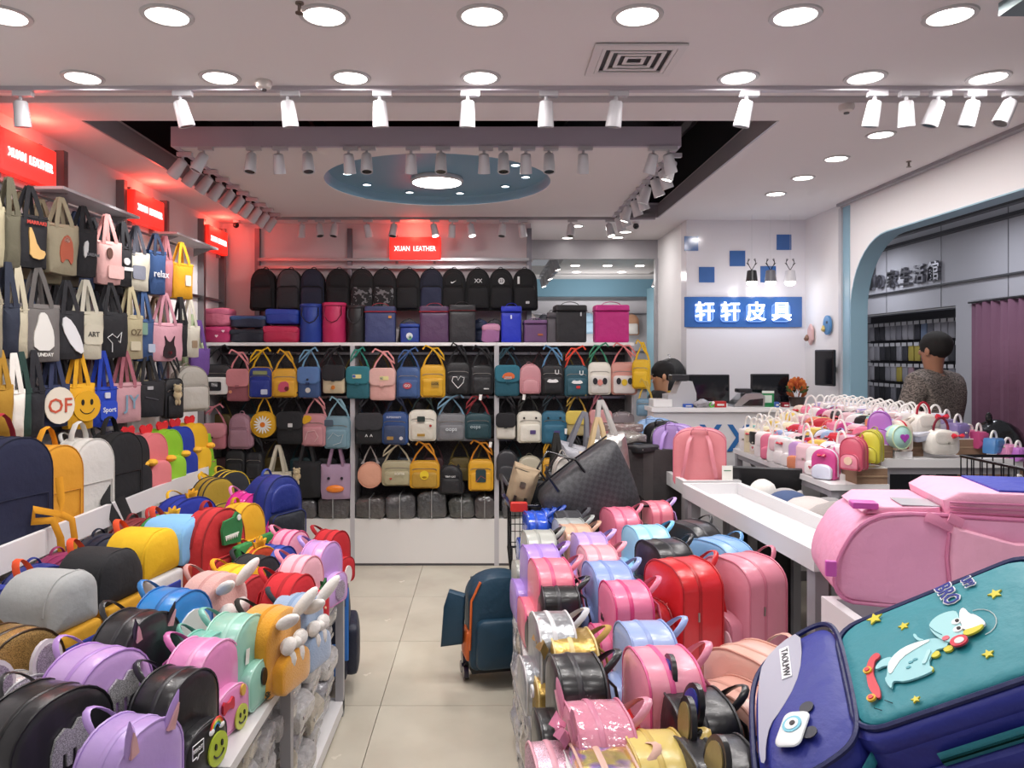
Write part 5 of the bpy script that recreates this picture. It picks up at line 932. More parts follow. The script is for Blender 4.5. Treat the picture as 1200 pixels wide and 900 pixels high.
lb_('mini', 134, 512, (.26, .13, .34), 78, ('1c1c1f', '1c1c1f', '141416', '1c1c1f'), 'black backpack with dangling wide straps', (('loop', '1c1c1f'), ('line', [(-.38, .08), (-.38, .42), (.38, .42), (.38, .08)], .003, '0e0e10'),), skip=('pocket_piping', 'front_pocket'))
lb_('mini', 150, 512, (.22, .10, .31), 80, ('1f1f23', '1f1f23', '303036'), 'slim black backpack between the wide black and the coral one', (('heads',),), skip=('pocket_piping',))
for i, (px, c1, c2, nm) in enumerate(((171, 'e0787c', 'e88488', 'coral'), (190, '8cc428', '98cf34', 'lime green'), (205, '2138a0', '2138a0', 'royal blue'), (222, 'e2b01e', 'eab824', 'bright yellow'))):
    lb_('mini', px, 503, (.22, .12, .30), 78, (c1, c2, c1, c1), nm+' chick backpack with a red heart crest and orange wings', (('heads',),), skip=('pocket_piping', 'handle'))
t = T('webbing_strap', 'orange webbing strap tied in a bow hanging over the ledge', 'strap', (0, 0, 0))
a = P(72, 600, 3.02); O('ribbon', MB().sweep([a+V(q) for q in ((-.01, 0, .14), (.01, -.02, .05), (.02, -.04, 0), (-.08, -.05, .02), (-.09, -.04, -.03), (0, -.06, -.02), (.03, -.06, -.09), (.03, -.05, -.16))], .016, .003, ref=(1, 0, 0)), M('e09a22', 'canvas'), t); O('ribbon_tail', MB().sweep([a+V(q) for q in ((.02, -.04, 0), (.07, -.05, -.02), (.08, -.05, -.09), (.075, -.05, -.16))], .014, .003, ref=(1, 0, 0)), M('e09a22', 'canvas'), t)
a = P(150, 600, 3.5); tag(O('webbing_strap', MB().sweep([a+V(q) for q in ((-.12, .03, .12), (-.09, -.03, .05), (-.03, -.04, -.04), (.0, -.05, -.14), (.03, -.04, -.04), (-.03, -.02, .07))], .022, .003, ref=(1, .3, 0)), M('1a1a1c', 'canvas')), 'wide black webbing strap hanging down over the ledge front', 'strap')
a = P(247, 560, 4.6); tag(O('webbing_strap', MB().sweep([a+V(q) for q in ((-.15, 0, .08), (-.05, -.02, .03), (.0, -.02, -.02), (-.02, -.02, -.1), (-.01, -.02, -.2))], .012, .003, ref=(1, .3, 0)), M('e8b424', 'canvas')), 'thin yellow strap hanging at the far end of the ledge', 'strap')
# ------------------------------------------------------------------ pastel rack
GR = 'backpacks on the pastel rack'
PK = 'mini'
def rr(px, ptop, cols, label, ex=(), size=(.21, .13, .27), rz=-84, **k): k.setdefault('v', 1); return rb(k.pop('style', 'mini'), px, ptop, size, rz, cols, label, ex, grp=GR, **k)
rr(627, 600, ('1f4fc4', '1f4fc4', '173f9c'), 'glossy royal blue mini backpack at the far aisle edge', (), kind='glossy', size=(.2, .1, .27))
rr(643, 597, ('2458c8', '2458c8', '173f9c'), 'glossy blue mini backpack beside the far aisle one', (), kind='glossy', size=(.18, .06, .27))
rr(653, 573, ('2050c0', '2050c0', '173f9c'), 'tall blue mini backpack at the far end by the wire cart', (), kind='glossy', size=(.18, .09, .33), base=.62)
rr(664, 600, ('2b2b30', '2b2b30', '404046'), 'dark ribbed mini backpack beside the tall blue one', (), kind='canvas')
rr(632, 628, ('323238', '323238', '202024'), 'dark grey mini backpack before the glossy blue ones', (), kind='canvas', size=(.2, .1, .25))
rr(667, 609, ('a3a6a4', 'a3a6a4', '8e918f'), 'stone grey mini backpack in the far middle', ())
rr(631, 623, ('a7a9a2', 'a7a9a2', '8c8e88'), 'pale grey mini backpack at the aisle edge', (), size=(.22, .13, .27))
rr(674, 616, ('cfa78e', 'cfa78e', 'b98f78'), 'beige mini backpack in the middle row', (), size=(.22, .13, .27))
rr(633, 641, ('a787d0', 'a787d0', '9474c0', 'a787d0'), 'purple mini backpack at the aisle edge', (), size=(.25, .13, .28))
rr(690, 626, ('b79ad6', 'b79ad6', 'a184c4', 'b79ad6'), 'lilac mini backpack in the middle row', ())
rr(645, 658, ('e87f92', 'e87f92', 'd8507c', 'e87f92'), 'coral pink mini backpack with ruffled pocket at the aisle edge', (), size=(.26, .13, .29))
rr(700, 641, ('eaa2ac', 'eaa2ac', 'd88494', 'e495a4'), 'rosy mini backpack with tiny black print, middle row', (('text', 'Yk', .0, .62, .03, '3a2c30'),))
rr(652, 682, ('1e1e20', '1e1e20', '303034', K), 'glossy black mini backpack with wide straps at the aisle edge', (), kind='leather', size=(.22, .13, .24))
rr(712, 661, ('8ea4d8', '8ea4d8', '7a90c8', '8ea4d8'), 'periwinkle mini backpack with tiny black print, middle row', (('text', 'A', .0, .66, .03, '3a3c50'),), size=(.25, .14, .28))
rr(733, 684, ('ea7fa4', 'ea7fa4', 'd8407c', 'e87f9c'), 'hot pink mini backpack with tiny black print, middle row', (('text', 'lilo', .0, .62, .03, '3a2c30'),), size=(.22, .13, .29))
rr(647, 722, ('b9bcc0', 'b9bcc0', 'd4d4d6', 'c8c8cc'), 'silver clear mini backpack at the aisle edge', (), kind='metallic', size=(.22, .11, .27))
rr(668, 742, ('c9a860', 'c9a860', 'e0c888', 'b8924c'), 'shiny gold mini backpack with a gold bow', (('bow', 0, .9, .06, 'd8bc80', False, 'metallic'),), kind='metallic', size=(.2, .13, .24))
rr(756, 733, ('9fb4e0', '9fb4e0', '8a9fd0', '94aade'), 'light periwinkle mini backpack with raised loop handle', (), size=(.21, .13, .29))
rr(675, 773, ('1c1c1f', '1c1c1f', '2e2e32', K), 'black mini backpack with round eyes and red tongue', (('disc', -.1, .7, .016, 'e8e8e8', True), ('disc', -.1, .7, .008, '1a1a1a', True), ('poly', .1, .2, [(-.02, -.04), (.02, -.04), (.024, .02), (-.024, .02)], 'd83a3a', True)), size=(.21, .12, .28))
rr(776, 765, ('ee9ab0', 'ee9ab0', 'e05c94', 'ee92ac'), 'large pink mini backpack with magenta zip and loop handle', (('disc', -.1, .3, .008, '26262a', True),), size=(.23, .14, .31))
rr(700, 832, ('dd92a8', 'e0a0b4', 'cc7c98', 'dd92a8'), 'pink patent mini backpack with bunny ear bow', (('pointears', 'd98ca8', 'e8a4b8', .05), ('bow', .1, .9, .045, 'c87898', False, 'glossy')), kind='glossy', size=(.22, .13, .27))
rr(708, 886, ('d8b0a0',), 'holographic rainbow mini backpack with gold edging', (('line', [(-.3, .9), (.3, .9)], .006, 'f0f0f0'),), kind='holo', size=(.22, .12, .24))
rr(650, 880, ('dca0b0',), 'dusty pink glitter bag low beside the patent one', (), kind='glitter', size=(.18, .1, .22))
rr(815, 816, ('1e1e20', '1e1e20', '303034', K), 'black mini backpack with round ears lined in blue and a red bow', (('ears', '1e1e20', '2a3a9c', .045), ('bow', 0, .72, .07, 'c8282c', True)), kind='leather', size=(.21, .14, .26))
rr(842, 876, ('222225', '222225', '323236', K), 'black mini backpack with round ears lined in khaki', (('ears', '222225', '8a7a4c', .045),), kind='leather', size=(.21, .14, .26))
rr(768, 868, ('dcc470', 'dcc470', 'c8ac58'), 'pale yellow mini backpack behind the red bow', (), kind='leather', size=(.2, .12, .25))
rr(742, 893, ('2c3ca4', '2c3ca4', '1f2c80'), 'small blue bag tucked below the black eared backpack', (), kind='leather', size=(.15, .1, .22))
rr(888, 762, ('e2b4a4', 'e2b4a4', 'd09c8c'), 'peach backpack with silver star beside the dinosaur satchel', (('star', 0, .7, .03, 'b9b9bc', False, 'glitter'),), size=(.26, .13, .29), rz=-60)
rr(862, 805, ('e0ac9c', 'e0ac9c', 'cc9484'), 'small peach backpack with silver patch in front of the star one', (('disc', 0, .4, .04, 'a9a9ac', True, 'glitter'),), size=(.22, .12, .24), rz=-60)
rr(726, 596, ('e27c94', 'e27c94', 'cc5c7c', 'e27c94'), 'coral rose mini backpack at the far middle below the dark tote', (), size=(.24, .13, .29), rz=-80)
rr(757, 617, ('9cd0ea', '9cd0ea', '84bcdc', '6cb4d8'), 'baby blue mini backpack with side tag', (('sidetag',),), size=(.22, .15, .29), rz=-80)
rr(778, 634, ('212124', '212124', '2e2e32', K), 'matt black backpack in the far row beside the baby blue one', (), size=(.23, .15, .29), rz=-74)
rr(808, 612, ('252528', '252528', '343438', K), 'black backpack tucked under the white tray', (), size=(.26, .15, .28), rz=-60)
rr(842, 632, ('7fa9d4', '7fa9d4', '6c96c4', '5c94c8'), 'steel blue backpack under the white tray', (), size=(.26, .15, .27), rz=-60)
rr(768, 588, ('e08090', 'e08090', 'cc6078', 'b79ad6'), 'salmon mini backpack with lilac strap at the far end under the tray', (), size=(.2, .12, .27), rz=-80)
rr(800, 657, ('d62a30', 'd62a30', 'b01c22', 'cc2428'), 'large scarlet backpack with wide straps and side tag', (('sidetag',),), size=(.25, .16, .34), rz=-72, kind='leather')
rr(762, 705, ('b4242a', 'b4242a', '901a20', 'cc2428'), 'small dark red bag before the large scarlet backpack', (), size=(.16, .08, .22), rz=-72)
rr(870, 652, ('d98a9c', 'd98a9c', 'c87488', 'c87488'), 'large dusty pink backpack with ruffled strap and side tag', (('sidetag',), ('oval', .36, .2, (.03, .06), 'e4b8c0', True)), size=(.25, .17, .34), rz=-66, kind='leather')
# ------------------------------------------------------------------ trolley backpacks on the floor
def trolley(loc, rz, c1, c2, label, pouch=False):
    t = T('trolley_backpack', label, 'backpack', loc, R(rz))
    O('body', MB().pillow([(x, z+.09) for x, z in arch(.32, .46, (.14, .12), .04, 6)], -.09, .09, .015, .014).jit(.004, 10), M(c1, 'nylon'), t)
    O('front_pocket', MB().pillow([(x, z+.11) for x, z in arch(.27, .24, .04, .03, 4)], -.14, -.08, .012, .012), M(c1, 'nylon'), t)
    O('side_pocket', MB().pillow([(x, z+.13) for x, z in arch(.13, .15, .02, .02, 3)], -.01, .012, .01, .006).xf(Matrix.Translation((-.165, 0, 0)) @ Matrix.Rotation(-pi/2, 4, 'Z')), M(c2, 'nylon'), t)
    O('side_strip', MB().sweep([(-.163, -.085, .2), (-.155, -.085, .44), (-.11, -.085, .53)], .012, .006), M(c2, 'nylon'), t)
    O('chassis', MB().b2((-.14, -.02, .05), (.14, .11, .10)).b2((-.12, .1, .05), (.12, .125, .5)), M('1c1c1f', 'plastic'), t)
    for s in (-1, 1):
        w_ = O('wheel_hub', MB().box((s*.155, .06, .06), (.02, .05, .11)), M('26262c', 'plastic'), t)
        for q in range(3): a_ = R(90+120*q); O('wheel', cached('wheel', lambda: MB().lathe([(.008, -.012), (.03, -.012), (.032, 0), (.03, .012), (.008, .012)], 16).xf(Matrix.Rotation(pi/2, 4, 'Y')).mesh('wheel')), M('2a2438', 'gloss'), t, (s*.165, .06+.042*cos(a_), .067+.042*sin(a_)))
    for s in (-1, 1): O('pull_tube', MB().sweep([(s*.08, .13, .1), (s*.08, .13, .5)], .008, .008), M('8c8c90', 'metal'), t)
    O('grip', MB().sweep([(-.09, .13, .5), (.09, .13, .5)], .014, .011), M('1c1c1f', 'plastic'), t)
    if pouch:
        O('hanging_pouch', MB().pillow([(-.06, 0), (.05, .02), (.06, .26), (-.02, .28), (-.045, .2)], -.03, .03, .008, .008), M(c1, 'nylon'), t, (-.235, -.02, .2), (0, 0, R(-20)))
    return t
trolley((.06, 3.82, 0), 12, '17384c', 'd0642c', 'dark teal trolley backpack with orange side pocket standing at the aisle', True)
trolley((-.78, 3.72, 0), 100, '1a2034', '2c6cb8', 'navy trolley backpack with blue side pocket at the end of the tote side rack')
# ------------------------------------------------------------------ wire carts
def cart(x0, x1, y0, y1, zb, zt, label, red=False):
    t = T('wire_cart', label, 'cart', (x0, y0, 0)); X, Y = x1-x0, y1-y0; m = MB(); g = MB()
    for z in (zb, zt): m.sweep([(0, 0, z), (X, 0, z), (X, Y, z), (0, Y, z)], .007, .007, ref=(0, 0, 1), closed=True)
    O('rim', m, M('3c3c40', 'metal'), t)
    n = int(X/.045)
    for i in range(n+1):
        for y in (0, Y): g.box((X*i/n, y, (zb+zt)/2), (.004, .004, zt-zb))
        g.box((X*i/n, Y/2, zb), (.004, Y, .004))
    n = int(Y/.045)
    for i in range(1, n):
        for x in (0, X): g.box((x, Y*i/n, (zb+zt)/2), (.004, .004, zt-zb))
    for k_ in range(1, 4):
        z = zb+(zt-zb)*k_/4
        for y in (0, Y): g.box((X/2, y, z), (X, .004, .004))
        for x in (0, X): g.box((x, Y/2, z), (.004, Y, .004))
    o = O('wire_basket', g, M('34343a', 'metal'), t); o['kind'] = 'stuff'
    for x in (.02, X-.02):
        for y in (.02, Y-.02): O('leg', MB().sweep([(x, y, .06), (x, y, zb)], .012, .012), M('77757a', 'metal'), t); O('caster', MB().lathe([(.005, -.01), (.03, -.01), (.03, .01), (.005, .01)], 14).xf(Matrix.Translation((x, y, .03)) @ Matrix.Rotation(pi/2, 4, 'Y')), M('2a2a2c', 'plastic'), t)
    if red: O('coin_lock', MB().rbox((.04, -.02, zt), (.09, .04, .05), .01), M('b82c24', 'plastic'), t); O('push_bar', MB().sweep([(0, 0, zt), (-.04, -.03, zt+.06), (-.04, Y, zt+.06), (0, Y, zt)], .012, .012), M('8c8c90', 'metal'), t)
    return t
cart(.13, .86, 3.95, 4.60, .48, .86, 'black wire shopping cart loaded with large bags between rack and shelving', True)
pt = .86
def cb(style, x1, x2, y1, y2, d, cols, lb, ex=(), kind=None, roll=0, tk=.12, rz=0, skip=(), v=0):
    p = P((x1+x2)/2, y2, d); return bag(style, p, 0, ((x2-x1)*d/F, tk, (y2-y1)*d/F), cols, lb, 'large bags in the wire cart', ex, kind, rot=(0, R(roll), R(rz)), skip=skip, v=v)
cb('tote', 590, 620, 545, 592, 4.1, ('8c7a62', '8c7a62', '2a2622'), 'tan roll bag with two black stripes leaning out of the cart', (('patch', -.2, .15, (.016, .07), '1c1a18'), ('patch', .2, .15, (.016, .07), '1c1a18'), ('patch', -.05, .6, (.03, .03), '4c4238')), roll=16, skip=('handle',))
cb('mini', 618, 652, 566, 606, 4.15, ('1a1a1d',), 'black padded bag with white label in the cart', (('patch', 0, .6, (.03, .075), 'd8d8dc'),), kind='canvas')
cb('mini', 648, 674, 535, 600, 4.2, ('b8b2ac', 'c4beb8', 'a09a92'), 'pale grey rounded bag standing in the cart', (), kind='canvas', tk=.14)
cb('mini', 662, 690, 548, 610, 4.05, ('a5967c', 'a5967c', '887a60'), 'champagne shiny bag in the cart beside the pale grey one', (), kind='metallic', tk=.12)
cb('tote', 680, 722, 532, 572, 4.3, ('b8aa94', 'b8aa94', 'a08c6c', 'c4ac84'), 'cream and gold tote with beige handles in the cart', (), kind='leather', tk=.1)
cb('tote', 640, 664, 548, 580, 4.4, ('2c2a28', '2c2a28', '191816'), 'brown black patterned bag deep in the cart', (), kind='weave')
cb('tote', 648, 690, 520, 560, 4.5, ('8c8c94', '8c8c94', '6c6c74'), 'grey quilted bag deep in the cart', (), kind='quilt', roll=12)
cb('tote', 695, 738, 508, 560, 4.45, ('a9a6a4',), 'clear silvery bag standing above the dark tote', (), kind='metallic', roll=-8)
big = T('tote_bag', 'huge dark checkered tote tilted across the wire cart', 'bag', P(712, 622, 3.98), 0, None, rot=(R(-4), R(-30), R(8)), sc=1.2)
W_, H_ = .33, .34
O('body', MB().pillow(chk([(-.17, 0), (.17, 0), (.2, .12), (.235, .31), (.2, .35), (0, .33), (-.16, .31), (-.2, .26), (-.19, .1)], 1), -.08, .08, .03, .02).jit(.01, 7), M('2c2c30', 'weave', '38383c'), big)
O('zipper', MB().sweep([(-.17, 0, .325), (0, 0, .345), (.21, 0, .36)], .008, .004), M('15151a', 'gloss'), big)
for y in (-.09, .09): O('handle', MB().sweep([(-.11, y, .28), (-.12, y*1.1, .38), (-.04, y*1.3, .42), (.02, y*1.1, .36), (.03, y, .29)], .009, .006), M('18181a', 'leather'), big)
for i, (x, y, d, s_, lb, kd, c_) in enumerate(((728, 505, 4.9, (.26, .2, .05), 'flat rose brown film pack on top of the heap behind the dark tote', 'bagfilm', '7c5c58'), (735, 518, 4.7, (.2, .18, .06), 'flat clear film pack below the rose brown one', 'bagfilm', '8c8880'), (752, 530, 4.6, (.18, .15, .05), 'flat black folded pouch at the end of the white tray', 'nylon', '232326'))):
    p = P(x, y, d); o = T('folded_bag', lb, 'bag', p, .3*i, 'flat packs behind the cart'); O('body', MB().pillow(arch(s_[0], s_[2], .015, .01, 3), -s_[1]/2, s_[1]/2, .01, .02).jit(.012, 12, i), M(c_, kd), o); O('seam', MB().b2((-s_[0]*.4, -s_[1]*.52, s_[2]*.5), (s_[0]*.4, -s_[1]*.5, s_[2]*.6)), M('c9c2bc', 'plastic'), o)
t = T('stock_box', 'dark grey carton behind the wire cart carrying the flat packs', 'box', (.98, 4.75, 0)); O('carton', MB().b2((-.2, -.2, 0), (.2, .2, 1.08)), M('3f3b3c', 'canvas'), t); O('tape', MB().b2((-.03, -.202, .3), (.03, .2, 1.082)), M('4c4848', 'plastic'), t)
# ------------------------------------------------------------------ trays
def tray(xa, ya, xb, yb, wd, top, label, legs=True, rim=.03, dep=.077):
    """left edge runs from (xa,ya) near to (xb,yb) far"""
    L = math.hypot(xb-xa, yb-ya); rz = math.atan2(yb-ya, xb-xa)-pi/2
    t = T('display_tray', label, 'display table', (xa, ya, 0), rz)
    W = M('dddcde', 'paint')
    O('tray_floor', MB().b2((rim, rim, top-dep), (wd-rim, L-rim, top-dep+.02)), W, t)
    for a, b in (((0, 0), (rim, L)), ((wd-rim, 0), (wd, L)), ((rim, 0), (wd-rim, rim)), ((rim, L-rim), (wd-rim, L))): O('rim', MB().b2((a[0], a[1], top-dep), (b[0], b[1], top)), W, t)
    for x in (.02, wd-.075):
        for y in (.03, L-.09): O('leg', MB().b2((x, y, 0), (x+.05, y+.06, top-dep)), M('9a989c', 'paint'), t)
    for y in (.04, L-.08): O('stretcher', MB().b2((.07, y, .12), (wd-.07, y+.03, .15)), M('9a989c', 'paint'), t)
    return t
tray(1.178, 2.70, 1.077, 4.13, .33, .95, 'long empty white tray table in the middle of the shop')
tray(1.10, 4.20, 1.07, 5.35, .33, .95, 'white tray table carrying four backpacks in front of the counter')
tray(.985, .9, .99, 2.22, .62, .94, 'white tray table in the foreground under the two big school bags')
GT = 'backpacks on the far tray'
def tb(px, x_, d, size, cols, lb, rz=162): return bag('mini', (x_, d, .895), R(rz), size, cols, lb, GT, (), 'leather', v=1)
tb(0, 1.245, 4.38, (.29, .14, .33), ('e08a90', 'e08a90', 'd4788a', 'd98490'), 'salmon pink backpack turned to show its straps on the far tray')
tb(0, 1.165, 4.64, (.24, .12, .33), ('b496d4', 'b496d4', 'a080c4', 'a584cc'), 'lilac backpack behind the salmon one on the far tray', 150)
tb(0, 1.15, 4.86, (.24, .10, .33), ('1e1e22', '1e1e22', '2c2c30', K), 'black backpack behind the lilac one on the far tray', 150)
tb(0, 1.14, 5.08, (.24, .12, .33), ('9cbce4', '9cbce4', '88a8d4', '8cb0dc'), 'light blue backpack at the far end of the tray', 150)
t = T('price_card', 'small white price card standing on the near corner of the far tray', 'card', (1.36, 4.24, .95)); O('card', MB().b2((-.03, -.002, 0), (.03, .002, .08)), M('f0f0e8', 'plastic'), t); O('printed_line', MB().b2((-.02, -.004, .05), (.02, -.002, .055)), M('5c8c6c', 'plastic'), t)
# bench with odds and ends behind the empty tray
t = T('bench', 'low white bench behind the empty tray holding spare goods', 'bench', (1.44, 3.25, 0)); O('seat', MB().b2((0, 0, .76), (.28, .95, .80)), PAINT, t)
for x in (.01, .25):
    for y in (.02, .88): O('leg', MB().b2((x, y, 0), (x+.04, y+.04, .76)), M('9a989c', 'paint'), t)
t = T('open_carton', 'black open carton leaning behind the empty tray', 'box', (1.46, 4.28, .0), R(-16)); O('carton', MB().b2((-.05, 0, 0), (.30, .22, .90)), M('1d1d20', 'paint'), t); O('lid', MB().b2((-.07, -.01, 0), (.31, .01, .13)), M('232326', 'paint'), t, (0, 0, .9), (R(20), 0, 0))
t = T('plush_hat', 'white fluffy hat lying beside the black carton', 'hat', (1.49, 4.05, .86)); O('crown', MB().ball((0, 0, .05), (.075, .07, .075), 16, 10).jit(.006, 30), M('e8e4de', 'fluffy'), t); O('brim', MB().lathe([(.06, -.01), (.085, 0), (.088, .02), (.07, .03)], 18), M('e2ddd6', 'fluffy'), t)
t = T('denim_cap', 'blue denim cap beside the white fluffy hat', 'hat', (1.56, 3.88, .82)); O('crown', MB().ball((0, 0, .05), (.12, .1, .085), 16, 10), M('46587e', 'canvas'), t); O('brim', MB().pillow(disc(.1, 0, 0, 16, .06), -.005, .005, .002, .003).xf(Matrix.Translation((.08, -.07, .02)) @ Matrix.Rotation(pi/2, 4, 'X')), M('46587e', 'canvas'), t); O('red_band', MB().sweep([(.02, -.1, .03), (.12, -.07, .02), (.2, -.06, .0)], .02, .006), M('8c2430', 'canvas'), t)
for i, (x, y, r_, c_, lb) in enumerate(((1.60, 3.40, .12, '9a9290', 'grey'), (1.56, 3.62, .11, 'd0c4c0', 'pale pinkish'), (1.66, 3.66, .1, '8c8a8c', 'darker grey'), (1.64, 4.1, .08, 'b4b0b0', 'light grey'))):
    t = T('plush_bundle', lb+' soft plush bundle on the bench beyond the empty tray', 'plush', (x, y, .80)); O('body', MB().ball((0, 0, r_*.75), (r_*1.3, r_, r_*.78), 14, 9).jit(.02, 9, i), M(c_, 'fluffy'), t); O('tuft', MB().ball((r_*.5, -r_*.6, r_*1.1), r_*.4, 10, 7).jit(.015, 14, i), M(c_, 'fluffy'), t)
# ------------------------------------------------------------------ handbag tables
def table(x0, x1, y0, y1, H, label, ap=.035, col='e9e7e8'):
    t = T('display_table', label, 'display table', (x0, y0, 0)); X, Y = x1-x0, y1-y0
    O('tabletop', MB().b2((0, 0, H-ap), (X, Y, H)), M(col, 'paint'), t)
    O('apron', MB().b2((.015, .015, H-ap-.035), (X-.015, Y-.015, H-ap)), M('98959b', 'paint'), t)
    for x in (.01, X-.05):
        for y in (.01, Y-.05): O('leg', MB().b2((x, y, 0), (x+.04, y+.04, H-ap)), M('98959b', 'paint'), t)
    for y in (.02, Y-.05):
        O('brace', MB().sweep([(.06, y+.01, H-.32), (.3, y+.01, H-.07)], .012, .012, n=4), M('7c7a80', 'paint'), t); O('brace', MB().sweep([(X-.06, y+.01, H-.32), (max(.1, X-.3), y+.01, H-.07)], .012, .012, n=4), M('7c7a80', 'paint'), t)
    O('middle_leg', MB().b2((.01, Y*.5, 0), (.05, Y*.5+.04, H-ap)), M('98959b', 'paint'), t)
    return t
table(1.735, 2.035, 3.79, 5.28, 1.0, 'white table crowded with tiny colourful bags before the counter', .03)
table(2.045, 2.78, 3.89, 5.28, 1.115, 'slightly higher white table beside the arch carrying boxes and handbags', .045)
t = T('riser_shelf', 'raised white shelf for the white handbags on the higher table', 'shelf', (2.30, 4.12, 1.115)); O('board', MB().b2((0, 0, .075), (.26, 1.2, .115)), PAINT, t); O('support', MB().b2((.03, .05, 0), (.06, 1.1, .075)), GREY, t); O('support', MB().b2((.2, .05, 0), (.23, 1.1, .075)), GREY, t)
hc = [('efe0d2', 'ivory'), ('f0e6c4', 'cream'), ('e87f9c', 'pink'), ('d8dcec', 'pale blue'), ('cc2c3c', 'red'), ('232326', 'black'), ('e9c4cc', 'rose'), ('8cc8c0', 'mint'), ('e8c860', 'lemon'), ('f2eeee', 'white'), ('c8488c', 'magenta'), ('c8a0d8', 'lilac'), ('e0906c', 'apricot'), ('d8a8b8', 'dusty rose'), ('9cb8e0', 'sky blue')]
seq = [0, 1, 0, 9, 1, 0, 8, 2, 11, 7, 10, 0, 9, 2, 4, 0, 13, 10, 2, 14, 4, 12, 6, 9, 3, 2, 4, 5, 9, 6, 8, 4, 6, 9, 5, 3, 2, 9, 11, 4, 14, 10, 5, 6, 8, 4, 6, 7, 9, 3, 13, 2, 6, 10, 9, 4, 12, 0, 2, 11, 14, 9, 8, 6, 2, 10]
colp = (('on the aisle edge', 1.80, 1.0, 0), ('in the second line', 1.89, 1.03, 1), ('in the third line', 1.98, 1.06, 2), ('in the fourth line', 2.09, 1.115, 3), ('in the fifth line', 2.18, 1.15, 4))
for lnm, x, z, ci in colp:
    t = T('step_board', 'white step board under the tiny bags '+lnm, 'board', (x, 4.6, 1.0 if ci < 3 else 1.115)) if z not in (1.0, 1.115) else None
    if t: O('board', MB().b2((-.045, -.68, 0), (.045, .66, z-(1.0 if ci < 3 else 1.115))), PAINT, t)
    for j in range(12):
        c_, nm = hc[seq[(10-j)*5+ci+3] if (10-j)*5+ci+3 < len(seq) else (j*7+ci*3) % 15]
        if j > 7 and ci < 3: c_, nm = hc[(0, 1, 9)[(j+ci) % 3]]
        y = 3.97+j*.108+(ci % 2)*.04; st = 'hand' if j > 7 and ci < 3 else ('mini', 'mini', 'hand', 'mini')[(j*3+ci*2) % 4]
        c2 = hc[(seq[(j*4+ci) % 60]+3) % 15][0]
        hh = random.uniform(.12, .155)
        o = bag(st, (x+random.uniform(-.01, .01), y, z), R(-50+random.uniform(-30, 30)), (round(random.choice((.12, .13, .14)), 2), .07, .15 if ci % 2 else .16), (c_, c2 if (j+ci) % 3 == 0 else c_, c2, 'f0ece8' if st == 'hand' else c_), 'tiny '+nm+(' handbag ' if st == 'hand' else ' backpack ')+lnm+' of the crowded table, '+ordn[j]+' from near end', 'tiny bags crowding the low white table', ((('bow', 0, .8, .02, 'c8283c'),) if (j+ci) % 5 == 0 else (('disc', 0, .3, .02, 'f4f0ee', True), ('heart', 0, .3, .012, 'd83c50', True)) if (j+ci) % 4 == 1 else ()), 'leather', v=(j+ci) % 2, skip=('shoulder_strap', 'pocket_piping', 'zipper_pull', 'piping'))
for i in range(3):
    for j in range(10):
        c_, nm = [('f2ecea', 'white'), ('f4e4e4', 'blush white'), ('e9e4f0', 'lavender white'), ('f0d4d0', 'pale pink')][(i+j) % 4]
        bag('hand', (2.335+i*.085, 4.19+j*.118, 1.23), R(-25+random.uniform(-25, 25)), (.11, .05, .1), (c_, ['f2ecea', 'e6c8c8', 'd0d8ec', 'f2ecea', 'c4b4e0'][(i*2+j) % 5], c_, 'fbf8f4'), nm+' looped handbag on the raised shelf, '+('aisle side', 'middle', 'arch side')[i]+' line, '+ordn[j]+' from near end', 'white handbags on the raised shelf', (), v=(i+j) % 2)
GB = 'bags on the boxes of the higher table'
def kb(style, x1, x2, y1, y2, d, cols, lb, ex=(), kind='leather', rz=-20, tk=.07, v=0, hs=.0):
    p = P((x1+x2)/2, y2, d); return bag(style, p, R(rz), ((x2-x1)*d/F, tk, (y2-y1)*d/F), cols, lb, GB, ex, kind, v=v, skip=('shoulder_strap', 'zipper_pull', 'strap'))
def carton(x1, x2, y1, y2, d, lb, base):
    a = P(x1, y2, d); b = P(x2, y1, d); t = T('carton', lb, 'box', (a.x, d, base)); O('box', MB().b2((0, 0, 0), (b.x-a.x, .16, b.z-base)), M('8f735c', 'canvas'), t); O('flap', MB().b2((0, -.004, (b.z-base)*.45), (b.x-a.x, -.001, (b.z-base)*.55)), M('a88c70', 'canvas'), t); O('lid', MB().b2((.01, 0, b.z-base), (b.x-a.x, .15, b.z-base+.004)), M('e8e6e4', 'paint'), t); return t
carton(1004, 1040, 549, 569, 3.80, 'open brown carton on the near corner of the low table', 1.0)
kb('mini', 988, 1013, 513, 550, 3.78, ('cf5f74', 'e0889c', 'b84860'), 'rose red mini backpack with portrait pocket on the near carton', (('disc', 0, .3, .02, 'e8c8b0', True),), rz=-50)
kb('mini', 1009, 1032, 505, 541, 3.84, ('d8cf4a', 'd8cf4a', 'b8b034'), 'lemon mini backpack on the near carton', (), rz=-40, tk=.09)
kb('mini', 1019, 1043, 482, 522, 4.0, ('c07cd0', 'c07cd0', 'a860bc', 'e03ca0'), 'orchid mini backpack behind the lemon one', (), rz=-30)
carton(1033, 1046, 522, 535, 3.93, 'narrow white box between the orchid bag and the ball bag', 1.115)
carton(1050, 1082, 514, 533, 4.0, 'brown carton under the quilted handbags', 1.115)
kb('round', 1038, 1063, 499, 525, 3.93, ('b8e4dc', 'b8e4dc', 'd8ecc4', '4c90c8'), 'round pastel bag with a purple heart', (('heart', 0, .5, .024, 'b848c0'),), rz=10, tk=.09)
kb('hand', 1066, 1098, 484, 512, 4.12, ('efe9e0', 'efe9e0', 'e0d8cc', 'b01c34'), 'white quilted handbag with red handle and red bow', (('bow', .35, .9, .035, 'd8243c'),), kind='quilt', rz=8, tk=.09, v=1)
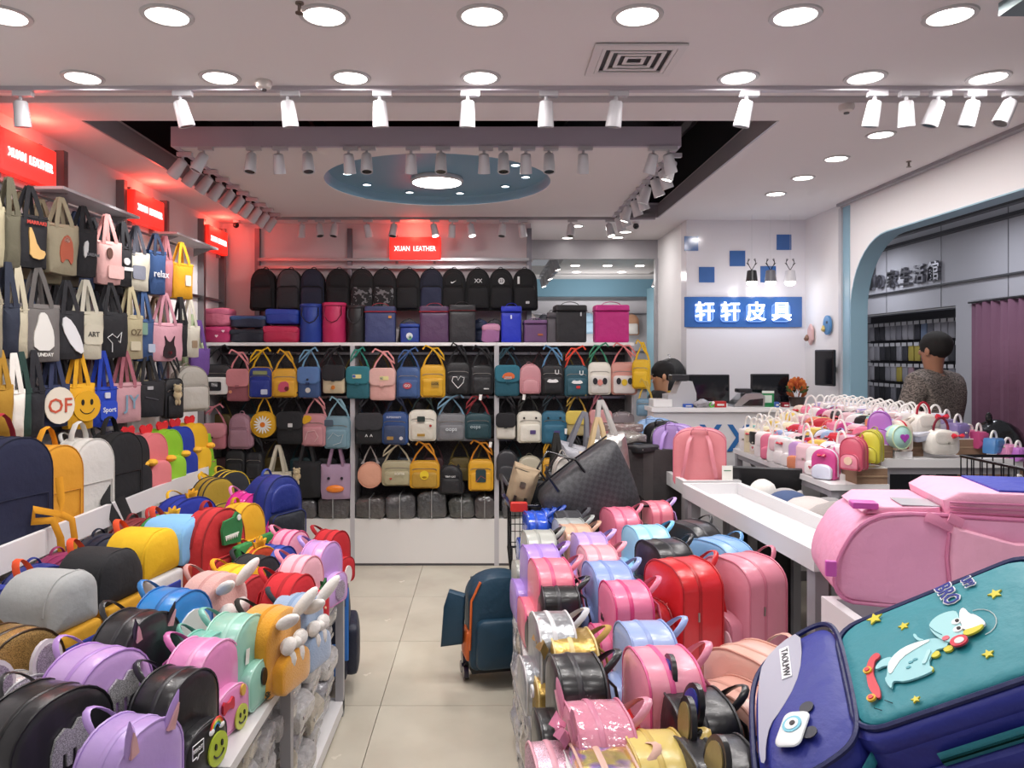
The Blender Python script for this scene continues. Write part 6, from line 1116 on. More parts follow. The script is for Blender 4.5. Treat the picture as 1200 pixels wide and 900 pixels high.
kb('stack', 1064, 1092, 505, 517, 3.98, ('b8bcd0', 'd4d4e0'), 'silver grey flat bag leaning under the quilted one', (), rz=20)
kb('hand', 1085, 1120, 503, 532, 3.95, ('f2ede4', 'f2ede4', 'e0d8cc', '7c1c30'), 'rounded white quilted handbag with a red bow at its corner', (('bow', .28, .78, .03, 'd8243c'),), kind='quilt', rz=6, tk=.08, v=1)
kb('hand', 1101, 1118, 490, 514, 4.2, ('8c7ca8', '7c6c9c', '6c5c8c', 'f0ece8'), 'mauve loop-handled handbag behind the quilted pair', (), rz=14)
kb('hand', 1113, 1132, 495, 517, 4.1, ('9080b4', '8474ac', '7464a0', 'f0ece8'), 'violet loop-handled handbag beside the mauve one', (), rz=14)
carton(1122, 1156, 515, 532, 4.05, 'brown carton under the pink handbag near the garbage sack', 1.115)
kb('hand', 1128, 1144, 503, 516, 4.2, ('d47494', 'd47494', 'c06484', 'f0ece8'), 'rose handbag on the far carton', (), rz=10)
kb('hand', 1141, 1153, 506, 525, 4.05, ('b84878', 'b84878', '9c3864', 'f0ece8'), 'raspberry handbag on the far carton', (), rz=10)
kb('hand', 1155, 1174, 514, 531, 3.98, ('4c80b8', '4478b0', '3c6ca4', 'f0ece8'), 'denim blue handbag leaning by the far carton', (), rz=24)
kb('hand', 1172, 1190, 520, 536, 3.95, ('d48cb4', 'd48cb4', 'c07ca4', 'f0ece8'), 'orchid pink handbag at the table end', (), rz=10)
kb('hand', 1186, 1200, 524, 540, 3.9, ('b06cbc', 'b06cbc', '9c5ca8', 'f0ece8'), 'purple handbag at the table end beside the orchid pink one', (), rz=10)
t = T('garbage_sack', 'shiny black plastic sack knotted on top behind the handbags', 'sack', P(1168, 545, 4.75)); O('sack_body', MB().ball((0, 0, .12), (.17, .13, .16), 18, 12).jit(.025, 9), M('17171a', 'glossy'), t); O('knot', MB().ball((-.05, 0, .3), (.02, .02, .035), 8, 6), M('17171a', 'glossy'), t)
t = T('box_stack', 'plain brown carton standing behind the table under the black sack', 'box', (P(1168, 545, 4.75).x, 4.75, 0)); O('carton', MB().b2((-.16, -.14, 0), (.16, .14, P(1168, 545, 4.75).z-.03)), M('8f735c', 'canvas'), t)
cart(2.18, 2.62, 3.0, 3.45, .80, 1.19, 'black wire basket cart with tiny bags beside the higher table')
for i, (x, y, c_, lb) in enumerate(((2.30, 3.12, 'c84c9c', 'fuchsia'), (2.40, 3.15, '5c84b4', 'dusty blue'), (2.48, 3.12, 'd88cb8', 'candy pink'), (2.34, 3.3, 'a8c0dc', 'pale blue'), (2.5, 3.3, '9c8cc4', 'wisteria'))):
    bag('hand', (x, y, 1.0 if i < 3 else .95), R(-10+i*8), (.11, .05, .12), (c_, c_, c_, 'f0ece8'), lb+' small handbag inside the wire basket cart', 'small bags in the basket cart', ())
t = T('cart_liner', 'grey cardboard liner filling the wire basket cart', 'box', (2.2, 3.02, .81)); O('liner', MB().b2((0, 0, 0), (.40, .41, .13)), M('6c625c', 'canvas'), t)
t = T('stock_box', 'large pale carton stored under the higher table', 'box', (2.2, 4.3, 0)); O('carton', MB().b2((0, 0, 0), (.45, .4, .62)), M('a8927c', 'canvas'), t); O('tape', MB().b2((.2, -.003, 0), (.25, .4, .623)), M('c8b898', 'plastic'), t)
# ------------------------------------------------------------------ cash counter
ct = 1.272; yc0, yc1 = 5.45, 5.9
t = T('cash_counter', 'white cash counter with blue letters on its front', 'counter', (1.22, yc0, 0)); cwid = 2.6-1.22
O('body', MB().b2((0, .03, .08), (cwid, yc1-yc0, ct-.03)), M('e4e2e4', 'paint'), t); O('countertop', MB().b2((-.02, 0, ct-.03), (cwid, yc1-yc0+.01, ct)), M('edebec', 'paint'), t); O('plinth', MB().b2((.02, .05, 0), (cwid, .4, .08)), GREY, t)
for px in (834, 867): 
    p = P(px, 515.5, yc0); O('letter', text_mesh('X', .27, .004, .8, .006), M('2c6cae', 'paint'), t, (p.x-1.22, .026, p.z))
def cp(px, d=5.65): return ((px-CX)*d/F, d, ct)
def monitor(px, w_, h, d, label, rz=0, stand=.05, tilt=0, loc=None):
    t = T('monitor', label, 'monitor', loc or cp(px, d), R(rz))
    sc_ = O('bezel', MB().rbox((0, 0, stand+h/2), (w_, .025, h), .006), M('17171a', 'plastic'), t); O('screen', MB().b2((-w_/2+.01, -.0145, stand+.015), (w_/2-.01, -.013, stand+h-.01)), M('15161b', 'screen'), t)
    if not loc: O('stand', MB().b2((-.02, .0, 0), (.02, .02, stand+.05)), M('1f1f22', 'plastic'), t); O('foot', MB().lathe([(.08, 0), (.08, .008), (.03, .012)], 20), M('1f1f22', 'plastic'), t)
    return t
monitor(829, .33, .215, 5.72, 'wide black monitor on the counter behind the paper stack', stand=.02)
monitor(902, .29, .22, 5.72, 'black monitor on the counter behind the silver printer', stand=.02)
t = monitor(0, .2, .27, 0, 'slim black monitor fixed to the wall at the counter end', -74, 0, loc=P(967, 452, 5.66)); O('wall_arm', MB().b2((-.01, .01, .1), (.01, .095, .14)), M('2a2a2e', 'metal'), t)
t = T('printer', 'light grey receipt printer at the end of the counter by the boy', 'printer', cp(795, 5.62)); O('body', MB().prism([(-.1, 0), (.11, 0), (.11, .1), (.08, .19), (-.0, .19), (-.04, .1), (-.1, .09)], -.09, .09), M('b9b9bd', 'plastic'), t); O('scanner_head', MB().rbox((-.0, 0, .215), (.13, .12, .045), .01), M('2a2a2e', 'plastic'), t); O('base_tray', MB().rbox((-.14, -.02, .03), (.14, .16, .055), .006), M('e6e6e6', 'plastic'), t)
t = T('banknote_counter', 'silver and black wedge shaped banknote counter on the counter', 'machine', cp(874, 5.6)); O('body', MB().prism([(-.11, 0), (.11, 0), (.115, .08), (.08, .105), (-.03, .1), (-.11, .02)], -.08, .08), M('b4b6ba', 'metal'), t); O('side_panel', MB().prism([(-.06, .01), (.095, .01), (.1, .065), (.0, .055)], -.084, -.079), M('1c1c20', 'gloss'), t); O('hopper', MB().rbox((-.02, .0, .12), (.1, .1, .03), .01), M('232328', 'plastic'), t)
t = T('payment_stand', 'small green and white payment stand without code on the counter', 'stand', cp(900, 5.58)); O('frame', MB().b2((-.045, 0, 0), (.045, .006, .115)), M('2c8c54', 'plastic'), t); O('panel', MB().b2((-.028, -.002, .03), (.028, 0, .085)), M('dfe8dc', 'plastic'), t); O('header', MB().b2((-.045, -.002, .1), (.045, 0, .118)), M('e8ece4', 'plastic'), t); O('foot', MB().b2((-.04, -.03, 0), (.04, .03, .006)), M('2c8c54', 'plastic'), t)
for i, (px, w_, h, dd, c_, lb) in enumerate(((843, .085, .045, .06, 'b8282c', 'red wallet box'), (806, .07, .025, .05, '2c58b0', 'blue box'), (920, .05, .035, .05, '8c2030', 'dark red box'), (910, .03, .04, .03, '3c5ca8', 'small blue box'))):
    t = T('small_box', lb+' lying on the cash counter', 'box', cp(px, 5.52)); O('carton', MB().rbox((0, 0, h/2), (w_, dd, h), .004), M(c_, 'plastic'), t); O('label', MB().b2((-w_*.3, -dd/2-.002, h*.3), (w_*.3, -dd/2-.0005, h*.6)), M('d8d4d0', 'plastic'), t)
t = T('paper_stack', 'loose stack of pinkish papers on the counter under the wide monitor', 'papers', cp(832, 5.56)); 
for i, c_ in enumerate(('e0d4e0', 'f0eef0', 'd8c4dc')): O('sheet', MB().box((0, 0, .028+i*.004), (.2, .1, .003), R(i*7-6)), M(c_, 'plastic'), t)
O('folder', MB().box((0, 0, .013), (.2, .12, .025)), M('c9c4cc', 'plastic'), t)
t = T('tape_ring', 'green ring toy beside the red wallet box on the counter', 'toy', cp(834, 5.49)); O('ring', MB().sweep([(.016*cos(q), 0, .02+.016*sin(q)) for q in [i*pi/6 for i in range(12)]], .006, .006, closed=True), M('5cb43c', 'plastic'), t); O('bead', MB().ball((.01, -.004, .035), .012), M('f0f0f0', 'plastic'), t)
t = T('crumpled_bag', 'crumpled clear plastic bag lying on the counter', 'bag', cp(821, 5.5)); O('film', MB().ball((0, 0, .025), (.06, .04, .028), 12, 8).jit(.02, 26), M('c9c6d0', 'bagfilm'), t)
t = T('potted_flower', 'orange silk chrysanthemum in a dark pot on the counter', 'plant', cp(934, 5.62)); O('pot', MB().lathe([(.045, 0), (.06, .06), (.062, .07), (.05, .07)], 18), M('332622', 'plastic'), t)
pm = cached('bloompetal', lambda: MB().pillow([(-.008, 0), (.008, 0), (.013, .025), (.008, .04), (-.008, .04), (-.013, .025)], -.001, .001, .002, .001).mesh('petal'))
bl = O('bloom', MB().ball((0, 0, .16), (.03, .03, .03), 10, 7), M('b8562c', 'canvas'), t)
for i in range(54):
    ph = i*2.39996; th_ = math.acos(1-1.7*(i+.5)/54); O('petal', pm, M(('c8682c', 'd07a3c', 'b8562c')[i % 3], 'canvas'), t, (.028*sin(th_)*cos(ph), .028*sin(th_)*sin(ph), .155+.028*cos(th_)), (0, th_, ph))
lm = cached('leafm', lambda: MB().pillow([(0, 0), (.012, .02), (.01, .045), (0, .06), (-.01, .045), (-.012, .02)], -.001, .001, .001, .001).mesh('leaf'))
for i in range(22): ph = i*2.4; O('leaf', lm, M('4c5a30' if i % 3 else 'a0542c', 'canvas'), t, (.03*cos(ph), .03*sin(ph), .07+.03*(i % 3)), (0, R(50+10*(i % 3)), ph))
# pendant lamps
t = T('pendant_rail', 'short white ceiling rail carrying the three antler lamps', 'rail', P(904, 243, 6.0)); O('bar', MB().box((0, 0, 0), (.36, .03, .02)), M('d0ced0', 'paint'), t); 
for x in (-.15, .15): O('post', MB().b2((x-.006, -.006, 0), (x+.006, .006, CH-t.location.z)), M('d0ced0', 'paint'), t)
for i, (px, c_, nm) in enumerate(((881, '232326', 'black'), (903, '6c6c74', 'grey'), (926, 'd8d6da', 'white'))):
    p = P(px, 330, 6.0); t = T('pendant_lamp', nm+' cone pendant lamp with small antlers hanging over the counter', 'lamp', p)
    O('shade', MB().lathe([(.03, .09), (.036, .085), (.046, .0), (.043, .0), (.033, .08)], 20), M(c_, 'plastic'), t)
    O('bulb', MB().ball((0, 0, -.01), (.042, .042, .025), 14, 8), M('fff4ea', 'emit', 6.0), t)
    for s in (-1, 1): O('antler', MB().sweep([(0, 0, .09), (s*.018, 0, .12), (s*.032, 0, .15), (s*.026, 0, .185)], .003, .003, n=5).sweep([(s*.024, 0, .13), (s*.042, 0, .15)], .0025, .0025, n=4).sweep([(s*.03, 0, .16), (s*.016, 0, .18)], .0025, .0025, n=4), M('1c1c1e' if i < 2 else '4c4c50', 'metal'), t)
    O('cord', MB().sweep([(0, 0, .09), (0, 0, P(904, 243, 6.0).z-p.z)], .0012, .0012, n=4), M('c8c8cc', 'plastic'), t)
    lamp('POINT', (p.x, p.y, p.z-.06), .5, .04)
# plaques on the right wall
t = T('wall_plaque', 'pink hexagonal plaque with dried flowers on the wall past the counter', 'plaque', (WR-.02, 6.08, P(952, 392, 6.08).z), -pi/2); O('plate', MB().pillow([(.055*cos(q)*.9, .085*sin(q)) for q in [R(30+60*i) for i in range(6)]], -.01, .01, .002, .003), M('d8b0ac', 'paint'), t); O('dried_flowers', MB().ball((-.03, -.02, -.03), (.03, .015, .025), 8, 6).jit(.01, 40), M('8c6a58', 'canvas'), t)
t = T('wall_plaque', 'blue oval plaque with yellow flowers on the wall past the counter', 'plaque', (WR-.02, 5.78, P(972, 381, 5.78).z), -pi/2); O('plate', MB().pillow(disc(.06, 0, 0, 24, .075), -.01, .01, .002, .003), M('4c84b8', 'paint'), t); O('yellow_flowers', MB().ball((-.03, -.02, -.03), (.02, .015, .025), 8, 6).jit(.01, 40), M('d8c078', 'canvas'), t); O('dark_mark', MB().b2((0, -.013, .01), (.03, -.011, .03)), M('1c2430', 'plastic'), t)
# ------------------------------------------------------------------ people
import bmesh
def skin(name, chains, mat, parent, sub=2):
    """chains: lists of (point, radius); first points that coincide are merged"""
    bm = bmesh.new(); lay = bm.verts.layers.skin.verify(); seen = {}
    first = None
    for ch in chains:
        prev = None
        for p, r in ch:
            key = tuple(round(q, 4) for q in p)
            v_ = seen.get(key)
            if v_ is None:
                v_ = bm.verts.new(p); r_ = r if isinstance(r, tuple) else (r, r); v_[lay].radius = r_; seen[key] = v_
                if first is None: first = v_; v_[lay].use_root = True
            if prev is not None and prev is not v_ and bm.edges.get((prev, v_)) is None: bm.edges.new((prev, v_))
            prev = v_
    me = bpy.data.meshes.new(name); bm.to_mesh(me); bm.free()
    o = bpy.data.objects.new(name, me); COL.objects.link(o)
    m_ = o.modifiers.new('skin', 'SKIN'); m_.use_smooth_shade = True; s_ = o.modifiers.new('sub', 'SUBSURF'); s_.levels = sub; s_.render_levels = sub
    dg = bpy.context.evaluated_depsgraph_get(); dg.update(); m2 = bpy.data.meshes.new_from_object(o.evaluated_get(dg)); bpy.data.objects.remove(o)
    m2.materials.clear(); m2.materials.append(None); m2.name = name
    return O(name, m2, mat, parent)
def person(loc, rz, sc, label, skincol, hair, top, pants, arms='down', collar=None):
    t = T('person', label, 'person', loc, R(rz), None, sc=sc)     # local: +Y is where the figure looks
    pel = (0, 0, .95); ch_ = (0, .0, 1.36); nk = (0, 0, 1.47)
    def arm(s, k=1.0, hand=True):
        if arms == 'down': pts = [((s*.19, 0, 1.40), .052), ((s*.25, .0, 1.12), .042), ((s*.25, .10, .90), .028)]
        else: pts = [((s*.19, 0, 1.40), .052), ((s*.25, .06, 1.14), .042), ((s*.17, .28, 1.08), .028)]
        return [((0, 0, 1.38), .12*k)]+[(p, r*k) for p, r in pts]
    def hand(s):
        a = V(arm(s)[-1][0]); dr_ = (a-V(arm(s)[-2][0])).normalized(); sd_ = V((s*-.2, .8, .2)).cross(dr_).normalized(); L_ = []
        palm = a+dr_*.07; L_.append([(tuple(a), .028), (tuple(palm), (.034, .018))])
        for i, (o_, l_) in enumerate(((-.028, .06), (-.010, .075), (.010, .07), (.028, .055))):
            b = palm+sd_*o_; L_.append([(tuple(palm), (.034, .018)), (tuple(b+dr_*.03), .009), (tuple(b+dr_*(.03+l_*.5)), .008), (tuple(b+dr_*(.03+l_)+V((0, .012, 0))), .007)])
        L_.append([(tuple(a+dr_*.02), .02), (tuple(a+dr_*.045+sd_*-.045), .010), (tuple(a+dr_*.08+sd_*-.055), .008)])
        return L_
    legs = [[(pel, .12), ((s*.1, 0, .86), .085), ((s*.11, .02, .5), .058), ((s*.11, -.02, .1), .04), ((s*.11, .08, .04), .035), ((s*.12, .17, .03), .028)] for s in (-1, 1)]
    body = [[(pel, .12), ((0, .01, 1.15), .115), ((0, 0, 1.38), .12), (nk, .055), ((0, .015, 1.56), .07), ((0, .005, 1.64), .088), ((0, -.005, 1.71), .07)]]+legs
    for s in (-1, 1): body.append(arm(s)); body += hand(s)
    skin('body', body, M(skincol, 'plastic'), t)
    skin('trousers', [[(pel, .14), ((0, 0, 1.02), .13)]]+[[(pel, .14), ((s*.1, 0, .86), .1), ((s*.11, .02, .5), .078), ((s*.11, -.02, .1), .062)] for s in (-1, 1)], M(pants, 'canvas'), t)
    skin('jacket', [[((0, 0, .88), .17), ((0, .01, 1.13), .17), ((0, 0, 1.35), .175), ((0, -.005, 1.515), .092)]]+[[((0, 0, 1.35), .175), ((s*.2, 0, 1.42), .09)]+[(p, r+.032) for p, r in arm(s)[2:]] for s in (-1, 1)], M(*top), t)
    h = O('hair', MB().ball((0, -.012, 1.675), (.094, .105, .1), 18, 12).jit(.004, 30), M(hair, 'canvas'), t)
    h.data.transform(Matrix.Identity(4))
    O('nose', MB().ball((0, .095, 1.625), (.013, .022, .02), 8, 6), M(skincol, 'plastic'), t)
    for s in (-1, 1):
        O('ear', MB().ball((s*.088, .0, 1.63), (.01, .018, .03), 8, 6), M(skincol, 'plastic'), t); O('eye', MB().ball((s*.032, .082, 1.648), (.012, .008, .006), 8, 5), M('1c1816', 'plastic'), t)
        O('shoe', MB().ball((s*.115, .06, .04), (.05, .14, .045), 12, 7), M('26262a', 'plastic'), t)
    O('mouth', MB().ball((0, .086, 1.585), (.022, .006, .005), 8, 5), M('9c5c50', 'plastic'), t)
    if collar: O('collar', MB().sweep([(.075*cos(q), .0+.08*sin(q), 1.475-.02*sin(q)) for q in [i*pi/8 for i in range(16)]], .014, .012, ref=(0, 0, 1), closed=True), M(collar, 'canvas'), t)
    return t
person((3.20, 5.36, 0), 28, 1.03, 'man in a grey striped knit jacket seen from behind at the neighbouring rack', 'a8765c', '1a1614', ('4a4440', 'stripes', '8c8078'), '2a2a30', 'up')
person((1.40, 5.99, 0), 90, .91, 'dark haired boy in black shirt with yellow collar behind the counter', 'c89474', '141213', ('1c1c20', 'canvas'), '23232a', 'up', 'c8a83c')
t = T('backpack', 'big black backpack hanging on the wall behind the boy', 'backpack', P(786, 462, 6.3)); O('body', MB().pillow(arch(.22, .30, (.11, .13), .05, 7), -.07, .07, .02, .015).jit(.008, 9), M('18181b', 'nylon'), t); O('front_pocket', MB().pillow(arch(.17, .15, .04, .03, 4), -.11, -.06, .01, .01), M('1b1b1f', 'nylon'), t); O('hanger', MB().sweep([(0, 0, .28), (0, .05, .33), (0, .1, .33)], .005, .005), M('8c8c90', 'metal'), t)
# ------------------------------------------------------------------ foreground school bags
t = T('school_bag', 'large glossy pink school bag lying on its back on the near tray', 'bag', (1.0, 2.16, .942), R(-13))
prof = [(.0, .07), (.005, .035), (.025, .01), (.06, 0), (.3, 0), (.62, 0), (.64, .03), (.64, .24), (.6, .255), (.3, .262), (.17, .262), (.11, .25), (.06, .215), (.025, .155), (.008, .11)]; prof = chk(prof, 1)
pk = M('eba3c4', 'nylon')
O('body', MB().pillow(prof, 0, .36, .014, .02, .01).jit(.005, 9), pk, t)
O('piping', MB().sweep([(x, .003, z) for x, z in prof], .006, .006, closed=True, n=6), M('d27ca4', 'leather'), t)
O('front_compartment', MB().pillow([(.30, .255), (.66, .255), (.68, .30), (.66, .325), (.33, .325), (.29, .30)], .03, .34, .008, .012), M('f0acc6', 'nylon'), t)
for z in (.268, .282, .296): O('pleat', MB().sweep([(.305, .02, z), (.67, .02, z)], .003, .003, n=5), M('cc7aa0', 'nylon'), t)
O('flap', MB().pillow([(.09, .25), (.29, .262), (.29, .278), (.12, .272)], .04, .33, .004, .006), M('eeaac4', 'nylon'), t)
O('reflective_patch', MB().b2((.19, .045, .2775), (.29, .16, .280)), M('a9a8ae', 'plastic'), t)
O('blue_panel', MB().b2((.44, .05, .3255), (.66, .32, .331)), M('3c46b0', 'nylon'), t)
O('zip_tab', MB().rbox((-.012, -.015, .10), (.03, .016, .045), .004), M('c858b0', 'plastic'), t); O('zip_tab', MB().rbox((.09, .05, .275), (.07, .05, .018), .004), M('d05cb4', 'plastic'), t)
O('loop_tab', MB().sweep([(.235, -.012, .262), (.26, -.025, .252), (.29, -.02, .236), (.30, -.018, .255), (.325, -.02, .245), (.29, -.02, .262)], .014, .003, ref=(0, .3, 1)), M('dc88a8', 'nylon'), t)
O('side_pocket', MB().pillow([(.285, .012), (.66, .004), (.66, .21), (.45, .2), (.30, .235), (.288, .2)], -.03, .004, .01, .014).jit(.006, 24), M('f2b0c8', 'nylon'), t)
O('reflective_strip', MB().prism([(.47, .01), (.52, .01), (.545, .195), (.50, .2)], -.048, -.04), M('77757c', 'plastic'), t)
O('elastic_gather', MB().sweep([(.287, -.016, .02), (.29, -.022, .09), (.286, -.018, .15), (.292, -.02, .22)], .008, .005).jit(.003, 60), M('cc7a9c', 'nylon'), t)
# blue dinosaur satchel: tilted so its front panel faces the shop
Rm = (Matrix.Rotation(-.479, 3, 'Z') @ Matrix.Rotation(-.551, 3, 'Y') @ Matrix.Rotation(.308, 3, 'X'))
u, vv, nn = Rm @ V((1, 0, 0)), Rm @ V((0, 1, 0)), Rm @ V((0, 0, 1))
t = T('school_bag', 'navy school bag with a teal skateboarding dinosaur panel leaning in the foreground', 'bag', (.678, 1.358, .965))
t.rotation_mode = 'QUATERNION'; t.rotation_quaternion = Matrix((u, -nn, vv)).transposed().to_quaternion()
NV = M('2c3490', 'nylon'); TL_ = M('2b8090', 'nylon')
def rr_(x0, x1, z0, z1, r, n=5): return [(x+(x0+x1)/2, z+z0) for x, z in arch(x1-x0, z1-z0, r, r, n)]
O('body', MB().pillow(rr_(-.03, .46, -.025, .335, .07), .02, .20, .004, .02).jit(.004, 9), NV, t)
O('front_frame', MB().pillow(rr_(-.022, .43, -.022, .328, .06), .002, .05, .004, .012), NV, t)
O('front_panel', MB().pillow(rr_(.0, .405, 0, .305, .05), -.010, .01, .006, .01), M('2a8794', 'nylon'), t)
O('panel_piping', MB().sweep([(x, -.004, z) for x, z in rr_(-.006, .411, -.006, .311, .054)], .006, .006, closed=True, n=6), M('1c2458', 'nylon'), t)
for i, y in enumerate((.065, .135)):
    O('zipper', MB().sweep([(.1-.03*i, y, -.034), (.44, y, -.034)], .014, .004, ref=(0, 1, 0)), TL_, t); O('zipper_teeth', MB().sweep([(.1-.03*i, y, -.038), (.44, y, -.038)], .004, .003, ref=(0, 1, 0)), M('0e2c30', 'metal'), t)
    O('gusset_roll', MB().sweep([(-.02, y+.035, -.024), (.2, y+.035, -.034), (.46, y+.035, -.024)], .02, .014, ref=(0, 1, 0), n=8), NV, t)
# pocket at the bag's foot
pk_ = O('lower_pocket', MB().pillow(chk([(-.21, .02), (-.205, -.03), (-.19, -.06), (-.10, -.055), (-.03, -.03), (-.008, .0), (-.002, .05), (.0, .15), (-.001, .25), (-.006, .31), (-.02, .343), (-.05, .355), (-.116, .339), (-.184, .284), (-.206, .224), (-.211, .138)]), -.012, .11, .012, .02), NV, t)
O('grey_inset', MB().prism(chk([(-.19, -.012), (-.189, .087), (-.184, .212), (-.17, .276), (-.124, .317), (-.075, .330), (-.079, .232), (-.1, .161), (-.138, .103), (-.163, .075), (-.175, .029), (-.178, -.022)], 1), -.0245, -.0235), M('a7a6b8', 'plastic'), t)
O('pocket_piping', MB().sweep([(x, -.006, z) for x, z in chk([(-.212, .02), (-.208, -.03), (-.192, -.063), (-.10, -.058), (-.028, -.032), (-.004, .0), (.002, .05), (.004, .15), (.003, .25), (-.002, .312), (-.018, .347), (-.05, .359), (-.118, .343), (-.187, .287), (-.209, .226), (-.214, .138)])], .006, .006, closed=True, n=6), M('1a2258', 'nylon'), t)
O('pocket_zipper', MB().sweep([(-.19, .045, -.064), (-.10, .045, -.062), (-.025, .045, -.036), (.002, .045, .0), (.008, .045, .05), (.008, .045, .28)], .012, .004, ref=(0, 1, 0)), TL_, t)
O('name_label', MB().b2((-.128, -.0265, .190), (-.105, -.0245, .292)), M('e9e9ee', 'plastic'), t)
O('lettering', text_mesh('TAOLMW', .022, .0006, .95), M('26282e', 'plastic'), t, (-.1165, -.0272, .240), (0, R(90), 0))
O('badge', MB().pillow([(x-.115, z-.008) for x, z in arch(.056, .085, .016, .016, 4)], -.033, -.026, .002, .003).xf(Matrix.Translation((-.115, 0, .034)) @ Matrix.Rotation(R(22), 4, 'Y') @ Matrix.Translation((.115, 0, -.034))), M('eef2f4', 'plastic'), t)
O('badge_ring', MB().prism(disc(.020, -.112, .040), -.0365, -.035), M('7cc8dc', 'plastic'), t); O('badge_disc', MB().prism(disc(.014, -.112, .040), -.0375, -.036), M('eef2f4', 'plastic'), t); O('badge_dot', MB().prism(disc(.006, -.110, .040, 12), -.0385, -.037), M('1c1c22', 'plastic'), t)
for x, z in ((-.083, .082), (-.083, .014)): O('badge_ear', MB().prism(disc(.015, x, z, 12), -.0275, -.0255), M('1a1c30', 'plastic'), t)
yl = M('d8cc3c', 'plastic')
for (x, z, r) in ((.087, .280, .018), (.137, .221, .012), (.313, .211, .014), (.254, .062, .011), (.114, .016, .009)): O('star', MB().prism([((r*(1 if i % 2 == 0 else .45))*sin(i*pi/5)+x, (r*(1 if i % 2 == 0 else .45))*cos(i*pi/5)+z) for i in range(10)][::-1], -.0185, -.0155), yl, t)
def dp(name, pts, col, y=-.0195, th=.0008): return O(name, MB().prism(chk(pts, 1) if len(pts) < 30 else pts, y-th, y+.003), M(col, 'plastic'), t)
# dinosaur, upright direction is +x, riding a skateboard
dp('skateboard', [(0.045, 0.139), (0.055, 0.161), (0.069, 0.172), (0.078, 0.164), (0.075, 0.154), (0.065, 0.15), (0.061, 0.139), (0.055, 0.12), (0.057, 0.092), (0.06, 0.069), (0.057, 0.046), (0.049, 0.05), (0.04, 0.08), (0.041, 0.11)], 'd84450')
for x, z in [(0.047, 0.128), (0.041, 0.052)]: dp('skateboard_wheel', disc(.009, x, z, 12), 'e0b02c', -.0225); dp('wheel_hub', disc(.005, x, z, 10), 'd84450', -.0245)
dp('tail', [(0.061, 0.126), (0.065, 0.134), (0.078, 0.145), (0.093, 0.144), (0.098, 0.139), (0.088, 0.121), (0.077, 0.125), (0.066, 0.123)], '9fd6dc', -.0200)
dp('dinosaur_body', [(0.081, 0.057), (0.077, 0.065), (0.073, 0.088), (0.08, 0.095), (0.085, 0.121), (0.098, 0.141), (0.122, 0.154), (0.148, 0.155), (0.171, 0.151), (0.187, 0.145), (0.203, 0.123), (0.197, 0.111), (0.173, 0.115), (0.155, 0.086), (0.162, 0.065), (0.138, 0.061), (0.105, 0.063), (0.093, 0.073), (0.085, 0.073)], '9fd6dc', -.0210)
dp('belly', [(0.084, 0.099), (0.087, 0.122), (0.101, 0.139), (0.124, 0.152), (0.154, 0.152), (0.181, 0.144), (0.144, 0.136), (0.116, 0.126), (0.097, 0.105), (0.088, 0.093)], 'eef6f4', -.0225)
dp('arm', [(0.166, 0.151), (0.156, 0.162), (0.154, 0.178), (0.149, 0.179), (0.149, 0.169), (0.154, 0.154)], '9fd6dc', -.0222); dp('arm', [(0.163, 0.12), (0.155, 0.103), (0.145, 0.091), (0.152, 0.085), (0.16, 0.1), (0.171, 0.116)], 'b4e0e4', -.0235)
for i, (x, z) in enumerate([(0.198, 0.107), (0.173, 0.105), (0.153, 0.072), (0.14, 0.08)]): dp('back_spike', disc(.009, x, z, 10, .008), 'dcd040', -.0205)
for x, z in ((.128, .105), (.121, .094), (.137, .108)): dp('skin_spot', disc(.005, x, z, 8, .003), '5fa8b4', -.0225)
dp('dinosaur_head', [(0.238, 0.197), (0.239, 0.181), (0.236, 0.159), (0.235, 0.136), (0.232, 0.122), (0.212, 0.114), (0.2, 0.121), (0.189, 0.142), (0.183, 0.164), (0.182, 0.182), (0.19, 0.194), (0.204, 0.202), (0.222, 0.203)], 'a9dce0', -.0240)
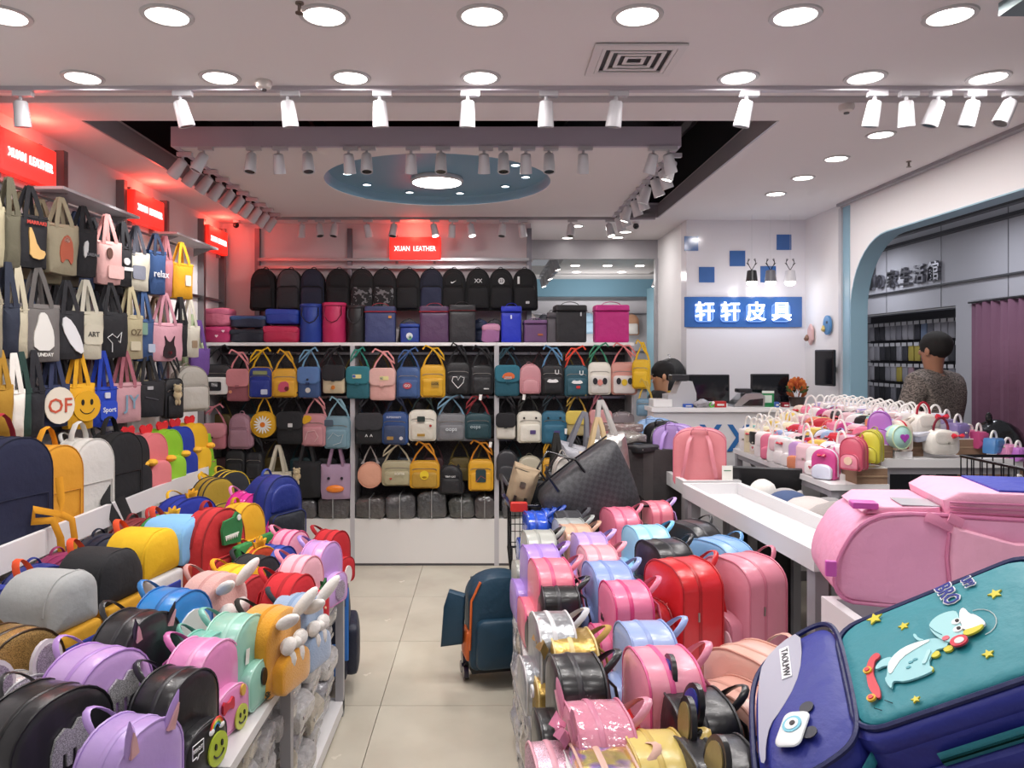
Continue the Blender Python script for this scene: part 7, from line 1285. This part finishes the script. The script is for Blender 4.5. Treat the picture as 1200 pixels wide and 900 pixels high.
dp('cap', [(0.24, 0.178), (0.247, 0.193), (0.254, 0.194), (0.258, 0.169), (0.265, 0.164), (0.273, 0.144), (0.275, 0.129), (0.269, 0.124), (0.254, 0.128), (0.236, 0.131), (0.237, 0.154)], 'f2f2f4', -.0255); dp('cap_brim', [(0.236, 0.131), (0.254, 0.128), (0.272, 0.129), (0.266, 0.119), (0.252, 0.114), (0.239, 0.114), (0.232, 0.12)], 'dcd040', -.0265)
dp('headphone', disc(.016, .221, .109, 14, .014), 'd83c50', -.0270); dp('headphone_centre', disc(.009, .222, .107, 12, .008), 'f0e0e0', -.0285)
for x, z in [(0.228, 0.141), (0.231, 0.163)]: dp('eye', disc(.009, x, z, 12, .008), 'f4f8f8', -.0260); dp('pupil', disc(.004, x+.002, z, 8), '1a1a1a', -.0275)
dp('cheek', disc(.007, .202, .130, 10, .006), 'e06878', -.0255)
O('printed_line', MB().sweep([(.183, -.0255, .178), (.189, -.0255, .160), (.198, -.0255, .143)], .0012, .0008, n=4), M('4c98a4', 'plastic'), t)
O('cap_stitching', MB().sweep([(.270+.030*sin(q)-.006, -.0175, .150+.038*cos(q)) for q in [i*pi/9 for i in range(10)]], .001, .001, n=4), M('d4e4e4', 'plastic'), t)
for a_, b_ in (((.040, .030), (.052, .018)), ((.062, .040), (.074, .026))): O('speed_line', MB().sweep([(a_[0], -.0175, a_[1]), (b_[0], -.0175, b_[1])], .001, .001, n=4), M('16323a', 'plastic'), t)
for s_, x, z, sz in (('UP?', .280, .275, .026), ('BRO', .236, .263, .044)):
    O('lettering', text_mesh(s_, sz, .0004, .8, .0028), M('e4e4ea', 'plastic'), t, (x, -.0185, z), (0, R(84), 0)); O('lettering', text_mesh(s_, sz, .0006, .8, .0004), M('2a3690', 'plastic'), t, (x, -.0200, z), (0, R(84), 0))
t = T('stock_box', 'plain brown carton hidden under the dinosaur satchel', 'box', (.60, 1.12, .60)); O('carton', MB().b2((0, 0, 0), (.34, .40, .20)), M('8f735c', 'canvas'), t); O('tape', MB().b2((.14, -.002, 0), (.2, .40, .202)), M('b8a078', 'plastic'), t)
dup_ = {k: v for k, v in LABELS.items() if len(v) > 1}
print('BAGS', BAGS, 'THINGS', sum(len(v) for v in LABELS.values()), 'DUP', list(dup_.items())[:12], 'LONG', [k for k in LABELS if len(k.split()) > 16][:10], 'OBJ', len(bpy.data.objects))
